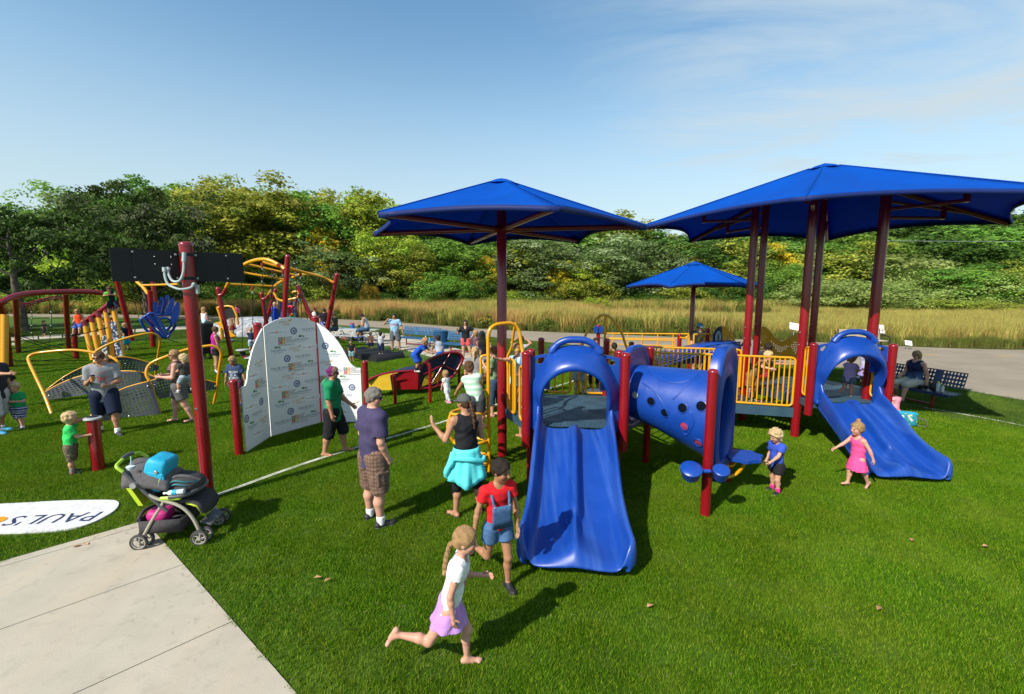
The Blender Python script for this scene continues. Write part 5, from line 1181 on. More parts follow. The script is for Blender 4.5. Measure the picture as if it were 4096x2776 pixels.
for pts,yy in(([(1570,1496),(1578,1520),(1580,1584)],11.9),([(1710,1452),(1720,1480),(1719,1582)],12.0),([(1836,1440),(1836,1500)],13.9)):
 P=[D(x,y,yy)for x,y in pts];P[-1]=Vector((P[-1].x,P[-1].y,0));B().tube(catmull(P,4),0.045,10).obj("leg",RED,rp)
# ================================================================== black half-round rollers
for k,(l,r_,lab)in enumerate((((1490,1436),(1604,1416),"nearest black half-round roller on the turf"),((1442,1428),(1555,1408),"second nearest black half-round roller, stepped on by a child"),((1400,1420),(1506,1400),"third nearest black half-round roller behind a toddler"),((1374,1414),(1460,1396),"farthest black half-round roller, partly behind photo wall"))):
 a,c_=G(l[0],l[1]+12),G(r_[0],r_[1]+14);d=(c_-a).normalized();n_=Vector((-d.y,d.x,0))
 t=thing("half_round_roller",lab,"roller",a,"black half-round rollers in a row")
 prof=[(0.30*math.cos(q),0.30*math.sin(q))for q in np.linspace(0,math.pi,13)]
 B().sheet([[a.lerp(c_,s_)+n_*(x*e)+Vector((0,0,z*e))for x,z in prof]for s_,e in((0,0.93),(0.02,1),(0.5,1),(0.98,1),(1,0.93))]).obj("roller_body",RUB,t)
 for p,s_ in((a,-1),(c_,1)):B().add([p+n_*x*0.93+Vector((0,0,z*0.93))for x,z in prof],[tuple(range(13))],False).obj("end_face",RUB,t)
 B().tube([a+n_*x*0.95-d*0.004+Vector((0,0,z*0.95))for x,z in prof],0.012,6).obj("end_seam",RUB,t)
# ================================================================== benches
def bench(name,label,A,Bp,seat_z=0.45,depth=0.42,back=0.40,col=BENCHB,tilt=0.12,nu=34,face=1,group="perforated blue benches"):
 A,Bp=Vector(A),Vector(Bp);d=(Bp-A).normalized();n_=Vector((-d.y,d.x,0))*face;l=(Bp-A).length;U=Vector((0,0,1));t=thing(name,label,"bench",A,group)
 msk=lambda u,v:(u*nu)%8.5>1.0
 B().perf(lambda u,v:A+d*l*u+n_*depth*v+U*(seat_z-0.02*math.sin(math.pi*v)),nu,4,0.02,0.33,msk).obj("seat",col,t)
 B().beam(A+U*(seat_z-0.03),Bp+U*(seat_z-0.03),0.025,0.06).obj("seat_lip",col,t)
 B().perf(lambda u,v:A+d*l*u+n_*(depth+0.04+tilt*v)+U*(seat_z+0.12+back*v),nu,4,0.02,0.33,msk).obj("backrest",col,t)
 for q in(0.18,0.82):
  p=A+d*l*q
  lg=B().tube([p+n_*depth*0.45+U*(seat_z-0.05),p+n_*depth*0.45],0.032,10).obj("leg",RED,t)
  B().tube(fillet([p+n_*0.08+U*(seat_z-0.045),p+n_*(depth+0.02)+U*(seat_z-0.045),p+n_*(depth+0.07+tilt)+U*(seat_z+0.45)],0.08,4),0.026,8).obj("back_support",RED,lg)
 B().tube([A+d*l*0.18+n_*depth*.45+U*0.12,A+d*l*0.82+n_*depth*.45+U*0.12],0.024,8).obj("cross_bar",RED,t)
 return t
bench("park_bench","blue perforated bench with bottles, nearer the person in light blue shirt",G(1630,1380)+Vector((-0.5,-0.15,0)),G(1712,1392)+Vector((0.35,-0.15,0)),0.46,0.45,0.42,nu=26)
bench("park_bench","blue perforated bench behind the person in black top",G(1790,1408)+Vector((-0.3,-0.1,0)),G(1902,1424)+Vector((0.35,-0.1,0)),0.46,0.45,0.42,nu=26)
rA,rB=G(3470,1512)+Vector((0.0,0.2,0)),Vector((10.95,10.95,0))
R0,R1=Vector((10.05,13.35,0)),Vector((10.75,10.95,0))
bench("park_bench","dark navy perforated bench under the seated person at right",R0,R1,0.46,0.46,0.40,NAVY,0.12,34,1,"perforated blue benches")
wb=thing("wooden_bench","weathered wooden slat bench with black arms by the meadow","bench",G(3500,1400))
OAK=mat("weathered_wood",(0.42,0.36,0.27),0.8,0.2,0.2,3,bump=0.3);BLKI=mat("black_iron",(0.01,0.01,0.011),0.5)
wa,wc=D(3362,1392,23.0),D(3475,1386,23.0)
for k in range(6):B().beam(Vector((wa.x,23.1+0.02*k,0.52+0.085*k)),Vector((wc.x+0.6,23.1+0.02*k,0.52+0.085*k)),0.03,0.07).obj("slat",OAK,wb)
for k in range(4):B().beam(Vector((wa.x,22.6+0.12*k,0.45)),Vector((wc.x+0.6,22.6+0.12*k,0.45)),0.09,0.03).obj("slat",OAK,wb)
for x in(wa.x-0.05,wc.x+0.65):
 B().tube(catmull([Vector((x,22.5,0)),Vector((x,22.55,0.42)),Vector((x,22.5,0.62)),Vector((x,22.8,0.70)),Vector((x,23.15,0.66)),Vector((x,23.25,1.0))],5),0.03,6).obj("arm_frame",BLKI,wb);B().tube([Vector((x,23.1,0.6)),Vector((x,23.0,0))],0.03,6).obj("leg",BLKI,wb)
bn=G(1765,1395);tb=thing("litter_bin","round blue slatted litter bin between the two benches","litter bin",bn)
B().lathe([(0.30,0.02),(0.36,0.06),(0.36,0.86),(0.38,0.88),(0.38,0.93),(0.3,0.95)],bn,28).obj("bin_body",BENCHB,tb)
B().lathe([(0.30,0.93),(0.29,0.55),(0.0,0.5)],bn,20).obj("liner",RUB,tb)
for k in range(28):a=2*math.pi*k/28;d=Vector((math.cos(a),math.sin(a),0));B().beam(bn+d*0.368+Vector((0,0,0.08)),bn+d*0.368+Vector((0,0,0.85)),0.045,0.012,0,d).obj("slat",BENCHB,tb)
# ================================================================== aluminium picnic tables
def ptable(label,L_,R_,yb):
 A,C_=L_,R_;d=(C_-A).normalized();n_=Vector((-d.y,d.x,0));U=Vector((0,0,1));t=thing("picnic_table",label,"picnic table",A,"aluminium picnic tables")
 for k,(off,z,w_)in enumerate(((0,0.74,0.27),(0.29,0.74,0.27),(-0.62,0.44,0.24),(0.90,0.44,0.24))):
  B().beam(A+n_*off+U*z,C_+n_*off+U*z,w_,0.04).obj("table_board" if k<2 else "seat_board",ALU,t)
 for q in(0.12,0.5,0.88):
  p=A.lerp(C_,q)
  for s_ in(-1,1):B().tube([p+n_*(0.145+s_*0.75),p+n_*(0.145+s_*0.2)+U*0.72],0.024,8).obj("leg",ALU,t)
  B().tube([p+n_*-0.66+U*0.41,p+n_*0.95+U*0.41],0.024,8).obj("seat_bearer",ALU,t)
 return t
ptable("long aluminium picnic table behind the person bent over a phone",D(1330,1290,26.0)*1-Vector((0,0,D(1330,1290,26.0).z)),D(1505,1302,25.4)-Vector((0,0,D(1505,1302,25.4).z)),26)
tb2=thing("low_bench","low aluminium bench table in front, with blue jug on it","bench",G(1430,1362))
for off in(0,0.28):B().beam(G(1340,1344)+Vector((0,off,0.55)),G(1460,1366)+Vector((0,off,0.55)),0.26,0.04).obj("bench_board",ALU,tb2)
for px in(1360,1432):q=G(px,1350+(px-1360)*0.18);B().tube([q+Vector((0,0.15,0)),q+Vector((0,0.15,0.55))],0.05,8).obj("leg",ALU,tb2)
jg=G(1408,1358)+Vector((0,0.15,0.57));t=thing("water_jug","blue water jug with white band on the low aluminium bench","jug",jg)
B().lathe([(0.13,0),(0.135,0.02),(0.135,0.30),(0.12,0.34)],jg,18).obj("jug_body",mat("jug_blue",(0.02,0.10,0.40),0.4),t);B().lathe([(0.12,0.34),(0.125,0.36),(0.12,0.40),(0.04,0.42),(0,0.42)],jg,18).obj("lid",mat("jug_red",(0.4,0.03,0.03),0.4),t)
for px,py,cl,lab in((1385,1352,(0.18,0.05,0.04),"dark red bundle of clothes on the walk by aluminium bench"),(1412,1353,(0.05,0.08,0.05),"dark green bundle of clothes on the walk by aluminium bench")):
 q=G(px,py+6);bb=B();rr=np.random.default_rng(px);bb.ball(q+Vector((0,0,0.05)),(0.33,0.2,0.10),12,7)
 bb.v=[tuple(np.array(v)+rr.normal(size=3)*0.025)for v in bb.v];tag(bb.obj("clothes_bundle",mat("bundle%d"%px,cl,0.9)),lab,"clothes")
# ================================================================== people: one continuous surface per body, grown from a posed skeleton
def nrm_(v):v=np.asarray(v,float);return v/(np.linalg.norm(v)+1e-12)
def rotz(v,a):c_,s_=math.cos(a),math.sin(a);return np.array([v[0]*c_-v[1]*s_,v[0]*s_+v[1]*c_,v[2]])
def _ck(s):return sum((i+1)*ord(ch)for i,ch in enumerate(s))
class Field:
 def __init__(s,lo,hi,vox):
  s.vox=vox;s.lo=np.asarray(lo,float)-3*vox;s.n=np.ceil((np.asarray(hi)+3*vox-s.lo)/vox).astype(int)+1
  s.F=np.full(s.n,9.0,dtype=np.float32)
 def sub(s,lo,hi):
  a=np.clip(np.floor((np.asarray(lo)-s.lo)/s.vox).astype(int),0,s.n-1);b=np.clip(np.ceil((np.asarray(hi)-s.lo)/s.vox).astype(int)+1,1,s.n)
  ax=[s.lo[i]+s.vox*np.arange(a[i],b[i])for i in range(3)]
  return tuple(slice(a[i],b[i])for i in range(3)),np.stack(np.meshgrid(*ax,indexing='ij'),-1)
 def put(s,sl,d,k):
  f=s.F[sl]
  if k>0:
   h=np.clip(0.5+0.5*(f-d)/k,0,1);s.F[sl]=f+(d-f)*h-k*h*(1-h)
  else:s.F[sl]=np.minimum(f,d)
 def cone(s,a,b,ra,rb,k=0.02,S=None,cuts=(),grow=0.0,rip=None):
  a,b=np.asarray(a,float),np.asarray(b,float);ra+=grow;rb+=grow
  m=max(ra,rb)*(1.0 if S is None else 1.6)+k+2*s.vox
  sl,P=s.sub(np.minimum(a,b)-m,np.maximum(a,b)+m)
  if P.size==0:return
  q=P-a;ab=b-a
  if S is not None:q=q@S.T;ab=S@ab
  t=np.clip((q@ab)/(ab@ab+1e-12),0,1);w_=q-t[...,None]*ab;r=ra+(rb-ra)*t
  if rip is not None:r=r+rip(P,t)
  d=np.sqrt((w_*w_).sum(-1))-r
  if S is not None:d=d*0.8
  for(pt,nn)in cuts:d=np.maximum(d,(P-pt)@nrm_(nn))
  s.put(sl,d,k)
 def ell(s,c_,R,rad,k=0.01,cuts=(),grow=0.0,noise=None):
  c_=np.asarray(c_,float);rad=np.asarray(rad,float)+grow;m=rad.max()+k+2*s.vox+(0.03 if noise else 0)
  sl,P=s.sub(c_-m,c_+m)
  if P.size==0:return
  q=(P-c_)@np.asarray(R).T;k0=np.sqrt(((q/rad)**2).sum(-1));k1=np.sqrt(((q/rad**2)**2).sum(-1))+1e-9;d=k0*(k0-1)/k1
  if noise:d=d+noise(P)
  for f in cuts:d=np.maximum(d,f(q,P))
  s.put(sl,d,k)
 def cut(s,fn):ax=[s.lo[i]+s.vox*np.arange(s.n[i])for i in range(3)];P=np.stack(np.meshgrid(*ax,indexing='ij'),-1);s.F=np.maximum(s.F,fn(P).astype(np.float32))
 def noise(s,amp,sc_,seed=0):
  ax=[s.lo[i]+s.vox*np.arange(s.n[i])for i in range(3)];X,Y,Z=np.meshgrid(*ax,indexing='ij');r=np.random.default_rng(seed);n=0
  for k in range(4):
   w_=r.normal(size=3)*sc_;p=r.uniform(0,6.28);n=n+np.sin(X*w_[0]+Y*w_[1]+Z*w_[2]+p+1.5*np.sin((X*w_[1]-Z*w_[0])*0.6))
  s.F=s.F+(amp*n/2).astype(np.float32)
 def mesh(s):
  F=s.F;ins=F<0;nx,ny,nz=F.shape
  C=[F[i:nx-1+i,j:ny-1+j,k:nz-1+k]for i in(0,1)for j in(0,1)for k in(0,1)]
  cnt=sum((c_<0).astype(np.int8)for c_ in C);act=(cnt>0)&(cnt<8);idx=np.argwhere(act)
  if len(idx)==0:return None
  vals=np.stack([c_[act]for c_ in C],1).astype(float);off=np.array([(i,j,k)for i in(0,1)for j in(0,1)for k in(0,1)],float)
  acc=np.zeros((len(idx),3));num=np.zeros(len(idx))
  for a in range(8):
   for b in range(a+1,8):
    if np.abs(off[a]-off[b]).sum()!=1:continue
    va,vb=vals[:,a],vals[:,b];m=(va<0)!=(vb<0);t=np.where(m,va/(va-vb+1e-12),0)
    acc+=np.where(m[:,None],off[a]+(off[b]-off[a])*t[:,None],0);num+=m
  V=s.lo+(idx+acc/num[:,None])*s.vox
  imap=np.full(act.shape,-1,dtype=np.int64);imap[act]=np.arange(len(idx));Q=[]
  for ax in range(3):
   sl0=[slice(None)]*3;sl1=[slice(None)]*3;sl0[ax]=slice(0,-1);sl1[ax]=slice(1,None)
   e=ins[tuple(sl0)]!=ins[tuple(sl1)];o1,o2=[(1,2),(2,0),(0,1)][ax]
   pos=np.argwhere(e)
   ok=(pos[:,o1]>0)&(pos[:,o2]>0)&(pos[:,o1]<F.shape[o1]-1)&(pos[:,o2]<F.shape[o2]-1);pos=pos[ok]
   def im(d1,d2):p=pos.copy();p[:,o1]+=d1;p[:,o2]+=d2;return imap[p[:,0],p[:,1],p[:,2]]
   q=np.stack([im(-1,-1),im(0,-1),im(0,0),im(-1,0)],1);fl=ins[tuple(pos.T)]
   q[~fl]=q[~fl][:,::-1];Q.append(q)
  Q=np.concatenate(Q);Q=Q[(Q>=0).all(1)]
  return V,Q
SKINM=mat("skin",(0.5,0.3,0.2),0.5,0.35,0.05,30,attr=True,sss=0.12)
CLOTH=mat("garment_cloth",(0.5,0.5,0.5),0.85,0.15,0.09,14,attr=True,bump=0.35,bscale=45)
HAIRM=mat("hair_strands",(0.1,0.1,0.1),0.62,0.22,0.22,22,attr=True,bump=0.9,bscale=110)
for n_ in HAIRM.node_tree.nodes:
 if n_.type=="TEX_NOISE":
  m_=HAIRM.node_tree.nodes.new("ShaderNodeMapping");m_.inputs["Scale"].default_value=(3.2,3.2,0.35);l_=n_.inputs["Vector"].links[0];HAIRM.node_tree.links.new(l_.from_socket,m_.inputs[0]);HAIRM.node_tree.links.new(m_.outputs[0],n_.inputs["Vector"])
SHOEM=mat("shoe_material",(0.1,0.1,0.1),0.6,0.3,0.1,30,attr=True,bump=0.2,bscale=90)
LENS=mat("dark_lens",(0.008,0.008,0.01),0.08,0.6,0.0)
PRINT={}
def put_col(me,C):
 C=np.clip(np.asarray(C,float),0,1);a=me.color_attributes.new("Col",'FLOAT_COLOR','POINT');a.data.foreach_set("color",np.hstack([C,np.ones((len(C),1))]).astype(np.float32).ravel())
SK=dict(fair=(0.47,0.255,0.165),tan=(0.38,0.19,0.11),pink=(0.50,0.265,0.185),brown=(0.24,0.11,0.06),dark=(0.085,0.042,0.026),olive=(0.32,0.16,0.085))
HC_=dict(blond=(0.42,0.27,0.12),sand=(0.32,0.19,0.085),brown=(0.085,0.042,0.02),dark=(0.022,0.014,0.010),grey=(0.17,0.155,0.14),red=(0.17,0.065,0.025),purple=(0.14,0.012,0.10),light=(0.50,0.36,0.19))
def rows(*cs):return lambda V,h:cs
def person(label,at,h,yaw,age=1.0,skin='fair',hair=('short','brown'),top=None,bot=None,shoes=None,pose=None,sex='m',fat=1.0,z0=0.0,foot=None,pelvis=None,extra=None,group=None,vox=None,name="person",loc=None):
 P_=dict(tdir=(0,0.03,1),twist=0,hyaw=0,hpitch=0,htilt=0,LT=(-0.05,0,-1),LS=(-0.01,-0.05,-1),RT=(0.05,0,-1),RS=(0.01,-0.05,-1),LU=(-0.16,0,-1),LF=(-0.08,0.18,-1),RU=(0.16,0,-1),RF=(0.08,0.18,-1),Lfoot=None,Rfoot=None,Lh=None,Rh=None,grip=0.35)
 if pose:P_.update(pose)
 ya=math.radians(yaw)
 def wv(v):v=np.asarray(v,float);return np.stack([v[...,0]*math.cos(ya)+v[...,1]*math.sin(ya),-v[...,0]*math.sin(ya)+v[...,1]*math.cos(ya),v[...,2]],-1)
 k=age;Hh=h*(0.215-0.082*k);leg=h*(0.425+0.085*k);neck=0.035*h
 torso=h-Hh*0.97-neck*0.75-leg;shw=h*(0.096+(0.014 if sex=='m' else 0.006)*k);hipw=h*0.052
 ua,fa=h*(0.15+0.018*k),h*(0.125+0.018*k);th=leg*0.50;shn=leg*0.42;thick=(1.14-0.16*k)*fat
 td=nrm_(P_['tdir']);side=nrm_(np.cross(np.cross(td,[1,0,0]),td));fwd=np.cross(td,side);tw=math.radians(P_['twist'])
 sside=side*math.cos(tw)+fwd*math.sin(tw);sfwd=np.cross(td,sside)
 p0=np.zeros(3);waist=td*torso*0.36;chest=td*torso*0.70;nb=td*torso
 J={}
 for s_,sg in(('L',-1),('R',1)):
  J[s_+'hip']=p0+np.array([sg*hipw,0,-0.012*h]);J[s_+'kn']=J[s_+'hip']+nrm_(P_[s_+'T'])*th;J[s_+'an']=J[s_+'kn']+nrm_(P_[s_+'S'])*shn
  J[s_+'sh']=nb+sside*sg*shw-td*0.046*h;J[s_+'el']=J[s_+'sh']+nrm_(P_[s_+'U'])*ua;J[s_+'wr']=J[s_+'el']+nrm_(P_[s_+'F'])*fa
  sh=nrm_(P_[s_+'S']);fd=P_[s_+'foot']
  if fd is None:fd=np.array([sg*0.18,1.0,0.0])
  fd=nrm_(fd);up=-sh;up=nrm_(up-fd*(up@fd));J[s_+'fd']=fd;J[s_+'fu']=up
  J[s_+'heel']=J[s_+'an']-fd*0.022*h-up*0.022*h;J[s_+'toe']=J[s_+'an']+fd*0.088*h-up*0.030*h
 hy,hp,ht=[math.radians(P_[q])for q in('hyaw','hpitch','htilt')]
 hf=np.array([math.sin(hy)*math.cos(hp),math.cos(hy)*math.cos(hp),math.sin(hp)]);hf=nrm_(hf+0.35*(td[0]*np.array([1,0,0]))*0)
 hu=nrm_(nrm_(td*0.5+np.array([math.sin(ht),0,1.0]))-0);hu=nrm_(hu-hf*(hu@hf));hr=np.cross(hf,hu);HR=np.stack([hr,hf,hu])
 hc=nb+nrm_(td*0.6+np.array([0,0,0.6])+hf*0.18)*(neck*0.7)+hu*Hh*0.46+hf*Hh*0.05
 zmin=min(min(J[s_+'heel'][2]-0.020*h,J[s_+'toe'][2]-0.013*h)for s_ in 'LR')
 if pelvis is not None:org=np.array(pelvis,float)
 else:
  gpos=np.array(G(*at,z0)if loc is None else loc)
  f_=foot or('L' if J['Lan'][2]<J['Ran'][2]-0.02 else 'R' if J['Ran'][2]<J['Lan'][2]-0.02 else None)
  mid=(J[f_+'heel']+J[f_+'toe'])/2 if f_ else(J['Lheel']+J['Ltoe']+J['Rheel']+J['Rtoe'])/4
  org=gpos-wv(np.array([mid[0],mid[1],0]));org[2]=z0-zmin
 depth=org[1];vx=vox or float(np.clip(depth/455*0.85,0.0075,0.0165))*(0.9 if h<1.1 else 1.0)
 base=np.array([org[0],org[1],z0 if pelvis is None else org[2]+zmin])
 St=lambda fy:(lambda A:A)(np.stack([sside,sfwd/fy,td]))
 pts=np.array([v for q,v in J.items()if q[1:]not in('fd','fu')]+[hc+hu*Hh*.62,hc-hu*Hh*.5,p0])
 lo,hi=pts.min(0)-0.13*h,pts.max(0)+0.13*h
 tsq=0.68;cr=h*(0.080+0.016*(sex=='m')*k+0.008*(1-k))*(0.55+0.45*fat);wr_=h*(0.072+0.012*(1-k)+0.008*(sex=='m'))*fat;pr=h*(0.082+0.008*(sex=='f')*k)*(0.4+0.6*fat)
 def torso_prims(F,g=0.0,kk=0.03):
  S_=St(tsq);F.cone(p0-td*0.01*h,waist,pr,wr_,kk*h,S_,grow=g);F.cone(waist,chest,wr_,cr,kk*h,S_,grow=g);F.cone(chest,nb-td*0.05*h,cr,cr*0.66,kk*h,S_,grow=g);F.cone(nb-td*0.02*h-sside*shw*0.45,nb-td*0.02*h+sside*shw*0.45,0.020*h,0.020*h,0.03*h,None,grow=g*0.7)
  for s_ in 'LR':F.cone(chest+td*0.10*torso+(J[s_+'sh']-nb)*0.3,J[s_+'sh'],0.046*h*thick,0.030*h*thick,kk*h,None,grow=g)
  if sex=='f' and k>0.8:
   for sg in(-1,1):F.cone(chest+sside*sg*0.038*h+sfwd*0.040*h,chest+sside*sg*0.036*h+sfwd*0.050*h-td*0.01*h,0.036*h,0.034*h,0.03*h,None,grow=g)
 F=Field(lo,hi,vx);torso_prims(F)
 F.cone(nb-td*0.04*h,hc-hu*Hh*0.22-hf*Hh*0.08,0.034*h*(1.02 if sex=='m' else 0.9)*(0.9+0.1*k),0.030*h*(1.1-0.1*k),0.02*h)
 for s_ in 'LR':
  kn,an,el,wr2=J[s_+'kn'],J[s_+'an'],J[s_+'el'],J[s_+'wr'];T=thick
  F.cone(J[s_+'hip'],kn,0.058*h*T,0.035*h*T,0.025*h);cm=kn+(an-kn)*0.32-J[s_+'fd']*0.010*h
  F.cone(kn,cm,0.0335*h*T,0.034*h*T,0.015*h);F.cone(cm,an,0.034*h*T,0.0195*h*T,0.015*h)
  F.cone(J[s_+'heel'],J[s_+'toe'],0.0205*h,0.0145*h,0.014*h);F.cone(J[s_+'an'],J[s_+'heel']*0.5+J[s_+'toe']*0.5,0.021*h,0.019*h,0.012*h)
  F.cone(J[s_+'toe']-J[s_+'fd']*0.01*h+np.cross(J[s_+'fd'],J[s_+'fu'])*0.016*h,J[s_+'toe']-J[s_+'fd']*0.014*h-np.cross(J[s_+'fd'],J[s_+'fu'])*0.014*h,0.0125*h,0.011*h,0.01*h)
  F.cone(J[s_+'sh'],el,0.033*h*T,0.0235*h*T,0.02*h);fm=el+(wr2-el)*0.3
  F.cone(el,fm,0.0235*h*T,0.0245*h*T,0.012*h);F.cone(fm,wr2,0.0245*h*T,0.0155*h*T,0.012*h)
  hd=nrm_(P_[s_+'h']if P_[s_+'h']is not None else nrm_(P_[s_+'F']));J[s_+'hd']=hd
  F.cone(wr2,wr2+hd*0.040*h,0.0155*h*T,0.0175*h*T,0.01*h)
 R3=HR
 F.ell(hc+hu*Hh*0.115-hf*Hh*0.035,R3,np.array([0.335,0.415,0.385])*Hh,0.03*Hh)
 F.ell(hc-hu*Hh*0.19+hf*Hh*0.10,R3,np.array([0.255+0.02*(1-k),0.275,0.285])*Hh,0.14*Hh)
 F.cone(hc-hu*Hh*0.40+hf*Hh*0.24,hc-hu*Hh*0.38+hf*Hh*0.27,0.095*Hh,0.08*Hh,0.10*Hh)
 F.cone(hc+hu*Hh*0.02+hf*Hh*0.36,hc-hu*Hh*0.115+hf*Hh*(0.455-0.03*(1-k)),0.035*Hh,0.058*Hh,0.05*Hh)
 for sg in(-1,1):
  F.ell(hc+hr*sg*Hh*0.335-hu*Hh*0.03-hf*Hh*0.02,R3,np.array([0.045,0.085,0.125])*Hh,0.02*Hh)
  F.cone(hc+hr*sg*Hh*0.17-hu*Hh*0.10+hf*Hh*0.26,hc+hr*sg*Hh*0.18-hu*Hh*0.13+hf*Hh*0.24,0.085*Hh,0.085*Hh,0.12*Hh)
 V,Q=F.mesh();sk=np.array(SK[skin]);C=np.tile(sk,(len(V),1))
 q=(V-hc)@HR.T/Hh;front=(q[:,1]>0.20)&(np.abs(q[:,0])<0.36)&(np.abs(q[:,2])<0.6)
 ez=0.015
 br=front&(np.abs(q[:,2]-0.115)<0.025)&(np.abs(np.abs(q[:,0])-0.165)<0.09);C[br]=sk*0.35+np.array(HC_[hair[1]])*0.5
 socket_shade=front&(((np.abs(q[:,0])-0.16)/0.088)**2+((q[:,2]-ez)/0.046)**2<1);C[socket_shade]=sk*0.55  # darker skin tone paints the eye-socket shade, no hollow is modelled
 eye=front&(((np.abs(q[:,0])-0.16)/0.052)**2+((q[:,2]-ez)/0.036)**2<1);C[eye]=(0.03,0.02,0.016)
 lip=front&((q[:,0]/0.13)**2+((q[:,2]+0.275)/0.032)**2<1);C[lip]=sk*np.array([0.82,0.48,0.5])
 chk=front&(((np.abs(q[:,0])-0.2)/0.12)**2+((q[:,2]+0.15)/0.11)**2<1)&(C==sk).all(1);C[chk]=sk*np.array([1.05,0.86,0.85])
 FV,FQ=[V],[Q];nV=len(V)
 for s_,sg in(('L',-1),('R',1)):
  hd=J[s_+'hd'];wr2=J[s_+'wr'];inw=np.array([-sg*1.0,0.25,0.05]);pal=nrm_(inw-hd*(inw@hd))if abs(inw@hd)<0.95*np.linalg.norm(inw)else nrm_(np.cross(hd,[0,1,0]));ac=np.cross(hd,pal);g_=P_['grip']
  if ac[1]*1.0+ac[2]*0.3<0:ac=-ac
  for fi in range(5):
   if fi<4:r0=wr2+hd*0.050*h+ac*(0.0135-0.009*fi)*h;ln=(0.042,0.047,0.044,0.034)[fi]*h;d1=nrm_(hd+pal*g_*0.8+ac*(0.10-0.07*fi));d2=nrm_(hd*(1-g_*0.7)+pal*g_*2.0);rr=0.0062*h
   else:r0=wr2+hd*0.018*h+ac*0.012*h;ln=0.042*h;d1=nrm_(hd*0.6+ac*0.8+pal*0.35);d2=nrm_(hd*0.9+ac*0.35+pal*0.45);rr=0.0068*h
   P1=[r0-d1*0.01*h,r0+d1*ln*0.5,r0+d1*ln*0.5+d2*ln*0.3,r0+d1*ln*0.5+d2*ln*0.52]
   t=B();t.tube([Vector(p)for p in P1],[rr*1.05,rr,rr*0.92,rr*0.55],6,caps=False);tv=np.array(t.v);tq=np.array([f for f in t.f if len(f)==4])
   tq=np.vstack([tq,[[18,19,20,21],[18,21,22,23]]]);FV.append(tv);FQ.append(tq+nV);nV+=len(tv);C=np.vstack([C,np.tile(sk*0.97,(len(tv),1))])
 V=np.vstack(FV);Q=np.vstack(FQ)
 def link(nm,V,Q,C,m,parent=None):
  W=wv(V)+(org-base);me=mkmesh(nm,W,Q);put_col(me,C);me.materials.append(m);o=bpy.data.objects.new(nm,me);COL.objects.link(o)
  if parent is None:o.location=base
  else:o.parent=parent
  return o
 root=link(name,V,Q,C,SKINM);tag(root,label,"person",group)
 def colour(c_,V):
  return np.tile(np.array(c_),(len(V),1))if not callable(c_)else c_(V/h)
 ctx=dict(J=J,hc=hc,HR=HR,Hh=Hh,h=h,td=td,side=side,sside=sside,sfwd=sfwd,nb=nb,chest=chest,waist=waist,root=root,wv=wv,org=org,base=base,link=link,vx=vx,lo=lo,hi=hi,torso=torso)
 g0=0.005+0.55*vx
 top_bvh=None
 def span(ks,m):q=np.array([J[x]for x in ks]+[p0]);return q.min(0)-m*h,q.max(0)+m*h
 if top:
  sl=top.get('sleeve',0.5);b0_,b1_=span(['Lsh','Rsh']+(['Lel','Rel']if sl>0 else[])+(['Lwr','Rwr']if sl>1 else[]),0.13);F=Field(b0_-td*max(0,-top.get('hem',0)*h-0.02*h)*0.5,b1_,vx);loose=top.get('loose',0.0)*h*0.7;torso_prims(F,g0+loose,0.035);sl=top.get('sleeve',0.5)
  for s_ in 'LR':
   if sl>0:
    if sl<=1:e_=J[s_+'sh']+(J[s_+'el']-J[s_+'sh'])*(sl+0.2);cp=J[s_+'sh']+(J[s_+'el']-J[s_+'sh'])*sl;F.cone(J[s_+'sh'],e_,0.033*h*thick,0.032*h*thick,0.025*h,None,[(cp,J[s_+'el']-J[s_+'sh'])],grow=g0+loose*0.8)
    else:
     F.cone(J[s_+'sh'],J[s_+'el'],0.035*h*thick,0.027*h*thick,0.03*h,grow=g0);F.cone(J[s_+'el'],J[s_+'wr'],0.027*h*thick,0.02*h*thick,0.02*h,grow=g0)
  hem=top.get('hem',-0.07)*h
  fl=top.get('flare',0.0)
  F.cone(waist,p0+td*(hem-0.02*h),wr_*1.02,pr*(1.04+fl),0.03*h,St(tsq+0.05),grow=g0+loose*1.1,rip=(None if not fl else(lambda P,t:t*fl*0.25*pr*np.sin(7*np.arctan2(P[...,1],P[...,0])))))
  F.noise(0.0045*(h**0.5),17,_ck(label)%999)
  if vx<0.013:F.noise(0.0028,42,_ck(label)%99)
  np_=nb-td*0.004*h+sfwd*0.012*h;nr_=top.get('neck',0.042)*h;deep=top.get('deep',0.0)
  def cutfn(P):
   d=-((P-p0)@td-hem);q=P-np_;d=np.maximum(d,nr_-np.sqrt((q**2).sum(-1)))
   d=np.maximum(d,(P-nb)@td-0.012*h)
   if deep:q2=P-(np_+sfwd*0.06*h-td*deep*h*0.5);d=np.maximum(d,deep*0.55*h-np.sqrt((q2**2).sum(-1)))
   if sl<=0:
    for s_ in 'LR':q=P-(J[s_+'sh']+sside*(0.014*h if s_=='R' else-0.014*h)+td*0.006*h);d=np.maximum(d,0.052*h-np.sqrt((q*q).sum(-1)))
   return d
  F.cut(cutfn);mm=F.mesh()
  if mm:o=link(top.get('name',"shirt"),mm[0],mm[1],colour(top['col'],mm[0]),CLOTH,root);W=wv(mm[0])+org;top_bvh=BVHTree.FromPolygons([Vector(v)for v in W.tolist()],mm[1].tolist());ctx['shirt']=o
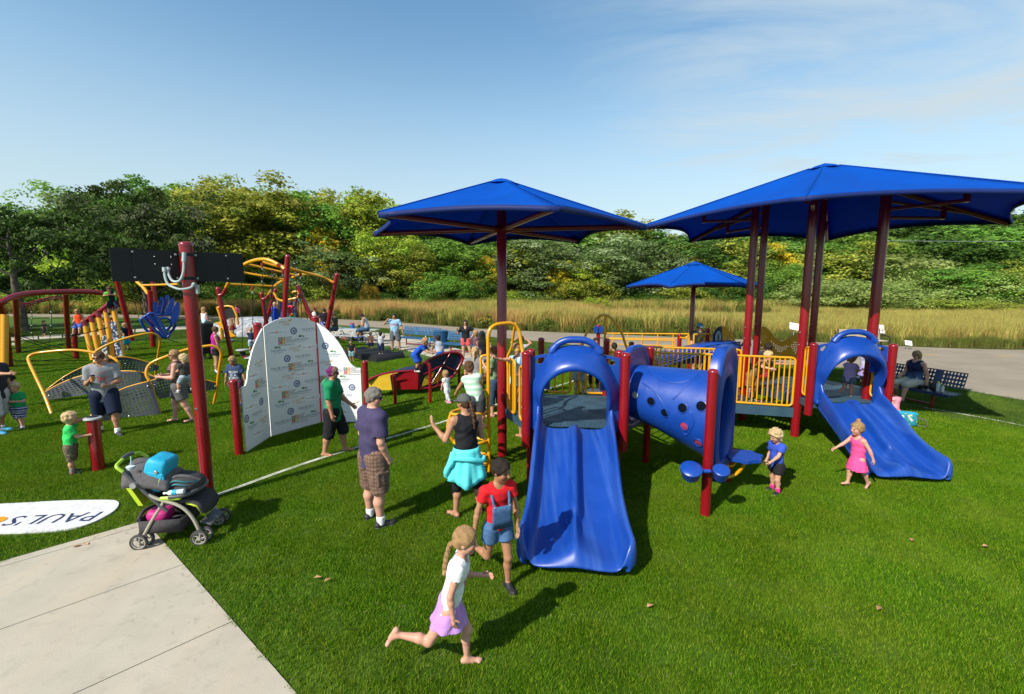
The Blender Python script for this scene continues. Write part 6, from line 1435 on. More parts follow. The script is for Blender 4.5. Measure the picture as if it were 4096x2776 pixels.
 if bot:
  ln=bot.get('len',0.9);F=Field(*span(['Lhip','Rhip','Lkn','Rkn']+(['Lan','Ran']if ln>1 else[]),0.15),vx);loose=bot.get('loose',0.0)*h*0.8;ln=bot.get('len',0.9);gg=g0*0.9+loose
  F.cone(p0-td*0.015*h,waist-td*0.04*h,pr*1.0,wr_*1.0,0.03*h,St(tsq),grow=g0*0.85)
  if bot.get('skirt'):
   av=nrm_((nrm_(P_['LT'])+nrm_(P_['RT']))*0.5+np.array([0,0,-0.6]));L_=ln*th;fl=bot['skirt'];nrip=bot.get('pleats',9)
   F.cone(p0+td*0.03*h,p0+av*L_*1.1,pr*1.02,pr*fl,0.02*h,np.stack([np.array([1,0,0]),np.array([0,1/0.85,0]),np.array([0,0,1.0])]),[(p0+av*L_,av)],grow=g0,rip=lambda P,t:t*0.10*pr*np.sin(nrip*np.arctan2(P[...,1],P[...,0])+3*t))
  else:
   for s_ in 'LR':
    hip,kn,an=J[s_+'hip'],J[s_+'kn'],J[s_+'an']
    if ln<=1:cp=hip+(kn-hip)*ln;e_=hip+(kn-hip)*(ln+0.15);F.cone(hip,e_,0.060*h*thick,(0.060-0.022*ln)*h*thick,0.02*h,None,[(cp,kn-hip)],grow=gg)
    else:
     F.cone(hip,kn,0.060*h*thick,0.037*h*thick,0.02*h,grow=gg);cp=kn+(an-kn)*(ln-1);F.cone(kn,kn+(an-kn)*(ln-0.9),0.037*h*thick,(0.036-0.012*(ln-1))*h*thick,0.015*h,None,[(cp,an-kn)],grow=gg)
  F.noise(0.0042*(h**0.5),16,_ck(label)%777)
  if vx<0.013:F.noise(0.0025,44,_ck(label)%97)
  F.cut(lambda P:(P-p0)@td-bot.get('rise',0.075)*h);mm=F.mesh()
  if mm:ctx['bottom']=link(bot.get('name',"shorts"),mm[0],mm[1],colour(bot['col'],mm[0]),CLOTH,root)
 if shoes:
  for s_ in 'LR':
   F=Field(np.minimum(J[s_+'heel'],J[s_+'toe'])-0.07*h,np.maximum(J[s_+'an'],np.maximum(J[s_+'heel'],J[s_+'toe']))+0.06*h,min(vx,0.012));up,fd=J[s_+'fu'],J[s_+'fd'];A=J[s_+'heel'];ty=shoes.get('type','shoe')
   if ty=='shoe':
    F.cone(J[s_+'heel']-up*0.003*h,J[s_+'toe']+fd*0.004*h,0.0215*h,0.0165*h,0.012*h,grow=0.006+0.3*vx);F.cone(J[s_+'an']-fd*0.005*h,(J[s_+'heel']+J[s_+'toe'])/2,0.022*h,0.020*h,0.012*h,grow=0.006)
    F.cone(J[s_+'toe']-fd*.012*h+np.cross(fd,up)*.014*h,J[s_+'toe']-fd*.014*h-np.cross(fd,up)*.014*h,0.013*h,0.013*h,0.01*h,grow=0.005)
    F.cut(lambda P:(P-J[s_+'an'])@up-0.012*h);F.cut(lambda P:-((P-A)@up+0.0225*h+0.004))
   else:
    F.cone(J[s_+'heel']-up*0.019*h,J[s_+'toe']-up*0.011*h+fd*0.006*h,0.027*h,0.027*h,0.0,np.stack([np.cross(fd,up),fd,up*2.6]));mid=J[s_+'toe']-fd*0.02*h
    for sg in(-1,1):F.cone(mid+np.cross(fd,up)*sg*0.024*h-up*0.008*h,mid+up*0.012*h+fd*(0.012*h if ty=='flip' else 0),0.0065*h,0.0065*h,0.004*h)
    if ty=='sandal':
     an2=J[s_+'an']-up*0.008*h
     for sg in(-1,1):F.cone(an2+np.cross(fd,up)*sg*0.022*h-up*0.02*h,an2+fd*0.024*h,0.0065*h,0.0065*h,0.004*h)
   mm=F.mesh()
   if mm:
    Vv=mm[0];Cc=np.tile(np.array(shoes['col']),(len(Vv),1));hz=(Vv-A)@up
    if ty=='shoe':Cc[hz<-0.012*h]=shoes.get('sole',(0.62,0.62,0.6));
    link("shoe" if ty=='shoe' else "sandal",Vv,mm[1],Cc,SHOEM,root)
    if ty=='shoe' and shoes.get('sock')is not None:
     F=Field(J[s_+'an']-0.06*h,J[s_+'an']+0.11*h,min(vx,0.012));F.cone(J[s_+'an']-up*0.01*h,J[s_+'an']+(J[s_+'kn']-J[s_+'an'])*(shoes.get('sockh',0.16)+0.1),0.0215*h*thick,0.024*h*thick,0.0,None,[(J[s_+'an']+(J[s_+'kn']-J[s_+'an'])*shoes.get('sockh',0.16),J[s_+'kn']-J[s_+'an'])],grow=0.006+0.4*vx);mm=F.mesh()
     if mm:link("sock",mm[0],mm[1],colour(shoes['sock'],mm[0]),CLOTH,root)
 st,hcn=hair[0],hair[1];hcol=np.array(HC_[hcn]);L_=lambda x,y,z:hc+(hr*x+hf*y+hu*z)*Hh
 if st!='bald':
  hl=L_(0,0,0);F=Field(hc-np.array([1.05,1.05,1.9])*Hh,hc+np.array([1.05,1.05,0.95])*Hh,min(vx,0.011))
  gr={'short':0.035,'buzz':0.012,'long':0.05,'bob':0.055,'pony':0.035,'bun':0.035,'topbun':0.035,'braid':0.04,'curly':0.09,'mop':0.07}.get(st,0.04);c0={'buzz':0.17,'pony':0.15,'bun':0.15,'topbun':0.15,'mop':0.11,'bob':0.14}.get(st,0.14)
  low={'short':-0.16,'buzz':-0.14,'long':-0.3,'bob':-0.36,'curly':-0.34,'mop':-0.22}.get(st,-0.18)
  rs=np.random.default_rng(_ck(label)%9999);ph=rs.uniform(0,6.28,8);fr=26/Hh*(1.0 if st=='curly' else 0.7);am=Hh*{'curly':0.045,'mop':0.028}.get(st,0.016)
  nz=lambda P:am*(np.sin(P[...,0]*fr+ph[0])*np.sin(P[...,1]*fr+ph[1])+np.sin(P[...,2]*fr*0.8+ph[2]+2*np.sin(P[...,0]*fr*.5)))
  fc=lambda q,P:np.maximum((0.80*q[...,1]-0.60*q[...,2])-c0*Hh,(low*Hh-q[...,2])+np.minimum(0,q[...,1]-0.05*Hh)*0.45)
  F.ell(hc+hu*Hh*0.115-hf*Hh*0.035,R3,np.array([0.335,0.415,0.385])*Hh,0.02*Hh,[lambda q,P:fc((P-hc)@HR.T,P)],grow=gr*Hh+0.4*vx,noise=nz)
  gv=np.array([0,0,-1.0])
  if st!='buzz':F.ell(L_(0,-0.175,-0.13),R3,np.array([0.285,0.235,0.26 if st in('short','mop','bob')else 0.2])*Hh,0.05*Hh,grow=0.3*vx+0.01*Hh,noise=nz)
  if st in('long','bob','curly'):
   ln={'long':0.95,'bob':0.50,'curly':0.42}[st]
   for x in(-0.28,-0.14,0,0.14,0.28):
    a=L_(x,-0.30+0.5*x*x*2,0.05);e_=a+gv*ln*Hh-hf*0.05*Hh;F.cone(a,e_,0.15*Hh,0.09*Hh,0.08*Hh)
   if st!='curly':
    for sg in(-1,1):F.cone(L_(sg*0.33,-0.05,0.1),L_(sg*0.33,-0.04,0)+gv*ln*0.8*Hh,0.085*Hh,0.06*Hh,0.05*Hh)
  if st=='curly':
   for kq in range(26):u=nrm_(rs.normal(size=3));u[1]=min(u[1],0.25);F.ell(L_(0,-0.06,0.06)+HR.T@(u*np.array([0.38,0.44,0.42]))*Hh,R3,np.array([0.11,0.11,0.11])*Hh,0.03*Hh)
  if st in('pony','braid'):
   b0=L_(0,-0.40,0.12 if st=='pony' else-0.12);ln=hair[2]if len(hair)>2 else 1.0;bk=-hf*0.9+gv*0.6;P=[b0,b0+nrm_(bk)*0.18*Hh];
   for kq in range(4):P.append(P[-1]+nrm_(-hf*(0.35-0.1*kq)+gv)*0.26*Hh*ln)
   F2=Field(np.min(P,0)-0.2*Hh,np.max(P,0)+0.2*Hh,min(vx,0.010));n_=len(P)
   if st=='pony':
    for kq in range(n_-1):F2.cone(P[kq],P[kq+1],Hh*(0.10 if kq else 0.07),Hh*(0.11 if kq<2 else 0.09-0.02*(kq-2)),0.04*Hh)
    F2.noise(0.006,60,3)
   else:
    pth=[np.array(v)for v in catmull([Vector(p)for p in P],5)]
    for kq in range(0,len(pth),2):F2.ell(pth[kq]+hr*Hh*0.03*(-1)**(kq//2),np.eye(3),np.array([0.095,0.09,0.11])*Hh,0.01*Hh)
   mm=F2.mesh()
   if mm:link("ponytail" if st=='pony' else "braid",mm[0],mm[1],np.tile(hcol*(1.0 if hcn!='purple' else 1.5),(len(mm[0]),1))*np.random.default_rng(1).uniform(0.8,1.2,(len(mm[0]),1)),HAIRM,root)
  if st in('bun','topbun'):F.ell(L_(0,-0.46,0.14)if st=='bun' else L_(0,-0.10,0.62),R3,np.array([0.15,0.13,0.14])*Hh,0.03*Hh,noise=nz)
  mm=F.mesh()
  if mm:
   Cc=np.tile(hcol,(len(mm[0]),1))*np.random.default_rng(2).uniform(0.78,1.22,(len(mm[0]),1))
   if hcn=='purple':z=((mm[0]-hc)@HR.T)[:,1];Cc[z>0.02*Hh]=np.array([0.22,0.15,0.10])
   link("hair",mm[0],mm[1],Cc,HAIRM,root)
 for e in(extra or[]):e(ctx)
 ctx['bvh']=top_bvh
 return ctx
# ---- accessories
def glasses(col=(0.008,0.008,0.01),frame=(0.01,0.01,0.011),big=1.0):
 def f(c_):
  HR,hc,Hh=c_['HR'],c_['hc'],c_['Hh'];L_=lambda x,y,z:Vector(hc+HR.T@np.array([x,y,z])*Hh);b=B()
  for sg in(-1,1):
   P=[L_(sg*(0.165+0.115*big*math.cos(a)),0.415-0.10*abs(0.5+0.5*math.cos(a))**2+0.03,0.01+0.075*big*math.sin(a))for a in np.linspace(0,2*math.pi,11)[:-1]]
   b.prism(P,Vector(HR[1]),0.018*Hh)
   b.tube([L_(sg*0.28,0.36,0.04),L_(sg*0.355,0.18,0.04),L_(sg*0.36,-0.05,0.03)],0.022*Hh,5)
  b.tube([L_(-0.06,0.44,0.03),L_(0.06,0.44,0.03)],0.02*Hh,5)
  W=c_['wv'](np.array(b.v))+(c_['org']-c_['base']);me=mkmesh("sunglasses",W,b.f,False);me.materials.append(mat("lens_%d"%int(col[0]*1000+col[1]*77),col,0.12,0.6,0.0));o=bpy.data.objects.new("sunglasses",me);COL.objects.link(o);o.parent=c_['root']
 return f
def cap(col,brim=True,back=False):
 def f(c_):
  HR,hc,Hh=c_['HR'],c_['hc'],c_['Hh'];R3=HR;hu,hf=HR[2],HR[1]*(-1 if back else 1);F=Field(hc-Hh*1.0,hc+Hh*1.0,min(c_['vx'],0.011))
  F.ell(hc+hu*Hh*0.13-HR[1]*Hh*0.035,R3,np.array([0.37,0.455,0.42])*Hh,0.0,[lambda q,P:(0.13*Hh+0.12*np.minimum(0,(P-hc)@HR[1])-((P-hc)@hu))],grow=0.02*Hh+0.5*c_['vx'])
  if brim:F.ell(hc+hu*Hh*0.14+hf*Hh*0.52,R3,np.array([0.27,0.30,0.045])*Hh+0.3*c_['vx'],0.02*Hh)
  mm=F.mesh();
  if mm:c_['link']("cap",mm[0],mm[1],np.tile(np.array(col),(len(mm[0]),1)),CLOTH,c_['root'])
 return f
def item(nm,fn,m):
 def f(c_):
  b=fn(c_);W=c_['wv'](np.array(b.v))+(c_['org']-c_['base']);me=mkmesh(nm,W,b.f,b.sm);me.materials.append(m);o=bpy.data.objects.new(nm,me);COL.objects.link(o);o.parent=c_['root']
 return f
def chest_print(c_,build,m,nm="chest_print",back=False):
 if c_['bvh']is None:return
 V,Fc=build();wv,org=c_['wv'],c_['org'];d=wv(c_['sfwd']*(-1 if back else 1));s_=wv(c_['sside'])*(1 if back else-1);u=wv(c_['td']);ctr=wv(c_['chest']-c_['td']*0.03*c_['h'])+org;P=[]
 for v in V:
  o=Vector(ctr+s_*v[0]+u*v[1]+d*0.5);r=c_['bvh'].ray_cast(o,Vector(-d));q=r[0]if r[0]is not None else Vector(ctr+s_*v[0]+u*v[1]+d*0.1);P.append(q+Vector(d)*0.0035-Vector(c_['base']))
 me=mkmesh(nm,np.array([list(p)for p in P]),Fc,False);me.materials.append(m);ob=bpy.data.objects.new(nm,me);COL.objects.link(ob);ob.parent=c_['root']
def words(lines,size,gap):
 def f():
  V,Fc=[],[]
  for k,t in enumerate(lines):
   v,f_=text_cached(t,size=1.0,bold=0.012);o=len(V);V+=[(a[0]*size,a[1]*size-k*gap)for a in v];Fc+=[tuple(i+o for i in q)for q in f_]
  return V,Fc
 return f
def stripes(a,b,per,duty=0.5,ax=2):return lambda V:np.where(((V[:,ax]/per)%1<duty)[:,None],np.array(a),np.array(b))
def plaid(base,l1,l2,per):return lambda V:np.where(((V[:,2]/per)%1<0.3)[:,None],np.array(l1),np.where((((V[:,0]+V[:,1]*0.7)/per)%1<0.3)[:,None],np.array(l2),np.array(base)))
def camo(cs,sc_=60):
 def f(V):
  n=np.sin(V[:,0]*sc_+2*np.sin(V[:,2]*sc_*.7))+np.sin(V[:,2]*sc_*1.1+2*np.sin(V[:,1]*sc_));i=np.clip(((n+2)/4*len(cs)).astype(int),0,len(cs)-1);return np.array(cs)[i]
 return f
def halves(a,b):return lambda V:np.where((V[:,0]<0)[:,None],np.array(a),np.array(b))
# ================================================================== the people, near to far
K_=(0.015,0.015,0.018);NV_=(0.018,0.022,0.05);WH=(0.72,0.72,0.72)
c_=person("barefoot running child with long braid, white top and lilac shorts skirt",(1888,2650),1.27,92,0.55,'pink',('braid','sand',1.15),
dict(name="shirt",col=WH,sleeve=0.28,hem=-0.03,loose=0.004),dict(name="skirt",col=(0.42,0.22,0.52),skirt=1.75,len=0.52,pleats=8,rise=0.05),
None,dict(tdir=(0.0,0.26,1),LT=(-0.02,0.50,-1),LS=(0,-0.04,-1),RT=(0.06,-0.55,-0.9),RS=(0,-1,0.22),Rfoot=(0.05,-0.45,-0.9),RU=(0.10,-0.32,-1),RF=(0.0,0.12,-1),LU=(-0.12,-0.1,-1),LF=(0.10,1.0,0.05),hyaw=2,hpitch=-6,grip=0.45),'f',0.82,foot='L')
chest_print(c_,lambda:([(x*0.035,z*0.055-0.02)for x,z in((-1,0.6),(-0.3,1),(0.5,0.8),(0.9,0),(0.6,-0.8),(-0.2,-1),(-0.8,-0.4))],[tuple(range(7))]),mat("pink_print",(0.75,0.16,0.30),0.8))
chest_print(c_,lambda:([(x*0.014+0.01,z*0.03-0.015)for x,z in((-1,0.6),(0.5,0.8),(0.9,0),(-0.2,-1))],[(0,1,2,3)]),mat("green_print",(0.05,0.42,0.30),0.8),"chest_print")
DEN=(0.055,0.12,0.24)
def bib(c_):
 h=c_['h'];b=B();ch,td,sf,ss=c_['chest'],c_['td'],c_['sfwd'],c_['sside'];P=lambda x,z,y:Vector(c_['waist']*0+td*z*h+ss*x*h+sf*y*h)
 b.sheet([[P(x,z,0.088-0.35*x*x+(0.006 if z>.1 else 0))for z in(0.02,0.08,0.15,0.20)]for x in np.linspace(-0.074,0.074,9)],0.006)
 for sg in(-1,1):b.tube([P(sg*0.056,0.195,0.084),P(sg*0.062,0.235,0.070),P(sg*0.066,0.275,0.045),P(sg*0.066,0.292,0.0),P(sg*0.055,0.25,-0.062),P(sg*0.02,0.15,-0.08)],0.010*h,6)
 return b
def buttons(c_):
 h=c_['h'];b=B()
 for sg in(-1,1):b.ball(Vector(c_['td']*0.193*h+c_['sside']*sg*0.056*h+c_['sfwd']*0.092*h),0.009*h,8,5)
 return b
DENM=mat("denim",DEN,0.85,0.15,0.2,30,bump=0.3,bscale=140)
c_=person("child in red tee and denim short overalls walking beside the slide",(2040,2362),1.40,158,0.62,'olive',('bun','dark'),
dict(col=(0.55,0.015,0.02),sleeve=0.5,hem=-0.02,loose=0.002),dict(col=DEN,len=0.46,loose=0.012,rise=0.10),
dict(col=K_,sole=(0.75,0.75,0.75)),dict(tdir=(0.02,0.08,1),LT=(-0.02,0.28,-1),LS=(0,-0.02,-1),RT=(0.10,-0.12,-1),RS=(0.20,-1.0,-0.14),Rfoot=(0.0,-0.2,-1),RU=(0.35,-0.05,-1),RF=(0.22,0.10,-1),LU=(-0.20,0.12,-1),LF=(-0.02,0.22,-1),hyaw=-34,hpitch=-14,Lfoot=(-0.1,1,0)),'f',0.84,foot='L',
extra=[item("bib",bib,DENM),item("strap_button",buttons,STEEL)])
pl1=plaid((0.135,0.085,0.065),(0.10,0.055,0.045),(0.21,0.14,0.095),0.028)
def pocket(c_):
 h=c_['h'];J=c_['J'];b=B();m=J['Rhip']*0.45+J['Rkn']*0.55;b.box(Vector(m+np.array([0.062*h,0,0])),(0.022*h,0.09*h,0.10*h),None,0.008*h);b.box(Vector(m+np.array([0.066*h,0,0.045*h])),(0.022*h,0.092*h,0.025*h),None,0.006*h);return b
c_=person("adult in navy tee, plaid cargo shorts and dark glasses standing with hands in pockets",(1520,2085),1.81,46,1.0,'pink',('short','grey'),
dict(col=(0.050,0.042,0.095),sleeve=0.78,hem=-0.085,loose=0.016),dict(col=pl1,len=0.98,loose=0.020,name="cargo_shorts"),
dict(col=(0.02,0.02,0.022),sole=(0.66,0.66,0.64),sock=WH,sockh=0.2),dict(tdir=(0,0.02,1),LT=(-0.10,0.02,-1),LS=(-0.02,-0.03,-1),RT=(0.12,0.0,-1),RS=(0.03,-0.02,-1),RU=(0.20,-0.10,-1),RF=(-0.10,0.42,-1),LU=(-0.22,-0.08,-1),LF=(0.12,0.4,-1),hyaw=42,hpitch=-6,grip=0.8,Rfoot=(0.25,1,0),Lfoot=(0.0,1,0)),'m',1.12,
extra=[glasses(),item("cargo_pocket",pocket,mat("plaid_pocket",(0.12,0.075,0.058),0.85,var=0.2,vscale=40))])
TQ=(0.10,0.60,0.62)
def wrapj(c_):
 h=c_['h'];b=B();rows=[]
 for i in range(9):
  t=i/8;z=0.065-0.275*t;row=[]
  for a in np.linspace(-math.pi,math.pi,57):
   r=0.098+0.055*t+0.016*t*math.sin(7*a+2*t)+0.010*t*math.sin(13*a)
   zz=z-0.03*t*math.sin(3*a+0.6)+(0.05*t*max(0,math.sin(a)))
   row.append(Vector((r*math.cos(a)*1.02*h,r*math.sin(a)*0.86*h,zz*h)))
  rows.append(row)
 b.sheet([list(q)for q in zip(*rows)],0.008);b.tube(catmull([Vector((-0.11*h,-0.02*h,0.03*h)),Vector((-0.14*h,-0.05*h,-0.03*h)),Vector((-0.17*h,-0.04*h,-0.09*h)),Vector((-0.175*h,-0.02*h,-0.15*h))],4),[0.03*h]*6+[0.026*h]*5+[0.02*h]*2,8)
 b.tube(catmull([Vector((-0.12*h,-0.06*h,0.0)),Vector((0,-0.105*h,-0.01*h)),Vector((0.10*h,-0.08*h,-0.045*h)),Vector((0.13*h,-0.04*h,-0.03*h))],5),0.022*h,8);return b
person("adult in grey cap and black tank top with turquoise jacket tied round the waist",(1866,2052),1.67,-22,1.0,'tan',('pony','brown',1.5),
dict(name="tank_top",col=K_,sleeve=0,hem=-0.05,neck=0.045),dict(name="leggings",col=(0.010,0.010,0.012),len=1.30,loose=-0.002),
dict(type='flip',col=(0.02,0.015,0.012)),dict(LT=(-0.12,0.06,-1),LS=(-0.06,-0.02,-1),RT=(0.16,0.02,-1),RS=(0.06,-0.05,-1),LU=(-0.42,0.02,-1),LF=(-0.55,0.55,0.75),Lh=(-0.35,0.3,1),RU=(0.22,0.12,-1),RF=(-0.35,0.75,0.25),hyaw=-30,hpitch=-8,grip=0.25,Lfoot=(-0.5,1,0),Rfoot=(0.3,1,0)),'f',0.95,
extra=[cap((0.075,0.08,0.075)),item("tied_jacket",wrapj,mat("turquoise_knit",TQ,0.85,0.15,0.1,10,bump=0.4,bscale=30))])
person("adult with purple ponytail, green hooded tee and black capris walking past the photo wall",(1352,1815),1.66,84,1.0,'tan',('bun','purple'),
dict(col=(0.012,0.20,0.085),sleeve=0.85,hem=-0.12,loose=0.016),dict(name="capris",col=K_,len=1.18,loose=0.014),
dict(type='flip',col=(0.02,0.02,0.02)),dict(LT=(-0.05,0.34,-1),LS=(0,0.06,-1),RT=(0.05,-0.14,-1),RS=(0.02,-0.28,-1),RU=(0.12,-0.08,-1),RF=(0.06,0.20,-1),LU=(-0.1,0.30,-1),LF=(0.0,0.85,-0.75),hpitch=-4),'f',1.16,
extra=[glasses((0.01,0.01,0.012)),item("hood",lambda c_:B().ball(Vector(c_['nb']-c_['sfwd']*0.065*c_['h']-c_['td']*0.035*c_['h']),(0.075*c_['h'],0.045*c_['h'],0.055*c_['h']),14,9),mat("green_knit",(0.012,0.19,0.08),0.88,bump=0.3))])
person("curly blond toddler in blue tee and black shorts reaching for the leaf step",(3092,1968),0.99,-104,0.12,'fair',('curly','light'),
dict(col=(0.035,0.075,0.42),sleeve=0.6,hem=-0.05,loose=0.008),dict(col=K_,len=0.58,loose=0.012),dict(col=K_,sole=(0.7,0.7,0.7),sock=(0.7,0.03,0.22),sockh=0.28),
dict(LT=(-0.08,0.16,-1),LS=(0,-0.14,-1),RT=(0.10,-0.05,-1),RS=(0.04,-0.12,-1),LU=(-0.12,0.55,-0.8),LF=(0.12,0.75,-0.55),RU=(0.22,0.0,-1),RF=(0.0,0.42,-0.9),hyaw=0,hpitch=-22),'f',0.95)
person("barefoot toddler with top bun running left in pink romper dress",(3380,1946),1.02,-98,0.14,'pink',('topbun','sand'),
dict(name="romper_top",col=(0.80,0.075,0.25),sleeve=0,hem=0.0,neck=0.06,loose=0.002),dict(name="romper_skirt",col=(0.80,0.075,0.25),skirt=1.85,len=0.86,pleats=10),None,
dict(tdir=(0,0.10,1),RT=(0.05,0.30,-1),RS=(0,0.05,-1),Rfoot=(0.1,1,0.05),LT=(-0.03,-0.28,-1),LS=(0,-0.5,-0.85),Lfoot=(0,0.6,-0.8),LU=(-0.45,-0.35,-0.9),LF=(-0.25,-0.30,-1),RU=(0.28,0.62,-0.7),RF=(0.15,0.85,-0.55),hyaw=6,hpitch=-6),'f',0.92,foot='R')
def bands(V):return np.where((V[:,2]>-0.30)[:,None],np.array((0.03,0.10,0.45)),np.where(((V[:,2]*60)%1<0.5)[:,None],np.array((0.5,0.12,0.02)),np.array((0.05,0.2,0.25))))
person("small blond child in bright green tee and camouflage shorts leaning on drum post",(303,1893),1.04,48,0.2,'fair',('mop','light'),
dict(col=(0.035,0.50,0.11),sleeve=0.7,hem=-0.09,loose=0.010),dict(col=camo([(0.10,0.085,0.05),(0.16,0.13,0.085),(0.055,0.05,0.03),(0.12,0.11,0.08)]),len=0.98,loose=0.016),dict(col=K_,sole=(0.6,0.6,0.6),sock=bands,sockh=0.42),
dict(tdir=(0,0.06,1),LU=(0.02,0.75,0.5),LF=(0.25,0.85,0.2),RU=(0.15,0.5,-0.8),RF=(0.1,0.95,0.0),hpitch=-4,hyaw=-8),'m',1.0)
PAPER=mat("brown_paper_cup",(0.36,0.17,0.06),0.7)
def cupb(c_):p=c_['J']['Rwr']+c_['J']['Rhd']*0.05*c_['h']+np.array([-0.02,0.035,0]);return B().lathe([(0.032,-0.06),(0.041,0.055)],Vector(p),14)
def cupl(c_):p=c_['J']['Rwr']+c_['J']['Rhd']*0.05*c_['h']+np.array([-0.02,0.035,0]);return B().lathe([(0.043,0.055),(0.043,0.065),(0.036,0.078),(0,0.078)],Vector(p),14)
def watch(c_):w_=c_['J']['Lwr'];d=Vector(nrm_(c_['J']['Lwr']-c_['J']['Lel']));return B().lathe([(0.034,-0.02),(0.037,-0.01),(0.037,0.01),(0.034,0.02)],Vector(w_)-d*0.02,12,d)
c_=person("adult in grey tee, navy shorts and sunglasses striding with a coffee cup",(478,1742),1.80,142,1.0,'tan',('buzz','brown'),
dict(col=(0.24,0.25,0.265),sleeve=0.75,hem=-0.10,loose=0.010),dict(col=(0.012,0.018,0.042),len=1.0,loose=0.022,name="cargo_shorts"),dict(col=(0.03,0.03,0.032),sole=(0.12,0.12,0.12),sock=WH,sockh=0.2),
dict(tdir=(0,0.04,1),LT=(-0.12,0.40,-1),LS=(-0.04,0.10,-1),RT=(0.10,-0.22,-1),RS=(0.02,-0.40,-1),LU=(-0.22,0.18,-1),LF=(0.55,0.80,-0.1),RU=(0.18,0.05,-1),RF=(-0.3,0.8,0.4),hyaw=30,hpitch=-4,grip=0.7,Lfoot=(-0.4,1,0)),'m',1.0,foot='L',
extra=[glasses(),item("paper_cup",cupb,PAPER),item("cup_lid",cupl,RUB),item("wrist_watch",watch,STEEL)])
chest_print(c_,lambda:([(x*0.10,z*0.12)for x,z in((-0.9,0.9),(-0.3,0.7),(0,0.95),(0.3,0.7),(0.9,0.9),(0.7,-0.1),(0.5,-0.9),(0.12,-0.5),(-0.12,-0.5),(-0.5,-0.9),(-0.7,-0.1))],[tuple(range(11))]),mat("faded_red_print",(0.38,0.10,0.10),0.85))
person("small blond child in green sports tee and plaid shorts walking at left",(84,1716),1.04,172,0.2,'pink',('mop','light'),dict(col=(0.015,0.27,0.09),sleeve=0.65,hem=-0.08,loose=0.010),dict(col=plaid((0.03,0.035,0.12),(0.5,0.5,0.55),(0.06,0.07,0.2),0.05),len=0.9,loose=0.016),dict(col=(0.05,0.05,0.055),sole=(0.1,0.1,0.1),sock=(0.4,0.4,0.42),sockh=0.15),
dict(LU=(-0.25,0.05,-1),LF=(0.75,0.75,0.15),RU=(0.25,0.05,-1),RF=(-0.75,0.7,0.1),LT=(-0.05,0.22,-1),LS=(0,-0.02,-1),RT=(0.06,-0.15,-1),RS=(0,-0.3,-1),hpitch=-6,hyaw=-10),'m',1.05)
person("child in black tee behind the small blond child at left",(40,1632),1.10,150,0.28,'fair',('short','sand'),dict(col=K_,sleeve=0.6,hem=-0.07,loose=0.01),dict(col=(0.03,0.05,0.14),len=1.9,loose=0.008,name="jeans"),dict(col=(0.10,0.03,0.02)),dict(hpitch=-12),'m')
person("adult at left picture edge pointing right, in dark tee and pale shorts",(6,1738),1.74,88,1.0,'tan',('short','brown'),dict(col=(0.03,0.03,0.04),sleeve=0.8,hem=-0.09,loose=0.01),dict(col=(0.42,0.42,0.44),len=1.05,loose=0.02),dict(col=(0.03,0.22,0.40),sole=(0.6,0.6,0.6),sock=WH),dict(RT=(0.05,0.16,-1),RS=(0,-0.02,-1),LT=(-0.08,-0.15,-1),LS=(0,-0.15,-1),RU=(0.10,0.95,-0.28),RF=(0.02,1,0.02),grip=0.2),'m',foot='R')
person("child in orange tee and orange pants behind the arched climber",(440,1612),1.32,118,0.5,'pink',('short','light'),dict(col=(0.72,0.14,0.015),sleeve=0.75,hem=-0.07,loose=0.01),dict(col=lambda V:np.where((np.abs(V[:,0])>0.055)[:,None],np.array((0.03,0.03,0.035)),np.array((0.70,0.10,0.015))),len=1.8,loose=0.012,name="pants"),dict(col=K_),dict(RU=(0.15,0.1,-1),hyaw=8),'m')
cw=person("adult in striped tank top and grey shorts carrying a toddler",(690,1685),1.69,-118,1.0,'pink',('pony','sand'),dict(name="tank_top",col=stripes((0.03,0.03,0.06),(0.30,0.14,0.10),0.022,0.6),sleeve=0,hem=-0.07,loose=0.008),dict(col=(0.10,0.10,0.10),len=0.72,loose=0.018),dict(type='sandal',col=(0.02,0.018,0.016)),
dict(RT=(0.08,0.32,-1),RS=(0.0,0.05,-1),LT=(-0.06,-0.22,-1),LS=(0,-0.35,-1),LU=(-0.28,0.18,-1),LF=(0.40,0.95,0.1),RU=(0.30,0.2,-1),RF=(-0.5,0.9,0.1),hyaw=-14),'f',1.12,foot='R',extra=[glasses()])
pb_=D(742,1506,9.75)
person("curly blond toddler in dark tee and checked shorts carried on the hip",None,0.86,-58,0.05,'pink',('curly','light'),dict(col=(0.05,0.05,0.045),sleeve=0.6,hem=-0.04),dict(col=plaid((0.24,0.30,0.33),(0.10,0.14,0.18),(0.4,0.45,0.45),0.05),len=0.85,loose=0.012),dict(col=(0.06,0.06,0.06),sock=WH),dict(tdir=(0,0.0,1),LT=(-0.40,0.55,-0.9),LS=(-0.05,0.05,-1),RT=(0.45,0.45,-0.9),RS=(0.1,0.0,-1),LU=(-0.2,0.3,-0.8),LF=(0.1,0.8,-0.2),hyaw=-20),'m',pelvis=pb_)
c_=person("child in navy slogan tee and patterned shorts walking behind the photo wall",(950,1622),1.33,176,0.5,'tan',('pony','sand'),dict(col=(0.035,0.06,0.13),sleeve=0.75,hem=-0.08,loose=0.012),dict(col=camo([(0.25,0.02,0.04),(0.03,0.04,0.15),(0.15,0.02,0.05)],120),len=0.45,loose=0.014),dict(col=(0.02,0.06,0.25),sock=None),dict(RU=(0.42,0.0,-1),RF=(0.15,0.1,-1),LU=(-0.42,0.0,-1),LF=(-0.28,0.1,-1),LT=(-0.08,0.12,-1),RT=(0.06,0.0,-1),RS=(0,-0.3,-1),hpitch=-26),'f')
chest_print(c_,words(("MOM","IS A","SUPER","HERO"),0.10,0.085),mat("white_cloth_print",(0.5,0.52,0.52),0.85))
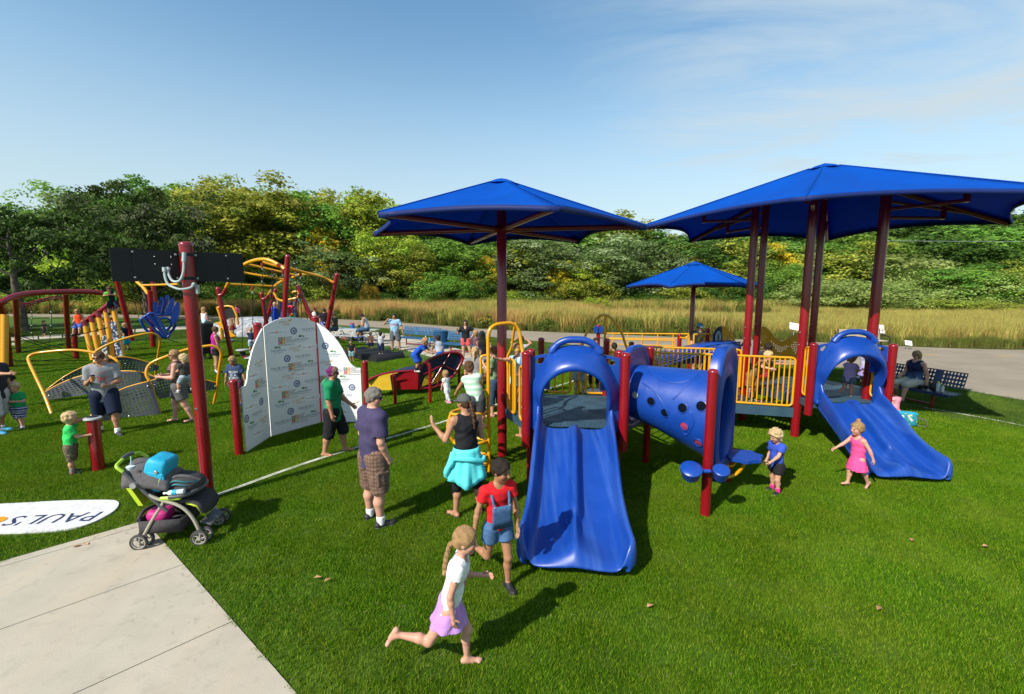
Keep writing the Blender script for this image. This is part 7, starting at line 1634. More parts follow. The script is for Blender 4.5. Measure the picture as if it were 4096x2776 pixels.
person("small child in pale pink peeking out behind the photo wall",(1008,1700),1.05,150,0.25,'pink',('short','light'),dict(col=(0.66,0.42,0.42),sleeve=0.6),dict(col=(0.4,0.4,0.5),len=0.6),dict(col=WH),dict(LU=(-0.5,0.3,-0.8)),'f')
person("adult in magenta tank top and black shorts standing by the barrel",(875,1494),1.70,48,1.0,'tan',('bun','brown'),dict(name="tank_top",col=(0.40,0.012,0.22),sleeve=0,hem=-0.08,loose=0.006),dict(col=K_,len=0.42,loose=0.012),dict(col=K_,sole=WH,sock=WH),dict(RU=(0.1,0.12,-1),RF=(-0.1,0.4,-1),LT=(-0.10,0.03,-1),RT=(0.10,0,-1),hyaw=25,hpitch=-12),'f',extra=[glasses()])
person("child in navy tee and pale shorts climbing on the disc seat",(1000,1398),1.08,-40,0.3,'tan',('short','sand'),dict(col=NV_,sleeve=0.6),dict(col=(0.30,0.36,0.45),len=0.9,loose=0.015),dict(col=(0.2,0.2,0.2)),dict(tdir=(0,0.25,1),LU=(-0.2,0.8,0.75),LF=(-0.1,0.6,0.8),RU=(0.2,0.4,-0.6),RT=(0.2,0.7,-0.6),RS=(0.1,-0.3,-1),LT=(-0.1,0.2,-1)),'m',z0=0.28,loc=(D(1000,1398,19.75).x,19.75,0.28))
person("child in white tank top sitting on the black barrel",None,1.15,10,0.35,'fair',('long','sand'),dict(name="tank_top",col=WH,sleeve=0,hem=-0.05),dict(col=(0.05,0.2,0.25),len=0.6),None,dict(LT=(-0.2,1,-0.2),RT=(0.2,1,-0.2),LS=(0,0.1,-1),RS=(0,0.1,-1)),'f',pelvis=D(815,1288,19.7)+Vector((0,0.05,0.02)))
person("small child in red and teal behind the black barrel",(846,1362),0.98,200,0.2,'fair',('short','sand'),dict(col=halves((0.4,0.03,0.04),(0.03,0.25,0.3)),sleeve=0.6),dict(col=(0.05,0.05,0.1),len=0.8),dict(col=K_),None,'m',z0=0.55)
person("adult in tan tank top and wine-red shorts seen from behind near slide tower",(932,1366),1.70,25,1.0,'tan',('pony','brown'),dict(name="tank_top",col=(0.26,0.17,0.11),sleeve=0,hem=-0.08,loose=0.01),dict(col=(0.15,0.015,0.03),len=0.4,loose=0.014),dict(col=(0.1,0.1,0.1),sock=WH),dict(LT=(-0.05,0.15,-1),RT=(0.05,-0.12,-1),RS=(0,-0.3,-1),LU=(-0.2,0.1,-1),LF=(-0.1,0.6,-0.8)),'f')
person("adult in pink sleeveless top and dark skirt moving behind the slide tower",(950,1300),1.66,-50,1.0,'pink',('bun','brown'),dict(name="tank_top",col=(0.7,0.05,0.2),sleeve=0),dict(col=K_,skirt=1.5,len=0.6),dict(col=K_),dict(LU=(-0.3,-0.3,-0.9)),'f')
person("child in blue tee on the grey climbing mound",(1042,1338),1.05,185,0.3,'fair',('short','sand'),dict(col=(0.02,0.10,0.42),sleeve=0.6),dict(col=NV_,len=0.9),dict(col=K_),None,'m')
person("child in blue basketball outfit reaching up to the overhead bar",None,1.28,10,0.45,'fair',('short','light'),dict(name="jersey",col=(0.012,0.05,0.42),sleeve=0,hem=-0.1,loose=0.012),dict(col=(0.012,0.05,0.42),len=1.0,loose=0.022),dict(col=K_),dict(LU=(-0.1,0.2,1),LF=(0.05,0.1,1),RU=(0.1,0.2,1),RF=(-0.05,0.1,1)),'m',pelvis=D(1100,1262,23.6))
person("child in red tee and lime leggings hanging from the overhead bar",None,1.2,-8,0.4,'fair',('short','brown'),dict(col=(0.55,0.02,0.06),sleeve=0.6,hem=-0.1,loose=0.014),dict(name="leggings",col=(0.12,0.62,0.02),len=1.6),dict(col=K_),dict(LU=(-0.3,0.2,0.9),LF=(0.05,0.1,1),RU=(0.1,0.3,0.8),RT=(0.2,0.4,-0.9)),'m',pelvis=D(1164,1254,23.8))
person("adult wearing a white baby carrier by the picnic tables",(1262,1326),1.68,170,1.0,'tan',('bun','dark'),dict(col=K_,sleeve=0.7),dict(col=(0.05,0.07,0.12),len=1.9,name="jeans"),dict(col=K_),dict(LU=(-0.4,0.1,-0.9),LF=(0.6,0.7,-0.2),RU=(0.5,0,-0.8),RF=(-0.3,0.8,-0.3),hyaw=20),'f',extra=[glasses(),item("baby_carrier",lambda c_:B().ball(Vector(c_['chest']+c_['sfwd']*0.11*c_['h']-c_['td']*0.04*c_['h']),(0.16,0.11,0.21),12,8),mat("carrier_cloth",(0.62,0.58,0.50),0.9))])
person("bearded-looking adult in black tee and blue shorts behind the photo wall's right post",(1302,1352),1.80,-20,1.0,'fair',('short','dark'),dict(col=K_,sleeve=0.7,loose=0.01),dict(col=(0.02,0.07,0.30),len=1.0,loose=0.02),dict(col=K_),dict(hyaw=-30),'m')["root"]["label"]="adult in black tee and blue shorts beside the person with baby carrier"
person("adult in olive tee sitting beside the dark pushchair",None,1.66,-80,1.0,'fair',('bun','brown'),dict(col=(0.06,0.06,0.035),sleeve=0.6),dict(col=(0.05,0.08,0.14),len=1.5,name="jeans"),dict(col=K_),dict(LT=(-0.1,1,-0.1),RT=(0.1,1,-0.1),LS=(0,0.1,-1),RS=(0,0.1,-1),LF=(0,0.9,-0.3),RF=(0,0.9,-0.3),hpitch=-10),'f',pelvis=D(1342,1312,23.6))
person("adult in grey tank top sitting bent over a phone at picnic table",None,1.66,-95,1.0,'olive',('bun','dark'),dict(name="tank_top",col=(0.42,0.43,0.45),sleeve=0,loose=0.02),dict(col=(0.04,0.08,0.17),len=1.05,loose=0.01,name="denim_shorts"),dict(col=(0.02,0.08,0.3)),dict(tdir=(0,0.3,1),LT=(-0.1,1,-0.2),RT=(0.1,1,-0.2),LS=(0,0.15,-1),RS=(0,-0.1,-1),LF=(0.2,0.9,0.3),RF=(-0.2,0.9,0.3),hpitch=-38),'f',1.25,pelvis=D(1468,1312,24.2))
person("child in dark patterned top leaning on the low aluminium bench",(1446,1368),1.0,-60,0.25,'dark',('buzz','dark'),dict(col=camo([(0.12,0.04,0.05),(0.05,0.05,0.08),(0.2,0.15,0.12)],100),sleeve=1.5),dict(col=K_,len=1.8),dict(col=(0.5,0.5,0.5)),dict(tdir=(0,0.5,1),LU=(-0.1,0.8,-0.5),RU=(0.1,0.8,-0.5)),'m')
person("toddler in black tee and teal shorts beside the black rollers",(1408,1447),0.92,168,0.05,'olive',('buzz','brown'),dict(col=K_,sleeve=0.6,loose=0.01),dict(col=stripes((0.12,0.3,0.32),(0.3,0.4,0.4),0.06),len=0.9,loose=0.015),None,dict(LU=(-0.3,0.2,-0.9),RU=(0.2,0,-1)),'m')
person("toddler in peach tee and navy shorts walking by the black rollers",(1490,1404),0.93,160,0.05,'fair',('mop','light'),dict(col=(0.72,0.27,0.17),sleeve=0.5,loose=0.012),dict(col=NV_,len=0.85,loose=0.015),dict(col=WH),dict(LU=(-0.4,0.1,-0.9),LF=(0.3,0.5,-0.6),RT=(0.05,-0.3,-1),RS=(0,-0.5,-1)),'m')
person("small child in grey tank top and navy shorts standing on a black roller",None,0.98,5,0.15,'dark',('buzz','dark'),dict(name="tank_top",col=(0.36,0.38,0.42),sleeve=0,loose=0.01),dict(col=(0.012,0.018,0.06),len=1.05,loose=0.02),dict(col=(0.45,0.45,0.45)),dict(LU=(-0.4,0.2,-0.9),RU=(0.1,0.9,0.0),RF=(-0.2,0.3,0.6),hyaw=-50),'m',pelvis=Vector((D(1523,1372,19.3).x,19.3,0.28+0.42)))
c_=person("adult in light blue lettered tee and grey shorts with hand at the ear",(1585,1406),1.82,176,1.0,'tan',('short','dark'),dict(col=(0.25,0.42,0.60),sleeve=0.7,hem=-0.09,loose=0.008),dict(col=(0.10,0.105,0.11),len=0.85,loose=0.02),dict(col=(0.04,0.04,0.045),sole=(0.3,0.3,0.3)),dict(RU=(0.85,0.25,-0.35),RF=(-0.75,0.25,0.85),LU=(-0.5,0.05,-1),LF=(-0.22,0.2,-1),LT=(-0.22,0.1,-1),LS=(-0.05,0,-1),RT=(0.10,0,-1),RS=(0.02,-0.05,-1),Lfoot=(-0.8,1,0),hyaw=8),'m',1.06)
chest_print(c_,words(("USA",),0.17,0.1),mat("red_cloth_print",(0.50,0.10,0.14),0.85))
person("adult in black top and coral shorts with hand on hip by the bench",(1852,1440),1.70,186,1.0,'fair',('long','dark'),dict(col=K_,sleeve=0.6,hem=-0.05,deep=0.06,loose=0.006),dict(col=(0.50,0.08,0.085),len=0.52,loose=0.012),dict(col=(0.02,0.02,0.025)),dict(RU=(0.5,0.05,-0.9),RF=(0.05,0.6,0.75),LU=(-0.85,-0.1,-0.55),LF=(0.55,0.2,-0.85),LT=(-0.22,0.12,-1),LS=(-0.2,-0.1,-1)),'f',1.05,extra=[glasses()])
person("child in blue tee and shorts bending forward on the red ramp",None,1.12,96,0.35,'tan',('mop','sand'),dict(col=(0.012,0.07,0.42),sleeve=0.6,loose=0.012),dict(col=(0.015,0.07,0.40),len=0.9,loose=0.02),dict(col=(0.42,0.42,0.38),sock=K_,sockh=0.4),dict(tdir=(0,0.85,0.8),LT=(-0.1,0.5,-0.8),LS=(0,-0.35,-1),RT=(0.1,0.45,-0.9),RS=(0,-0.3,-1),LU=(-0.1,0.8,-0.55),LF=(0.05,0.95,-0.3),RU=(0.1,0.75,-0.6),RF=(0,0.95,-0.25),hpitch=-10),'m',pelvis=D(1660,1418,13.0))
person("child in grey sleeveless top crouching behind the round ramp end",None,1.15,-35,0.4,'brown',('short','dark'),dict(name="tank_top",col=(0.34,0.36,0.42),sleeve=0,loose=0.012),dict(col=(0.02,0.08,0.35),len=0.95,loose=0.02),dict(col=K_),dict(tdir=(-0.05,0.35,1),LU=(-0.2,0.6,-0.7),RU=(0.2,0.4,-0.8),hyaw=-20),'m',pelvis=D(1762,1412,15.2))
person("adult in black tank top and cap holding a child, seen from behind",(1930,1532),1.68,-10,1.0,'tan',('long','dark'),dict(name="tank_top",col=K_,sleeve=0),dict(col=(0.04,0.08,0.15),len=0.3,loose=0.01,name="denim_shorts"),dict(col=K_),dict(LU=(-0.35,0.4,-0.7),LF=(0.2,0.9,0.1)),'f',extra=[cap(K_)])
person("small child carried by the person in black tank top and cap",None,0.85,60,0.08,'tan',('short','sand'),dict(col=(0.12,0.06,0.08),sleeve=0.4),dict(col=(0.2,0.2,0.25),len=0.5),None,dict(LT=(-0.3,0.7,-0.7),RT=(0.3,0.7,-0.7)),'f',pelvis=D(1902,1388,13.2))
person("adult in tan cap and grey tee leaning in behind the yellow ladder",(1906,1660),1.66,8,1.0,'fair',('pony','light'),dict(col=(0.17,0.17,0.19),sleeve=0.6,hem=-0.06,loose=0.008),dict(col=(0.20,0.18,0.13),len=0.75,loose=0.014),dict(col=K_),dict(tdir=(-0.1,0.35,1),RU=(0.6,0.4,0.3),RF=(-0.2,0.2,1),LU=(-0.3,0.3,-0.8)),'f',extra=[cap((0.36,0.25,0.12),True)])
person("small child in green striped sleeveless top standing on the yellow ladder",None,1.13,-12,0.32,'olive',('short','brown'),dict(name="tank_top",col=stripes((0.55,0.62,0.58),(0.30,0.55,0.36),0.075,0.55),sleeve=0.12,hem=-0.05,loose=0.006,neck=0.05),dict(col=(0.055,0.055,0.06),len=0.85,loose=0.014),None,dict(tdir=(-0.22,0.25,1),LU=(-0.45,0.5,-0.8),LF=(-0.35,0.6,-0.8),RU=(0.55,0.6,-0.25),RF=(0.3,0.9,0.3),RT=(0.10,0.05,-1),RS=(0.05,-0.15,-1),LT=(-0.12,0.25,-1),LS=(-0.1,-0.4,-1),hpitch=-25,grip=0.9),'m',pelvis=D(1905,1592,7.2))
person("toddler in white top and leggings walking left near the ramp",(1792,1612),0.88,-62,0.04,'pink',('mop','sand'),dict(col=WH,sleeve=0.4,hem=-0.12,flare=0.3,loose=0.006),dict(name="leggings",col=(0.55,0.56,0.6),len=1.85),dict(col=(0.6,0.2,0.3)),dict(tdir=(0,0.15,1),RT=(0.05,0.25,-1),LT=(-0.05,-0.3,-1),LS=(0,-0.5,-1),LU=(-0.2,0.3,-0.9)),'f')
person("adult in sage green tee and jeans drinking beside the umbrella pole",(1975,1664),1.70,-72,1.0,'fair',('pony','red'),dict(col=(0.16,0.24,0.13),sleeve=0.55,hem=-0.07,loose=0.008),dict(name="jeans",col=(0.03,0.06,0.11),len=1.42,loose=0.004),dict(type='sandal',col=(0.12,0.04,0.03)),dict(LT=(-0.06,0.12,-1),RT=(0.08,-0.12,-1),LU=(-0.15,0.15,-1),LF=(0.25,0.7,0.85),RU=(0.2,0.0,-1),hpitch=2),'f',extra=[glasses()])
# ---- around the decks
c_=person("child in blue and white striped dress and yellow sunglasses on the deck",None,1.18,205,0.4,'fair',('bun','sand'),dict(col=stripes((0.42,0.52,0.60),(0.08,0.20,0.34),0.055,0.55,0),sleeve=0.12,hem=-0.10,loose=0.010),dict(col=(0.40,0.58,0.60),len=0.36,loose=0.008),dict(col=(0.10,0.10,0.10),sole=(0.6,0.6,0.6),sock=WH),dict(RU=(0.5,0.7,0.0),RF=(0.3,0.85,0.25),LU=(-0.25,0.2,-0.9),LF=(0.2,0.7,-0.2)),'f',pelvis=Vector((D(2072,1540,7.85).x,7.85,DZ+0.56)),extra=[glasses((0.6,0.42,0.03))])
person("adult with leopard top standing on the turf behind the deck stairs",(2100,1746),1.66,-30,1.0,'tan',('curly','brown'),dict(col=camo([(0.03,0.02,0.015),(0.16,0.11,0.06),(0.02,0.015,0.012)],130),sleeve=0.6),dict(col=(0.10,0.10,0.12),len=0.9,loose=0.012),dict(type='sandal',col=(0.15,0.03,0.03)),dict(LT=(-0.1,0.1,-1)),'f')
person("child in grey tee with hands on head behind the first deck",None,1.22,20,0.45,'tan',('short','brown'),dict(col=(0.3,0.31,0.33),sleeve=0.6),dict(col=NV_,len=0.9),dict(col=K_),dict(LU=(-0.8,0.1,0.5),LF=(0.8,0.1,0.6),RU=(0.8,0.1,0.5),RF=(-0.8,0.1,0.6)),'m',pelvis=D(2083,1438,12.4))
person("adult in grey tie-waist dress behind the first slide hood",(2318,1592),1.64,15,1.0,'fair',('long','sand'),dict(col=(0.30,0.31,0.33),sleeve=0.6,loose=0.01),dict(col=(0.20,0.21,0.22),skirt=1.5,len=0.8,name="skirt"),dict(type='sandal',col=(0.15,0.1,0.08)),None,'f')
person("adult in black capris behind the first slide hood",(2378,1572),1.62,170,1.0,'tan',('short','dark'),dict(col=(0.05,0.05,0.06),sleeve=0.6),dict(col=K_,len=1.4,name="capris"),dict(type='flip',col=K_),None,'f')
person("child with dark ponytail behind the first slide hood",(2452,1556),1.42,0,0.7,'tan',('pony','dark'),dict(col=(0.10,0.05,0.03),sleeve=0.6),dict(col=NV_,len=0.8),dict(col=K_),None,'f')
person("small child in red tee at the far yellow ramp",(2424,1448),1.12,100,0.35,'fair',('short','sand'),dict(col=(0.50,0.02,0.03),sleeve=0.6),dict(col=NV_,len=0.9),dict(col=K_),None,'m')
person("adult in black tee and light blue cap beside the far umbrella pole",(2792,1478),1.82,180,1.0,'pink',('short','brown'),dict(col=(0.016,0.022,0.022),sleeve=0.75,loose=0.012),dict(col=(0.2,0.2,0.2),len=1.0,loose=0.02),dict(col=K_),dict(hpitch=-6),'m',1.12,extra=[cap((0.10,0.24,0.36))],loc=D(2792,1440,16.0)-Vector((0,0,D(2792,1440,16.0).z)))
person("child in brown tee leaning over the yellow bridge railing",None,1.2,158,0.42,'pink',('short','light'),dict(col=(0.20,0.12,0.07),sleeve=0.7,loose=0.01),dict(col=(0.22,0.12,0.05),len=0.9,loose=0.014),dict(col=K_),dict(tdir=(-0.25,0.65,0.9),LU=(-0.95,0.35,0.0),LF=(-0.95,0.25,-0.05),RU=(0.6,0.7,-0.3),RF=(-0.3,0.8,-0.1),hpitch=-10,hyaw=-14),'m',pelvis=Vector((D(3010,1510,9.85).x,9.85,1.20)))
person("child with short dark hair in dark tee behind the bridge railing",None,1.15,170,0.4,'dark',('buzz','dark'),dict(col=(0.03,0.03,0.035),sleeve=0.7),dict(col=(0.35,0.03,0.04),len=0.9),dict(col=K_),dict(hpitch=-30,tdir=(0,0.2,1)),'m',pelvis=D(3050,1468,10.7))
person("child bending down with lowered head on the far structure",None,1.1,100,0.4,'tan',('short','brown'),dict(col=(0.5,0.5,0.5),sleeve=0.6),dict(col=(0.05,0.3,0.32),len=0.8),None,dict(tdir=(0,0.9,0.6),hpitch=-45),'m',pelvis=D(2775,1400,14.2))
c_=person("curly blond toddler in lilac tee and denim shorts under the second hood",None,0.92,62,0.1,'pink',('curly','sand'),dict(col=(0.46,0.36,0.62),sleeve=0.55,loose=0.006),dict(col=camo([(0.05,0.09,0.15),(0.05,0.09,0.15),(0.25,0.3,0.35)],150),len=0.5,loose=0.008,name="denim_shorts"),None,dict(RU=(0.1,0.6,-0.7),RF=(0.1,0.95,0.1),LU=(-0.1,0.7,-0.5),LF=(0,0.9,0.2),hpitch=-8,LT=(-0.1,-0.05,-1),LS=(0,-0.9,-0.3)),'f',pelvis=Vector((D(3392,1560,9.25).x,9.25,0.88+0.36)))
person("small child in lavender dress standing inside the second hood",None,1.06,-70,0.25,'brown',('short','dark'),dict(col=(0.48,0.45,0.62),sleeve=0.5,loose=0.006),dict(col=(0.30,0.25,0.55),skirt=1.5,len=0.6,name="skirt"),None,None,'f',pelvis=Vector((D(3452,1545,9.7).x,9.7,0.88+0.46)))
bs=Vector((10.62,12.0,0.0))
person("adult in navy ombre tank top and khaki capris sitting on the navy bench",None,1.68,-104,1.0,'pink',('bob','sand'),dict(name="tank_top",col=lambda V:np.array((0.012,0.02,0.06))[None]*np.clip((V[:,2:3]+0.02)/0.2,0,1)+np.array((0.10,0.18,0.36))[None]*np.clip(1-(V[:,2:3]+0.02)/0.2,0,1),sleeve=0,hem=-0.05,loose=0.01,neck=0.05),dict(name="capris",col=(0.42,0.39,0.32),len=1.12,loose=0.014),dict(type='sandal',col=(0.10,0.08,0.06)),
dict(tdir=(0,-0.02,1),LT=(-0.06,1,-0.10),RT=(0.12,1,-0.10),LS=(0.0,0.22,-1),RS=(0.02,0.02,-1),LU=(-0.25,-0.25,-0.95),LF=(-0.15,0.15,-1),RU=(0.12,0.2,-1),RF=(-0.15,0.95,-0.3),hyaw=6),'f',1.12,pelvis=bs+Vector((0.22,0.05,0.60)),extra=[glasses(),
item("shoulder_strap",lambda c_:B().tube(catmull([Vector(c_['nb']+c_['sside']*0.05*c_['h']),Vector(c_['chest']+c_['sfwd']*0.098*c_['h']+c_['sside']*0.02*c_['h']),Vector(c_['waist']+c_['sfwd']*0.098*c_['h']-c_['sside']*0.045*c_['h']),Vector(-c_['sside']*0.10*c_['h']+np.array([0,0.02,0.0]))],5),0.010,5),K_M if False else RUB)])
person("small child in pink printed top sitting on the turf beside the second slide",None,1.0,-20,0.2,'pink',('short','brown'),dict(col=camo([(0.72,0.25,0.33),(0.75,0.35,0.42),(0.7,0.2,0.3)],150),sleeve=0.15,loose=0.004),dict(col=(0.6,0.2,0.3),len=0.5),None,dict(LT=(-0.35,1,0.15),RT=(0.35,1,0.15),LS=(0.3,0.5,-0.5),RS=(-0.3,0.5,-0.5),hpitch=-30),'f',pelvis=G(3585,1662)+Vector((0,0.05,0.11)))
# ---- far left
person("child in orange tank top and blue shorts sitting on the red arch",None,1.22,165,0.45,'fair',('short','sand'),dict(name="tank_top",col=(0.72,0.06,0.015),sleeve=0,loose=0.008),dict(col=(0.06,0.10,0.36),len=0.9,loose=0.015),dict(col=K_,sock=K_),dict(LT=(-0.15,0.8,-0.6),RT=(0.2,0.7,-0.7),LS=(0.1,0.1,-1),RS=(0.1,0.1,-1),LF=(0.2,0.8,-0.5),RF=(0,0.8,-0.6),hpitch=-20),'m',pelvis=D(318,1296,19.5))
person("child in navy and lime sports shirt lying over the top of the red arch",None,1.28,150,0.5,'tan',('mop','brown'),dict(col=lambda V:np.where((np.abs(V[:,0])>0.08)[:,None],np.array((0.10,0.55,0.05)),np.array((0.015,0.02,0.04))),sleeve=0.6,loose=0.01),dict(col=(0.015,0.018,0.03),len=1.0,loose=0.02),dict(col=K_,sock=K_,sockh=0.3),dict(tdir=(0.1,0.35,1),LU=(-0.3,0.8,-0.4),LF=(0.6,0.5,0.1),RU=(0.3,0.8,-0.4),RF=(-0.6,0.5,0.1),LT=(-0.4,0.5,-0.8),RT=(0.3,0.3,-0.9),LS=(0,-0.2,-1),hpitch=-25),'m',pelvis=D(452,1206,19.7))
person("adult in black top behind the yellow fin posts",(440,1372),1.66,160,1.0,'tan',('bun','dark'),dict(name="tank_top",col=K_,sleeve=0.2),dict(col=NV_,len=1.5,name="jeans"),dict(col=K_),dict(LU=(-0.3,0.3,-0.8),LF=(0.6,0.7,0),RF=(-0.6,0.7,0)),'f')
person("child in navy tee and turquoise shorts beside the leaning red post",(512,1402),1.36,70,0.5,'fair',('short','sand'),dict(col=(0.012,0.016,0.03),sleeve=0.7,loose=0.012),dict(col=(0.02,0.26,0.40),len=1.0,loose=0.02),dict(col=K_,sock=K_,sockh=0.2),dict(LT=(-0.05,0.25,-1),RT=(0.05,-0.1,-1),hyaw=15),'m',1.15)
person("small child in dark clothes running on the walk at far left",(182,1348),1.05,85,0.3,'tan',('short','dark'),dict(col=(0.06,0.06,0.06),sleeve=0.6),dict(col=(0.02,0.03,0.05),len=0.95),None,dict(tdir=(0,0.15,1),RT=(0.05,0.4,-1),LT=(-0.05,-0.35,-1),LS=(0,-0.6,-0.9)),'m')
# ================================================================== pushchair with bags, by the concrete pad
w1,w2,w3,w4=G(590,2190),G(812,2168),G(866,2102),G(655,2112)
sb=(w1+w2+w3+w4)/4
pc_=thing("pushchair","grey and lime pushchair loaded with bags at the concrete corner","pushchair",sb)
fx=((w2-w1).normalized()+(w3-w4).normalized()).normalized();lx=Vector((-fx.y,fx.x,0))
wid=0.46;W0=sb
CHAMP=mat("champagne_tube",(0.40,0.37,0.30),0.35,0.5,0.05,metal=0.3);GUN=mat("gunmetal_plastic",(0.07,0.072,0.075),0.45,0.4,0.06);LIME=mat("lime_fabric",(0.42,0.56,0.03),0.8,0.2,0.1,bump=0.3);LIMEP=mat("lime_plastic",(0.30,0.48,0.03),0.4,0.5,0.05);GFAB=mat("charcoal_fabric",(0.055,0.052,0.055),0.9,0.15,0.15,20,bump=0.5,bscale=60);GFAB2=mat("grey_fabric",(0.10,0.095,0.098),0.9,0.15,0.15,20,bump=0.5,bscale=60)
TYRE=mat("grey_tyre",(0.05,0.048,0.046),0.7,0.3,0.1);HUB=mat("taupe_wheel",(0.33,0.31,0.27),0.5,0.4,0.06)
T=lambda f,l,z:W0+fx*f+lx*l+Vector((0,0,z))
hl=0.33
for f,l in((-hl,-wid/2),(-hl,wid/2),(hl,-wid/2),(hl,wid/2)):
 for dl in(-0.05,0.045):
  R=0.098;c_=T(f+(0.02 if dl>0 else 0),l+dl,R);M_=lx
  wh=B().lathe([(R-0.020,-0.018),(R-0.004,-0.016),(R,-0.008),(R,0.008),(R-0.004,0.016),(R-0.020,0.018),(R-0.022,0.0),(R-0.020,-0.018)],c_,28,M_,caps=False).obj("wheel",TYRE,pc_)
  hb=B();hb.lathe([(R-0.02,-0.012),(R-0.018,0.012),(R-0.03,0.012),(R-0.032,-0.012),(R-0.02,-0.012)],c_,24,M_,caps=False);hb.lathe([(0.022,-0.022),(0.018,0.022)],c_,14,M_)
  for k in range(5):
   a=k*1.2566;d=fx*math.cos(a)+Vector((0,0,math.sin(a)));e=fx*math.cos(a+0.35)+Vector((0,0,math.sin(a+0.35)));hb.tube(catmull([c_+d*0.018,c_+d*0.045+e*0.004,c_+e*0.07],3),0.008,6)
  o=hb.obj("hub",HUB,wh);o["kind"]="thing" if False else "stuff"
 B().tube([T(f,l-0.06,0.098),T(f,l+0.06,0.098)],0.012,8).obj("axle",GUN,pc_)
for s_,l in((-1,-wid/2),(1,wid/2)):
 B().tube(catmull([T(-hl,l,0.10),T(-0.18,l,0.36),T(-0.06,l,0.54),T(-0.06,l,0.58)],5),0.018,10).obj("rear_leg",CHAMP,pc_)
 B().tube(catmull([T(hl,l,0.10),T(0.25,l,0.34),T(0.12,l,0.50),T(-0.10,l,0.60),T(-0.20,l,0.66)],5),0.020,10).obj("front_leg",CHAMP,pc_)
 B().tube(fillet([T(-0.02,l,0.44),T(-0.14,l,0.58),T(-0.30,l,0.78),T(-0.44,l,0.96)],0.08,4),0.022,10).obj("push_bar_side",GUN,pc_)
 B().lathe([(0.035,-0.02),(0.035,0.02)],T(-0.33,l-0.03*1,0.80),14,lx).obj("hinge",STEEL,pc_)
 B().box(T(0.03,l,0.60),(0.24,0.04,0.055),Matrix((fx,lx,Vector((0,0,1)))).transposed(),0.02).obj("arm_rest",LIMEP,pc_)
hp=fillet([T(-0.44,-wid/2,0.96),T(-0.52,-wid/2,1.03),T(-0.53,0,1.08),T(-0.52,wid/2,1.03),T(-0.44,wid/2,0.96)],0.12,6)
B().tube(hp,0.020,10).obj("push_handle",LIMEP,pc_);B().tube([T(-0.528,-0.09,1.07),T(-0.53,0,1.08),T(-0.528,0.09,1.07)],0.026,10).obj("handle_grip",GUN,pc_)
B().box(T(-0.40,0,0.88),(0.13,wid*0.9,0.08),Matrix((fx,lx,Vector((0,0,1)))).transposed(),0.02).obj("parent_tray",GUN,pc_)
seat=B();seat.sheet([[T(f,l,z+0.05*abs(l/0.2)**3)for l in np.linspace(-0.20,0.20,9)]for f,z in((0.34,0.32),(0.29,0.43),(0.19,0.48),(0.0,0.47),(-0.16,0.52),(-0.26,0.70),(-0.34,0.90))],0.04);seat.obj("seat",GFAB,pc_)
B().sheet([[T(f,l,z)for l in np.linspace(-0.18,0.18,7)]for f,z in((0.17,0.515),(0.29,0.465),(0.355,0.34))],0.02).obj("seat_pad",LIME,pc_)
hood_rows=[]
for a in np.linspace(0.25,1.75,9):
 hood_rows.append([T(-0.26+0.36*math.cos(a+0.45),-0.235*math.cos(b_),0.66+0.30*math.sin(a)*(0.35+0.65*math.sin(b_))+0.06*math.sin(b_))for b_ in np.linspace(0,math.pi,15)])
hd_=B().sheet(hood_rows,0.012).obj("sun_hood",GFAB2,pc_)
for k in(2,5):B().tube([p+Vector((0,0,0.006))for p in hood_rows[k]],0.010,6).obj("hood_piping",LIME if k==2 else GFAB,hd_)
B().prism([T(-0.47,-0.17,0.78),T(-0.47,0.17,0.78),T(-0.40,0.16,0.50),T(-0.34,-0.16,0.50)],-fx,0.05).obj("back_flap",LIME,pc_)
B().sheet([[T(f,l,0.33-0.16*s_)for s_ in(0,0.5,1)]for f,l in((-0.34,-0.22),(0.10,-0.22),(0.12,0.0),(0.10,0.22),(-0.34,0.22),(-0.38,0.0),(-0.34,-0.22))],0.01).obj("basket_side",GFAB,pc_)
B().prism([T(-0.34,-0.21,0.17),T(0.10,-0.21,0.17),T(0.10,0.21,0.17),T(-0.34,0.21,0.17)],(0,0,1),0.015).obj("basket_floor",GFAB,pc_)
B().tube(catmull([T(-0.34,-0.23,0.35),T(-0.40,0,0.37),T(-0.34,0.23,0.35)],5),0.022,8).obj("basket_rim",GFAB,pc_)
B().tube(fillet([T(0.02,-0.24,0.62),T(0.22,-0.23,0.63),T(0.31,0,0.64),T(0.22,0.23,0.63),T(0.02,0.24,0.62)],0.14,6),0.026,10).obj("front_tray",GUN,pc_)
B().box(T(0.36,0,0.22),(0.14,0.34,0.03),Matrix((fx,lx,Vector((0,0,1)))).transposed()@Matrix.Rotation(0.4,3,'Y'),0.01).obj("foot_rest",GUN,pc_)
def softbag(name,label,cat,c0,ax,size,m,seed,n=14,pw=3.2,noise=0.018,flat_=0.0):
 r=np.random.default_rng(seed);ph=r.uniform(0,6.28,6);rows=[]
 for i in range(n+1):
  v=-math.pi/2+math.pi*i/n;row=[]
  for j in range(2*n+1):
   u=-math.pi+2*math.pi*j/(2*n);e=2/pw;sg=lambda t,q:math.copysign(abs(t)**q,t)
   x,y,z=sg(math.cos(v),e)*sg(math.cos(u),e),sg(math.cos(v),e)*sg(math.sin(u),e),sg(math.sin(v),e)
   d=1+noise*(math.sin(5*x+ph[0]+3*z)+math.sin(6*y+ph[1]-4*z)+math.sin(9*z+ph[2]+2*x))
   row.append(Vector(c0)+ax[0]*x*size[0]*d+ax[1]*y*size[1]*d+ax[2]*z*size[2]*d)
  rows.append(row)
 t=thing(name,label,cat,c0);B().sheet(rows[::-1]).obj("bag_body",m,t);return t
CYAN=mat("cyan_nylon",(0.012,0.33,0.52),0.55,0.4,0.12,7,bump=0.5,bscale=16)
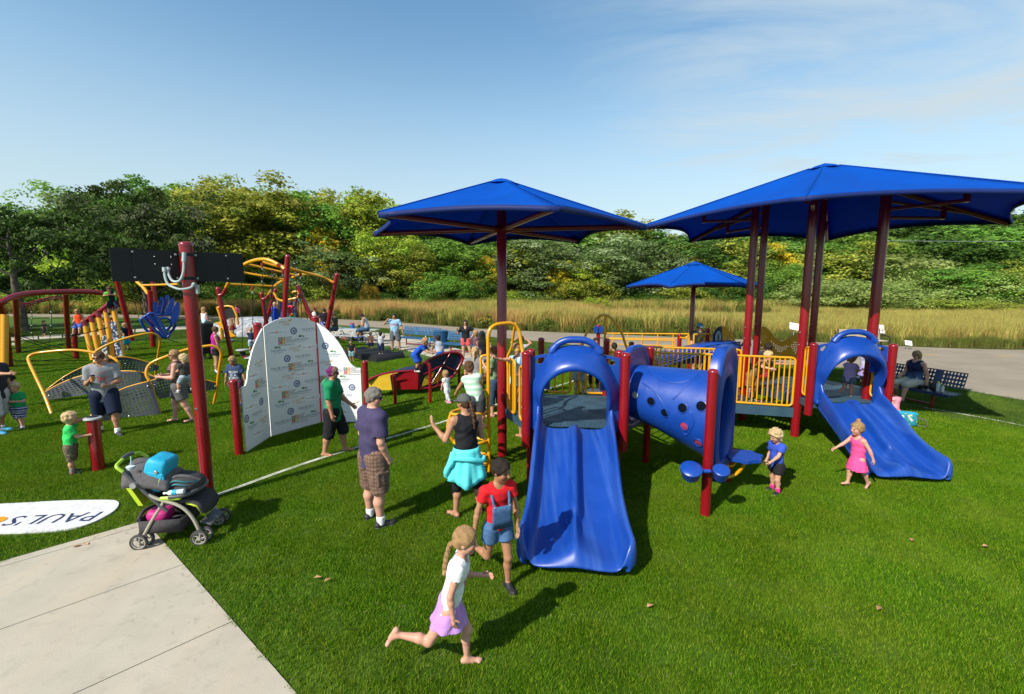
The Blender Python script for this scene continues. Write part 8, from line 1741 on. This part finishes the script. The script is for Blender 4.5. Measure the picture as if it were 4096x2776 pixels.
up_=(Vector((0,0,1))+fx*0.25).normalized();af=(fx-up_*fx.dot(up_)).normalized()
tb=softbag("tote_bag","bright blue zip tote bag standing in the pushchair","bag",T(-0.17,-0.02,0.86),(af,lx,up_),(0.12,0.17,0.21),CYAN,4,pw=5.5,noise=0.012)
B().tube(catmull([T(-0.09,-0.12,0.95),T(-0.05,-0.185,0.84),T(-0.07,-0.15,0.73)],5),0.012,6).obj("strap",CYAN,tb);B().lathe([(0.018,-0.004),(0.022,0),(0.018,0.004)],T(-0.12,-0.20,0.92),10,lx).obj("clasp",STEEL,tb)
B().box(T(-0.15,-0.185,0.83),(0.17,0.02,0.16),Matrix((af,lx,up_)).transposed(),0.008).obj("front_pocket",CYAN,tb)
bp_=softbag("backpack","dark grey backpack with teal zips lying on the pushchair tray","backpack",T(0.10,0.0,0.71),((fx*0.97-Vector((0,0,0.2))).normalized(),lx,(Vector((0,0,1))+fx*0.2).normalized()),(0.20,0.18,0.105),GFAB,9,pw=2.6)
TEALZ=mat("teal_zip",(0.01,0.14,0.16),0.5)
for k,z in((0,0.76),(1,0.72)):B().tube(catmull([T(-0.04,-0.155-0.01*k,z-0.03),T(0.06,-0.175-.01*k,z+0.03),T(0.18,-0.165-.01*k,z+0.005),T(0.27,-0.08,z-0.03)],5),0.010,6).obj("zip",TEALZ,bp_)
B().tube(catmull([T(-0.05,-0.12,0.78),T(0.05,-0.10,0.82),T(0.17,-0.09,0.805),T(0.28,-0.05,0.74)],5),0.022,6).obj("shoulder_strap",GFAB2,bp_)
B().box(T(0.09,-0.18,0.66),(0.22,0.05,0.10),Matrix((fx,lx,Vector((0,0,1)))).transposed(),0.03).obj("side_pocket",GFAB,bp_)
PET=mat("clear_bottle",(0.55,0.62,0.66),0.12,0.5,0.0);bo0=T(-0.02,-0.235,0.67);wbt=thing("water_bottle","clear water bottle with blue label lying on the backpack","bottle",bo0)
bax=(fx+Vector((0,0,0.05))).normalized();B().lathe([(0.010,0),(0.012,0.02),(0.030,0.05),(0.032,0.10),(0.030,0.12),(0.032,0.20),(0.028,0.21),(0,0.21)],bo0,14,bax).obj("bottle_body",PET,wbt)
B().lathe([(0.0335,0.085),(0.0335,0.135)],bo0,14,bax).obj("label_band",CYAN,wbt);B().lathe([(0.014,-0.015),(0.014,0.006)],bo0,10,bax).obj("bottle_cap",WHITE,wbt)
cu=T(-0.42,-0.13,0.86);ct=thing("drink_cup","clear plastic drink cup with pale straw in the pushchair tray","cup",cu)
B().lathe([(0.036,0),(0.047,0.12)],cu,16).obj("cup_body",PET,ct);B().lathe([(0.05,0.12),(0.05,0.132),(0.03,0.138),(0,0.138)],cu,16).obj("cup_lid",PET,ct);B().tube([cu+Vector((0,0,0.02)),cu+Vector((0.015,0,0.25))],0.006,6).obj("straw",mat("mint_straw",(0.35,0.68,0.60),0.4),ct)
MAG=mat("magenta_nylon",(0.42,0.012,0.17),0.6,bump=0.3);softbag("small_bag","small magenta bag stuffed in the pushchair basket","bag",T(-0.20,-0.05,0.33),(fx,lx,Vector((0,0,1))),(0.13,0.12,0.08),MAG,12)
# ================================================================== more things around the place
d0=G(1392,1358)+Vector((-1.2,0.4,0));p2=thing("pushchair","black pushchair with white frame beside the picnic tables","pushchair",d0);WF=mat("white_frame",(0.6,0.6,0.6),0.4)
for dx in(-0.35,0.35):
 for dy in(-0.22,0.22):B().lathe([(0.11,-0.02),(0.12,0),(0.11,0.02),(0.04,0.02)],d0+Vector((dx,dy,0.12)),16,(0,1,0)).obj("wheel",RUB,p2)
for dy in(-0.22,0.22):B().tube([d0+Vector((0.35,dy,0.12)),d0+Vector((-0.1,dy,0.6)),d0+Vector((-0.45,dy,1.0))],0.018,6).obj("frame_side",WF,p2);B().tube([d0+Vector((-0.35,dy,0.12)),d0+Vector((0.05,dy,0.5))],0.018,6).obj("frame_leg",WF,p2)
B().sheet([[d0+Vector((0.30*math.cos(a)-0.05,y,0.62+0.42*math.sin(a)))for a in np.linspace(0.4,2.6,8)]for y in(-0.2,0,0.2)],0.03).obj("sun_hood",RUB,p2);B().box(d0+Vector((0.05,0,0.55)),(0.5,0.36,0.12),None,0.04).obj("seat",RUB,p2)
def bottle(label,base,r,h,col,capc,m2=None):
 t=thing("drink_bottle",label,"bottle",base);b0=Vector(base)
 B().lathe([(r,0),(r,h*0.72),(r*0.6,h*0.82),(r*0.55,h*0.88)],b0,14).obj("bottle_body",mat("bot_%d"%int(col[0]*997+col[1]*77+col[2]*7),col,0.35),t);B().lathe([(r*0.65,h*0.86),(r*0.65,h),(0,h)],b0,12).obj("bottle_cap",mat("cap_%d"%int(capc[0]*997+capc[1]*77+capc[2]*7),capc,0.4),t)
bq=D(1703,1352,21.7);bottle("orange drink bottle on the first blue bench",(bq.x,bq.y,0.48),0.05,0.32,(0.6,0.12,0.03),(0.5,0.5,0.5));bottle("green and blue drink bottle on the first blue bench",(bq.x+0.2,bq.y-0.05,0.48),0.045,0.25,(0.03,0.2,0.5),(0.1,0.5,0.1))
bdv=(R1-R0).normalized();bnv=Vector((-bdv.y,bdv.x,0));S0=R0+bdv*1.62+bnv*0.24+Vector((0,0,0.48))
bottle("steel flask on the navy bench beside the seated person",S0,0.04,0.26,(0.35,0.37,0.38),(0.3,0.3,0.3));bottle("orange flask on the navy bench",S0+bdv*0.36,0.036,0.20,(0.65,0.10,0.02),(0.5,0.06,0.02));bottle("clear bottle with yellow cap on the navy bench",S0+bdv*0.50,0.042,0.24,(0.40,0.50,0.45),(0.75,0.55,0.03));bottle("steel flask with green cap on the navy bench end",S0+bdv*0.60,0.034,0.18,(0.4,0.42,0.42),(0.1,0.5,0.08))
tag(B().box(S0+bdv*0.17+Vector((0,0,0.04)),(0.17,0.12,0.08),None,0.015).obj("lunch_box",RUB),"black lunch box on the navy bench","box")
tag(B().ball(bs+Vector((0.25,-0.52,0.56)),(0.13,0.10,0.11),14,9).obj("shoulder_bag",RUB),"black shoulder bag beside the person seated on the navy bench","bag")
LUN=mat("leaf_print_cloth",(0.02,0.20,0.27),0.8,0.2,0.1);fleck(LUN,16,(0.50,0.50,0.40),0.60,0.63,1.0,1);fleck(LUN,13,(0.5,0.35,0.05),0.66,0.68,1.0,1)
lq=G(3622,1706);lt=softbag("lunch_tote","teal leaf-print tote bag on the turf beside the second slide","bag",lq+Vector((0.0,0.1,0.15)),(Vector((0.92,-0.38,0)),Vector((0.38,0.92,0)),Vector((0,0,1))),(0.25,0.13,0.15),LUN,21,pw=5)
B().tube(catmull([lq+Vector((0.22,0.0,0.2)),lq+Vector((0.36,-0.08,0.16)),lq+Vector((0.38,-0.1,0.03)),lq+Vector((0.24,-0.03,0.02))],5),0.016,6).obj("handle",GFAB2,lt);B().box(lq+Vector((0.0,0.1,0.30)),(0.50,0.2,0.02),Matrix.Rotation(-0.39,3,'Z'),0.008).obj("zip_top",CYAN,lt)
kq=G(1905,1420);softbag("backpack","black backpack on the second blue bench","backpack",(kq.x,kq.y+0.1,0.72),(Vector((1,0,0)),Vector((0,1,0)),Vector((0,0,1))),(0.26,0.16,0.27),GFAB,31)
# ================================================================== rear play structure behind the bridge
rs_=thing("ramp_structure","far yellow-railed ramp structure with wavy perforated panels","play structure",G(2800,1500))
def lrail(a,b_,y0,y1,zt=1.05,zb=0.25,n=6,hz=(0.65,0.45)):
 A,C_=D(a[0],a[1],y0),D(b_[0],b_[1],y1);z0a,z0b=A.z,C_.z;U=Vector((0,0,1))
 rl=B().tube([A,C_],0.024,8).obj("ramp_rail",YEL,rs_)
 for dz in(0.16,0.62,0.80):B().tube([A-U*dz,C_-U*dz],0.018,6).obj("rail_bar",YEL,rl)
 for k in range(n):t=k/(n-1);p=A.lerp(C_,t);B().tube([p,p-U*0.95],0.020,6).obj("rail_post",YEL,rl)
lrail((2395,1333),(2756,1336),15.4,14.6,n=7);lrail((2440,1356),(2700,1362),14.2,13.6,n=5)
B().prism([D(2395,1405,15.2),D(2756,1408,14.5),D(2720,1450,12.9),D(2420,1440,13.6)],(0,0,1),0.08).obj("ramp_deck",TEAL,rs_)
for px,ty,yy in((2394,1302,15.2),(2719,1340,13.6),(2832,1317,13.4),(2612,1402,12.2)):post("post",rs_,(D(px,ty,yy).x,yy,0),D(px,ty,yy).z,0.065)
for s_ in(-1,1):B().prism([D(2394+s_*x,y,15.1)for x,y in((2,1308),(14,1302),(20,1318),(12,1334),(2,1330))],(0,1,0),0.03).obj("blue_ear",BLUE,rs_)
wp=[(3030,1318),(3044,1308),(3070,1315),(3100,1352),(3130,1368),(3160,1352),(3185,1340),(3210,1352),(3226,1380),(3234,1400)]
pxpanel(wp,[(3030,1440),(3234,1440)],12.6,12.2,30,12,rs_,"wave_panel",YEL,0.03,0.33,lambda u,v:0.15<v<0.72 and math.sin(u*19)+math.sin(v*9+u*4)>0.1,RED if False else YEL,0.02)
pxpanel([(2870,1318),(2885,1306),(2905,1312),(2925,1340),(2942,1368)],[(2868,1385),(2945,1385)],13.0,12.8,10,8,rs_,"wave_panel",YEL,0.03,0.3,lambda u,v:u>0.4 and v<0.8)
B().prism([D(x,y,12.95)for x,y in smooth2([(2850,1378),(2852,1340),(2866,1316),(2880,1306),(2892,1310),(2896,1340),(2892,1378)],3)][::-1],(0,-1,0),0.04).obj("navy_panel",NVP,rs_)
dcc=D(2873,1350,12.9);b=B();b.add([dcc+Vector((0.085*math.cos(a),0,0.19*math.sin(a)))for a in np.linspace(0,2*math.pi,25)[:-1]],[tuple(range(24))],False);b.obj("spider_disc",mat("pale_green_disc",(0.42,0.52,0.50),0.5),rs_)
web=B()
for k in range(6):a=k*math.pi/6;web.tube([dcc+Vector((-0.08*math.cos(a),-0.01,-0.18*math.sin(a))),dcc+Vector((0.08*math.cos(a),-0.01,0.18*math.sin(a)))],0.004,4)
o=web.obj("disc_spokes",NVP,rs_);o["kind"]="stuff"
B().prism([D(x,y,12.7)for x,y in((2960,1385),(2985,1350),(3002,1345),(3005,1385))],(0,1,0),0.03).obj("navy_panel",NVP,rs_)
for pts in([(2845,1380),(2846,1330),(2856,1312),(2868,1318),(2866,1335)],[(2905,1385),(2915,1345),(2925,1332),(2938,1334),(2936,1360)],[(2720,1350),(2740,1352),(2752,1345),(2757,1360),(2757,1440)],[(2800,1385),(2796,1355),(2806,1347),(2818,1355),(2812,1385)],[(2776,1338),(2860,1336)],[(2776,1338),(2772,1440)]):pxtube(pts,13.2,0.026,YEL,"grab_rail",rs_)
rslide=thing("roller_slide","long blue ribbed roller slide behind the yellow bridge","slide",G(2850,1520))
rr=[(2600,1448),(2700,1420),(2790,1392),(2870,1376),(2960,1370)]
top_=[D(x,y,12.3)for x,y in smooth2(rr,5)];bk_=[p+Vector((0.05,0.7,0.0))for p in top_]
B().sheet([[p,q]for p,q in zip(top_,bk_)],0.03).obj("slide_bed",BLUE,rslide)
for off in(0,0.06,0.12,0.2):B().tube([p-Vector((0,0.02,off))for p in top_],0.028,8).obj("side_rib",BLUE,rslide)
B().prism([D(x,y,12.5)for x,y in((2680,1440),(2960,1396),(2960,1440),(2680,1460))][::-1],(0,-1,0),0.05).obj("side_panel",BLUE,rslide)
B().tube([top_[0],Vector((top_[0].x,top_[0].y,0))],0.04,8).obj("leg",RED,rslide);B().tube([top_[-1]-Vector((0,0,.1)),Vector((top_[-1].x,top_[-1].y,0))],0.04,8).obj("leg",RED,rslide)
# ================================================================== small signs along the trail, litter, leaves
SGN=mat("white_sign_board",(0.62,0.62,0.60),0.6)
for px,py,yy,w_,h_,tl,lab in((3178,1306,26.0,0.55,0.42,0.7,"tilted white information board in the meadow grass, left one"),(3522,1316,25.0,0.42,0.50,0.25,"white information board in the meadow beside the canopy post"),(3634,1372,22.9,0.34,0.26,0.5,"small white plant label at the trail edge")):
 c0=D(px,py,yy);t=thing("trail_sign",lab,"sign",(c0.x,yy,0));Rm=Matrix.Rotation(-0.5+0.1*w_,3,'X')@Matrix.Rotation(tl*0.3,3,'Y')
 B().box(c0,(w_,0.02,h_),Rm).obj("sign_face",SGN,t);B().tube([c0+Vector((0,0.03,0)),Vector((c0.x,yy+0.05,0))],0.025,6).obj("sign_post",STEEL,t)
 bx_=B()
 for k in range(3):bx_.box(c0+Rm@Vector((-w_*0.1,-0.012,h_*(0.25-0.22*k))),(w_*0.6,0.003,0.02),Rm)
 o=bx_.obj("printed_lines",GFAB2,t);o["kind"]="stuff"
LF=mat("dry_leaf",(0.36,0.20,0.09),0.8,var=0.3,vscale=20);rl=np.random.default_rng(11)
for k,(px,py)in enumerate(((3645,2172),(3938,2198),(3512,2450),(1272,1330+995),(1312,2335),(3630,1870),(2600,2440),(310,2190),(345,2182))):
 q=G(px,py);a=rl.uniform(0,6.28);s_=0.045;d=Vector((math.cos(a),math.sin(a),0));e=Vector((-d.y,d.x,0));z=Vector((0,0,0.045 if px>600 else 0.02))
 tag(B().add([q+z-d*s_,q+z-d*.3*s_+e*s_*.55+Vector((0,0,.012)),q+z+d*s_,q+z-d*.2*s_-e*s_*.5+Vector((0,0,.015)),q+z+Vector((0,0,.0))],[(0,4,1),(1,4,2),(2,4,3),(3,4,0)],False).obj("fallen_leaf",LF),"small dry brown fallen leaf on the ground","leaf","fallen leaves scattered on turf and concrete")
cl=B()
for k in range(420):
 u=rl.random()
 if u<0.42:s_,t_=rl.uniform(0,4.6),(abs(rl.normal())*0.25 if rl.random()<.6 else rl.uniform(0,3));q=padpt(s_ if rl.random()<.5 else abs(rl.normal())*.3,t_);z=0.02
 elif u<0.65:q=G(rl.uniform(10,430),rl.uniform(2020,2120));z=0.038
 else:q=G(rl.uniform(700,4000),rl.uniform(1900,2750));z=0.05
 a=rl.uniform(0,6.28);l=rl.uniform(0.02,0.07);d=Vector((math.cos(a),math.sin(a),0));e=Vector((-d.y,d.x,0));p=Vector((q.x,q.y,z));w_=0.0016
 m_=p+d*l*.5+e*rl.normal()*0.012;cl.add([p-e*w_,p+e*w_,m_+e*w_,m_-e*w_,p+d*l],[(0,1,2,3),(3,2,4)],False)
o=tag(cl.obj("grass_clippings",mat("dry_clipping",(0.22,0.20,0.09),0.9,var=0.4,vscale=3)),"thin dry grass clippings on the concrete pad and mat","clippings");o["kind"]="stuff"
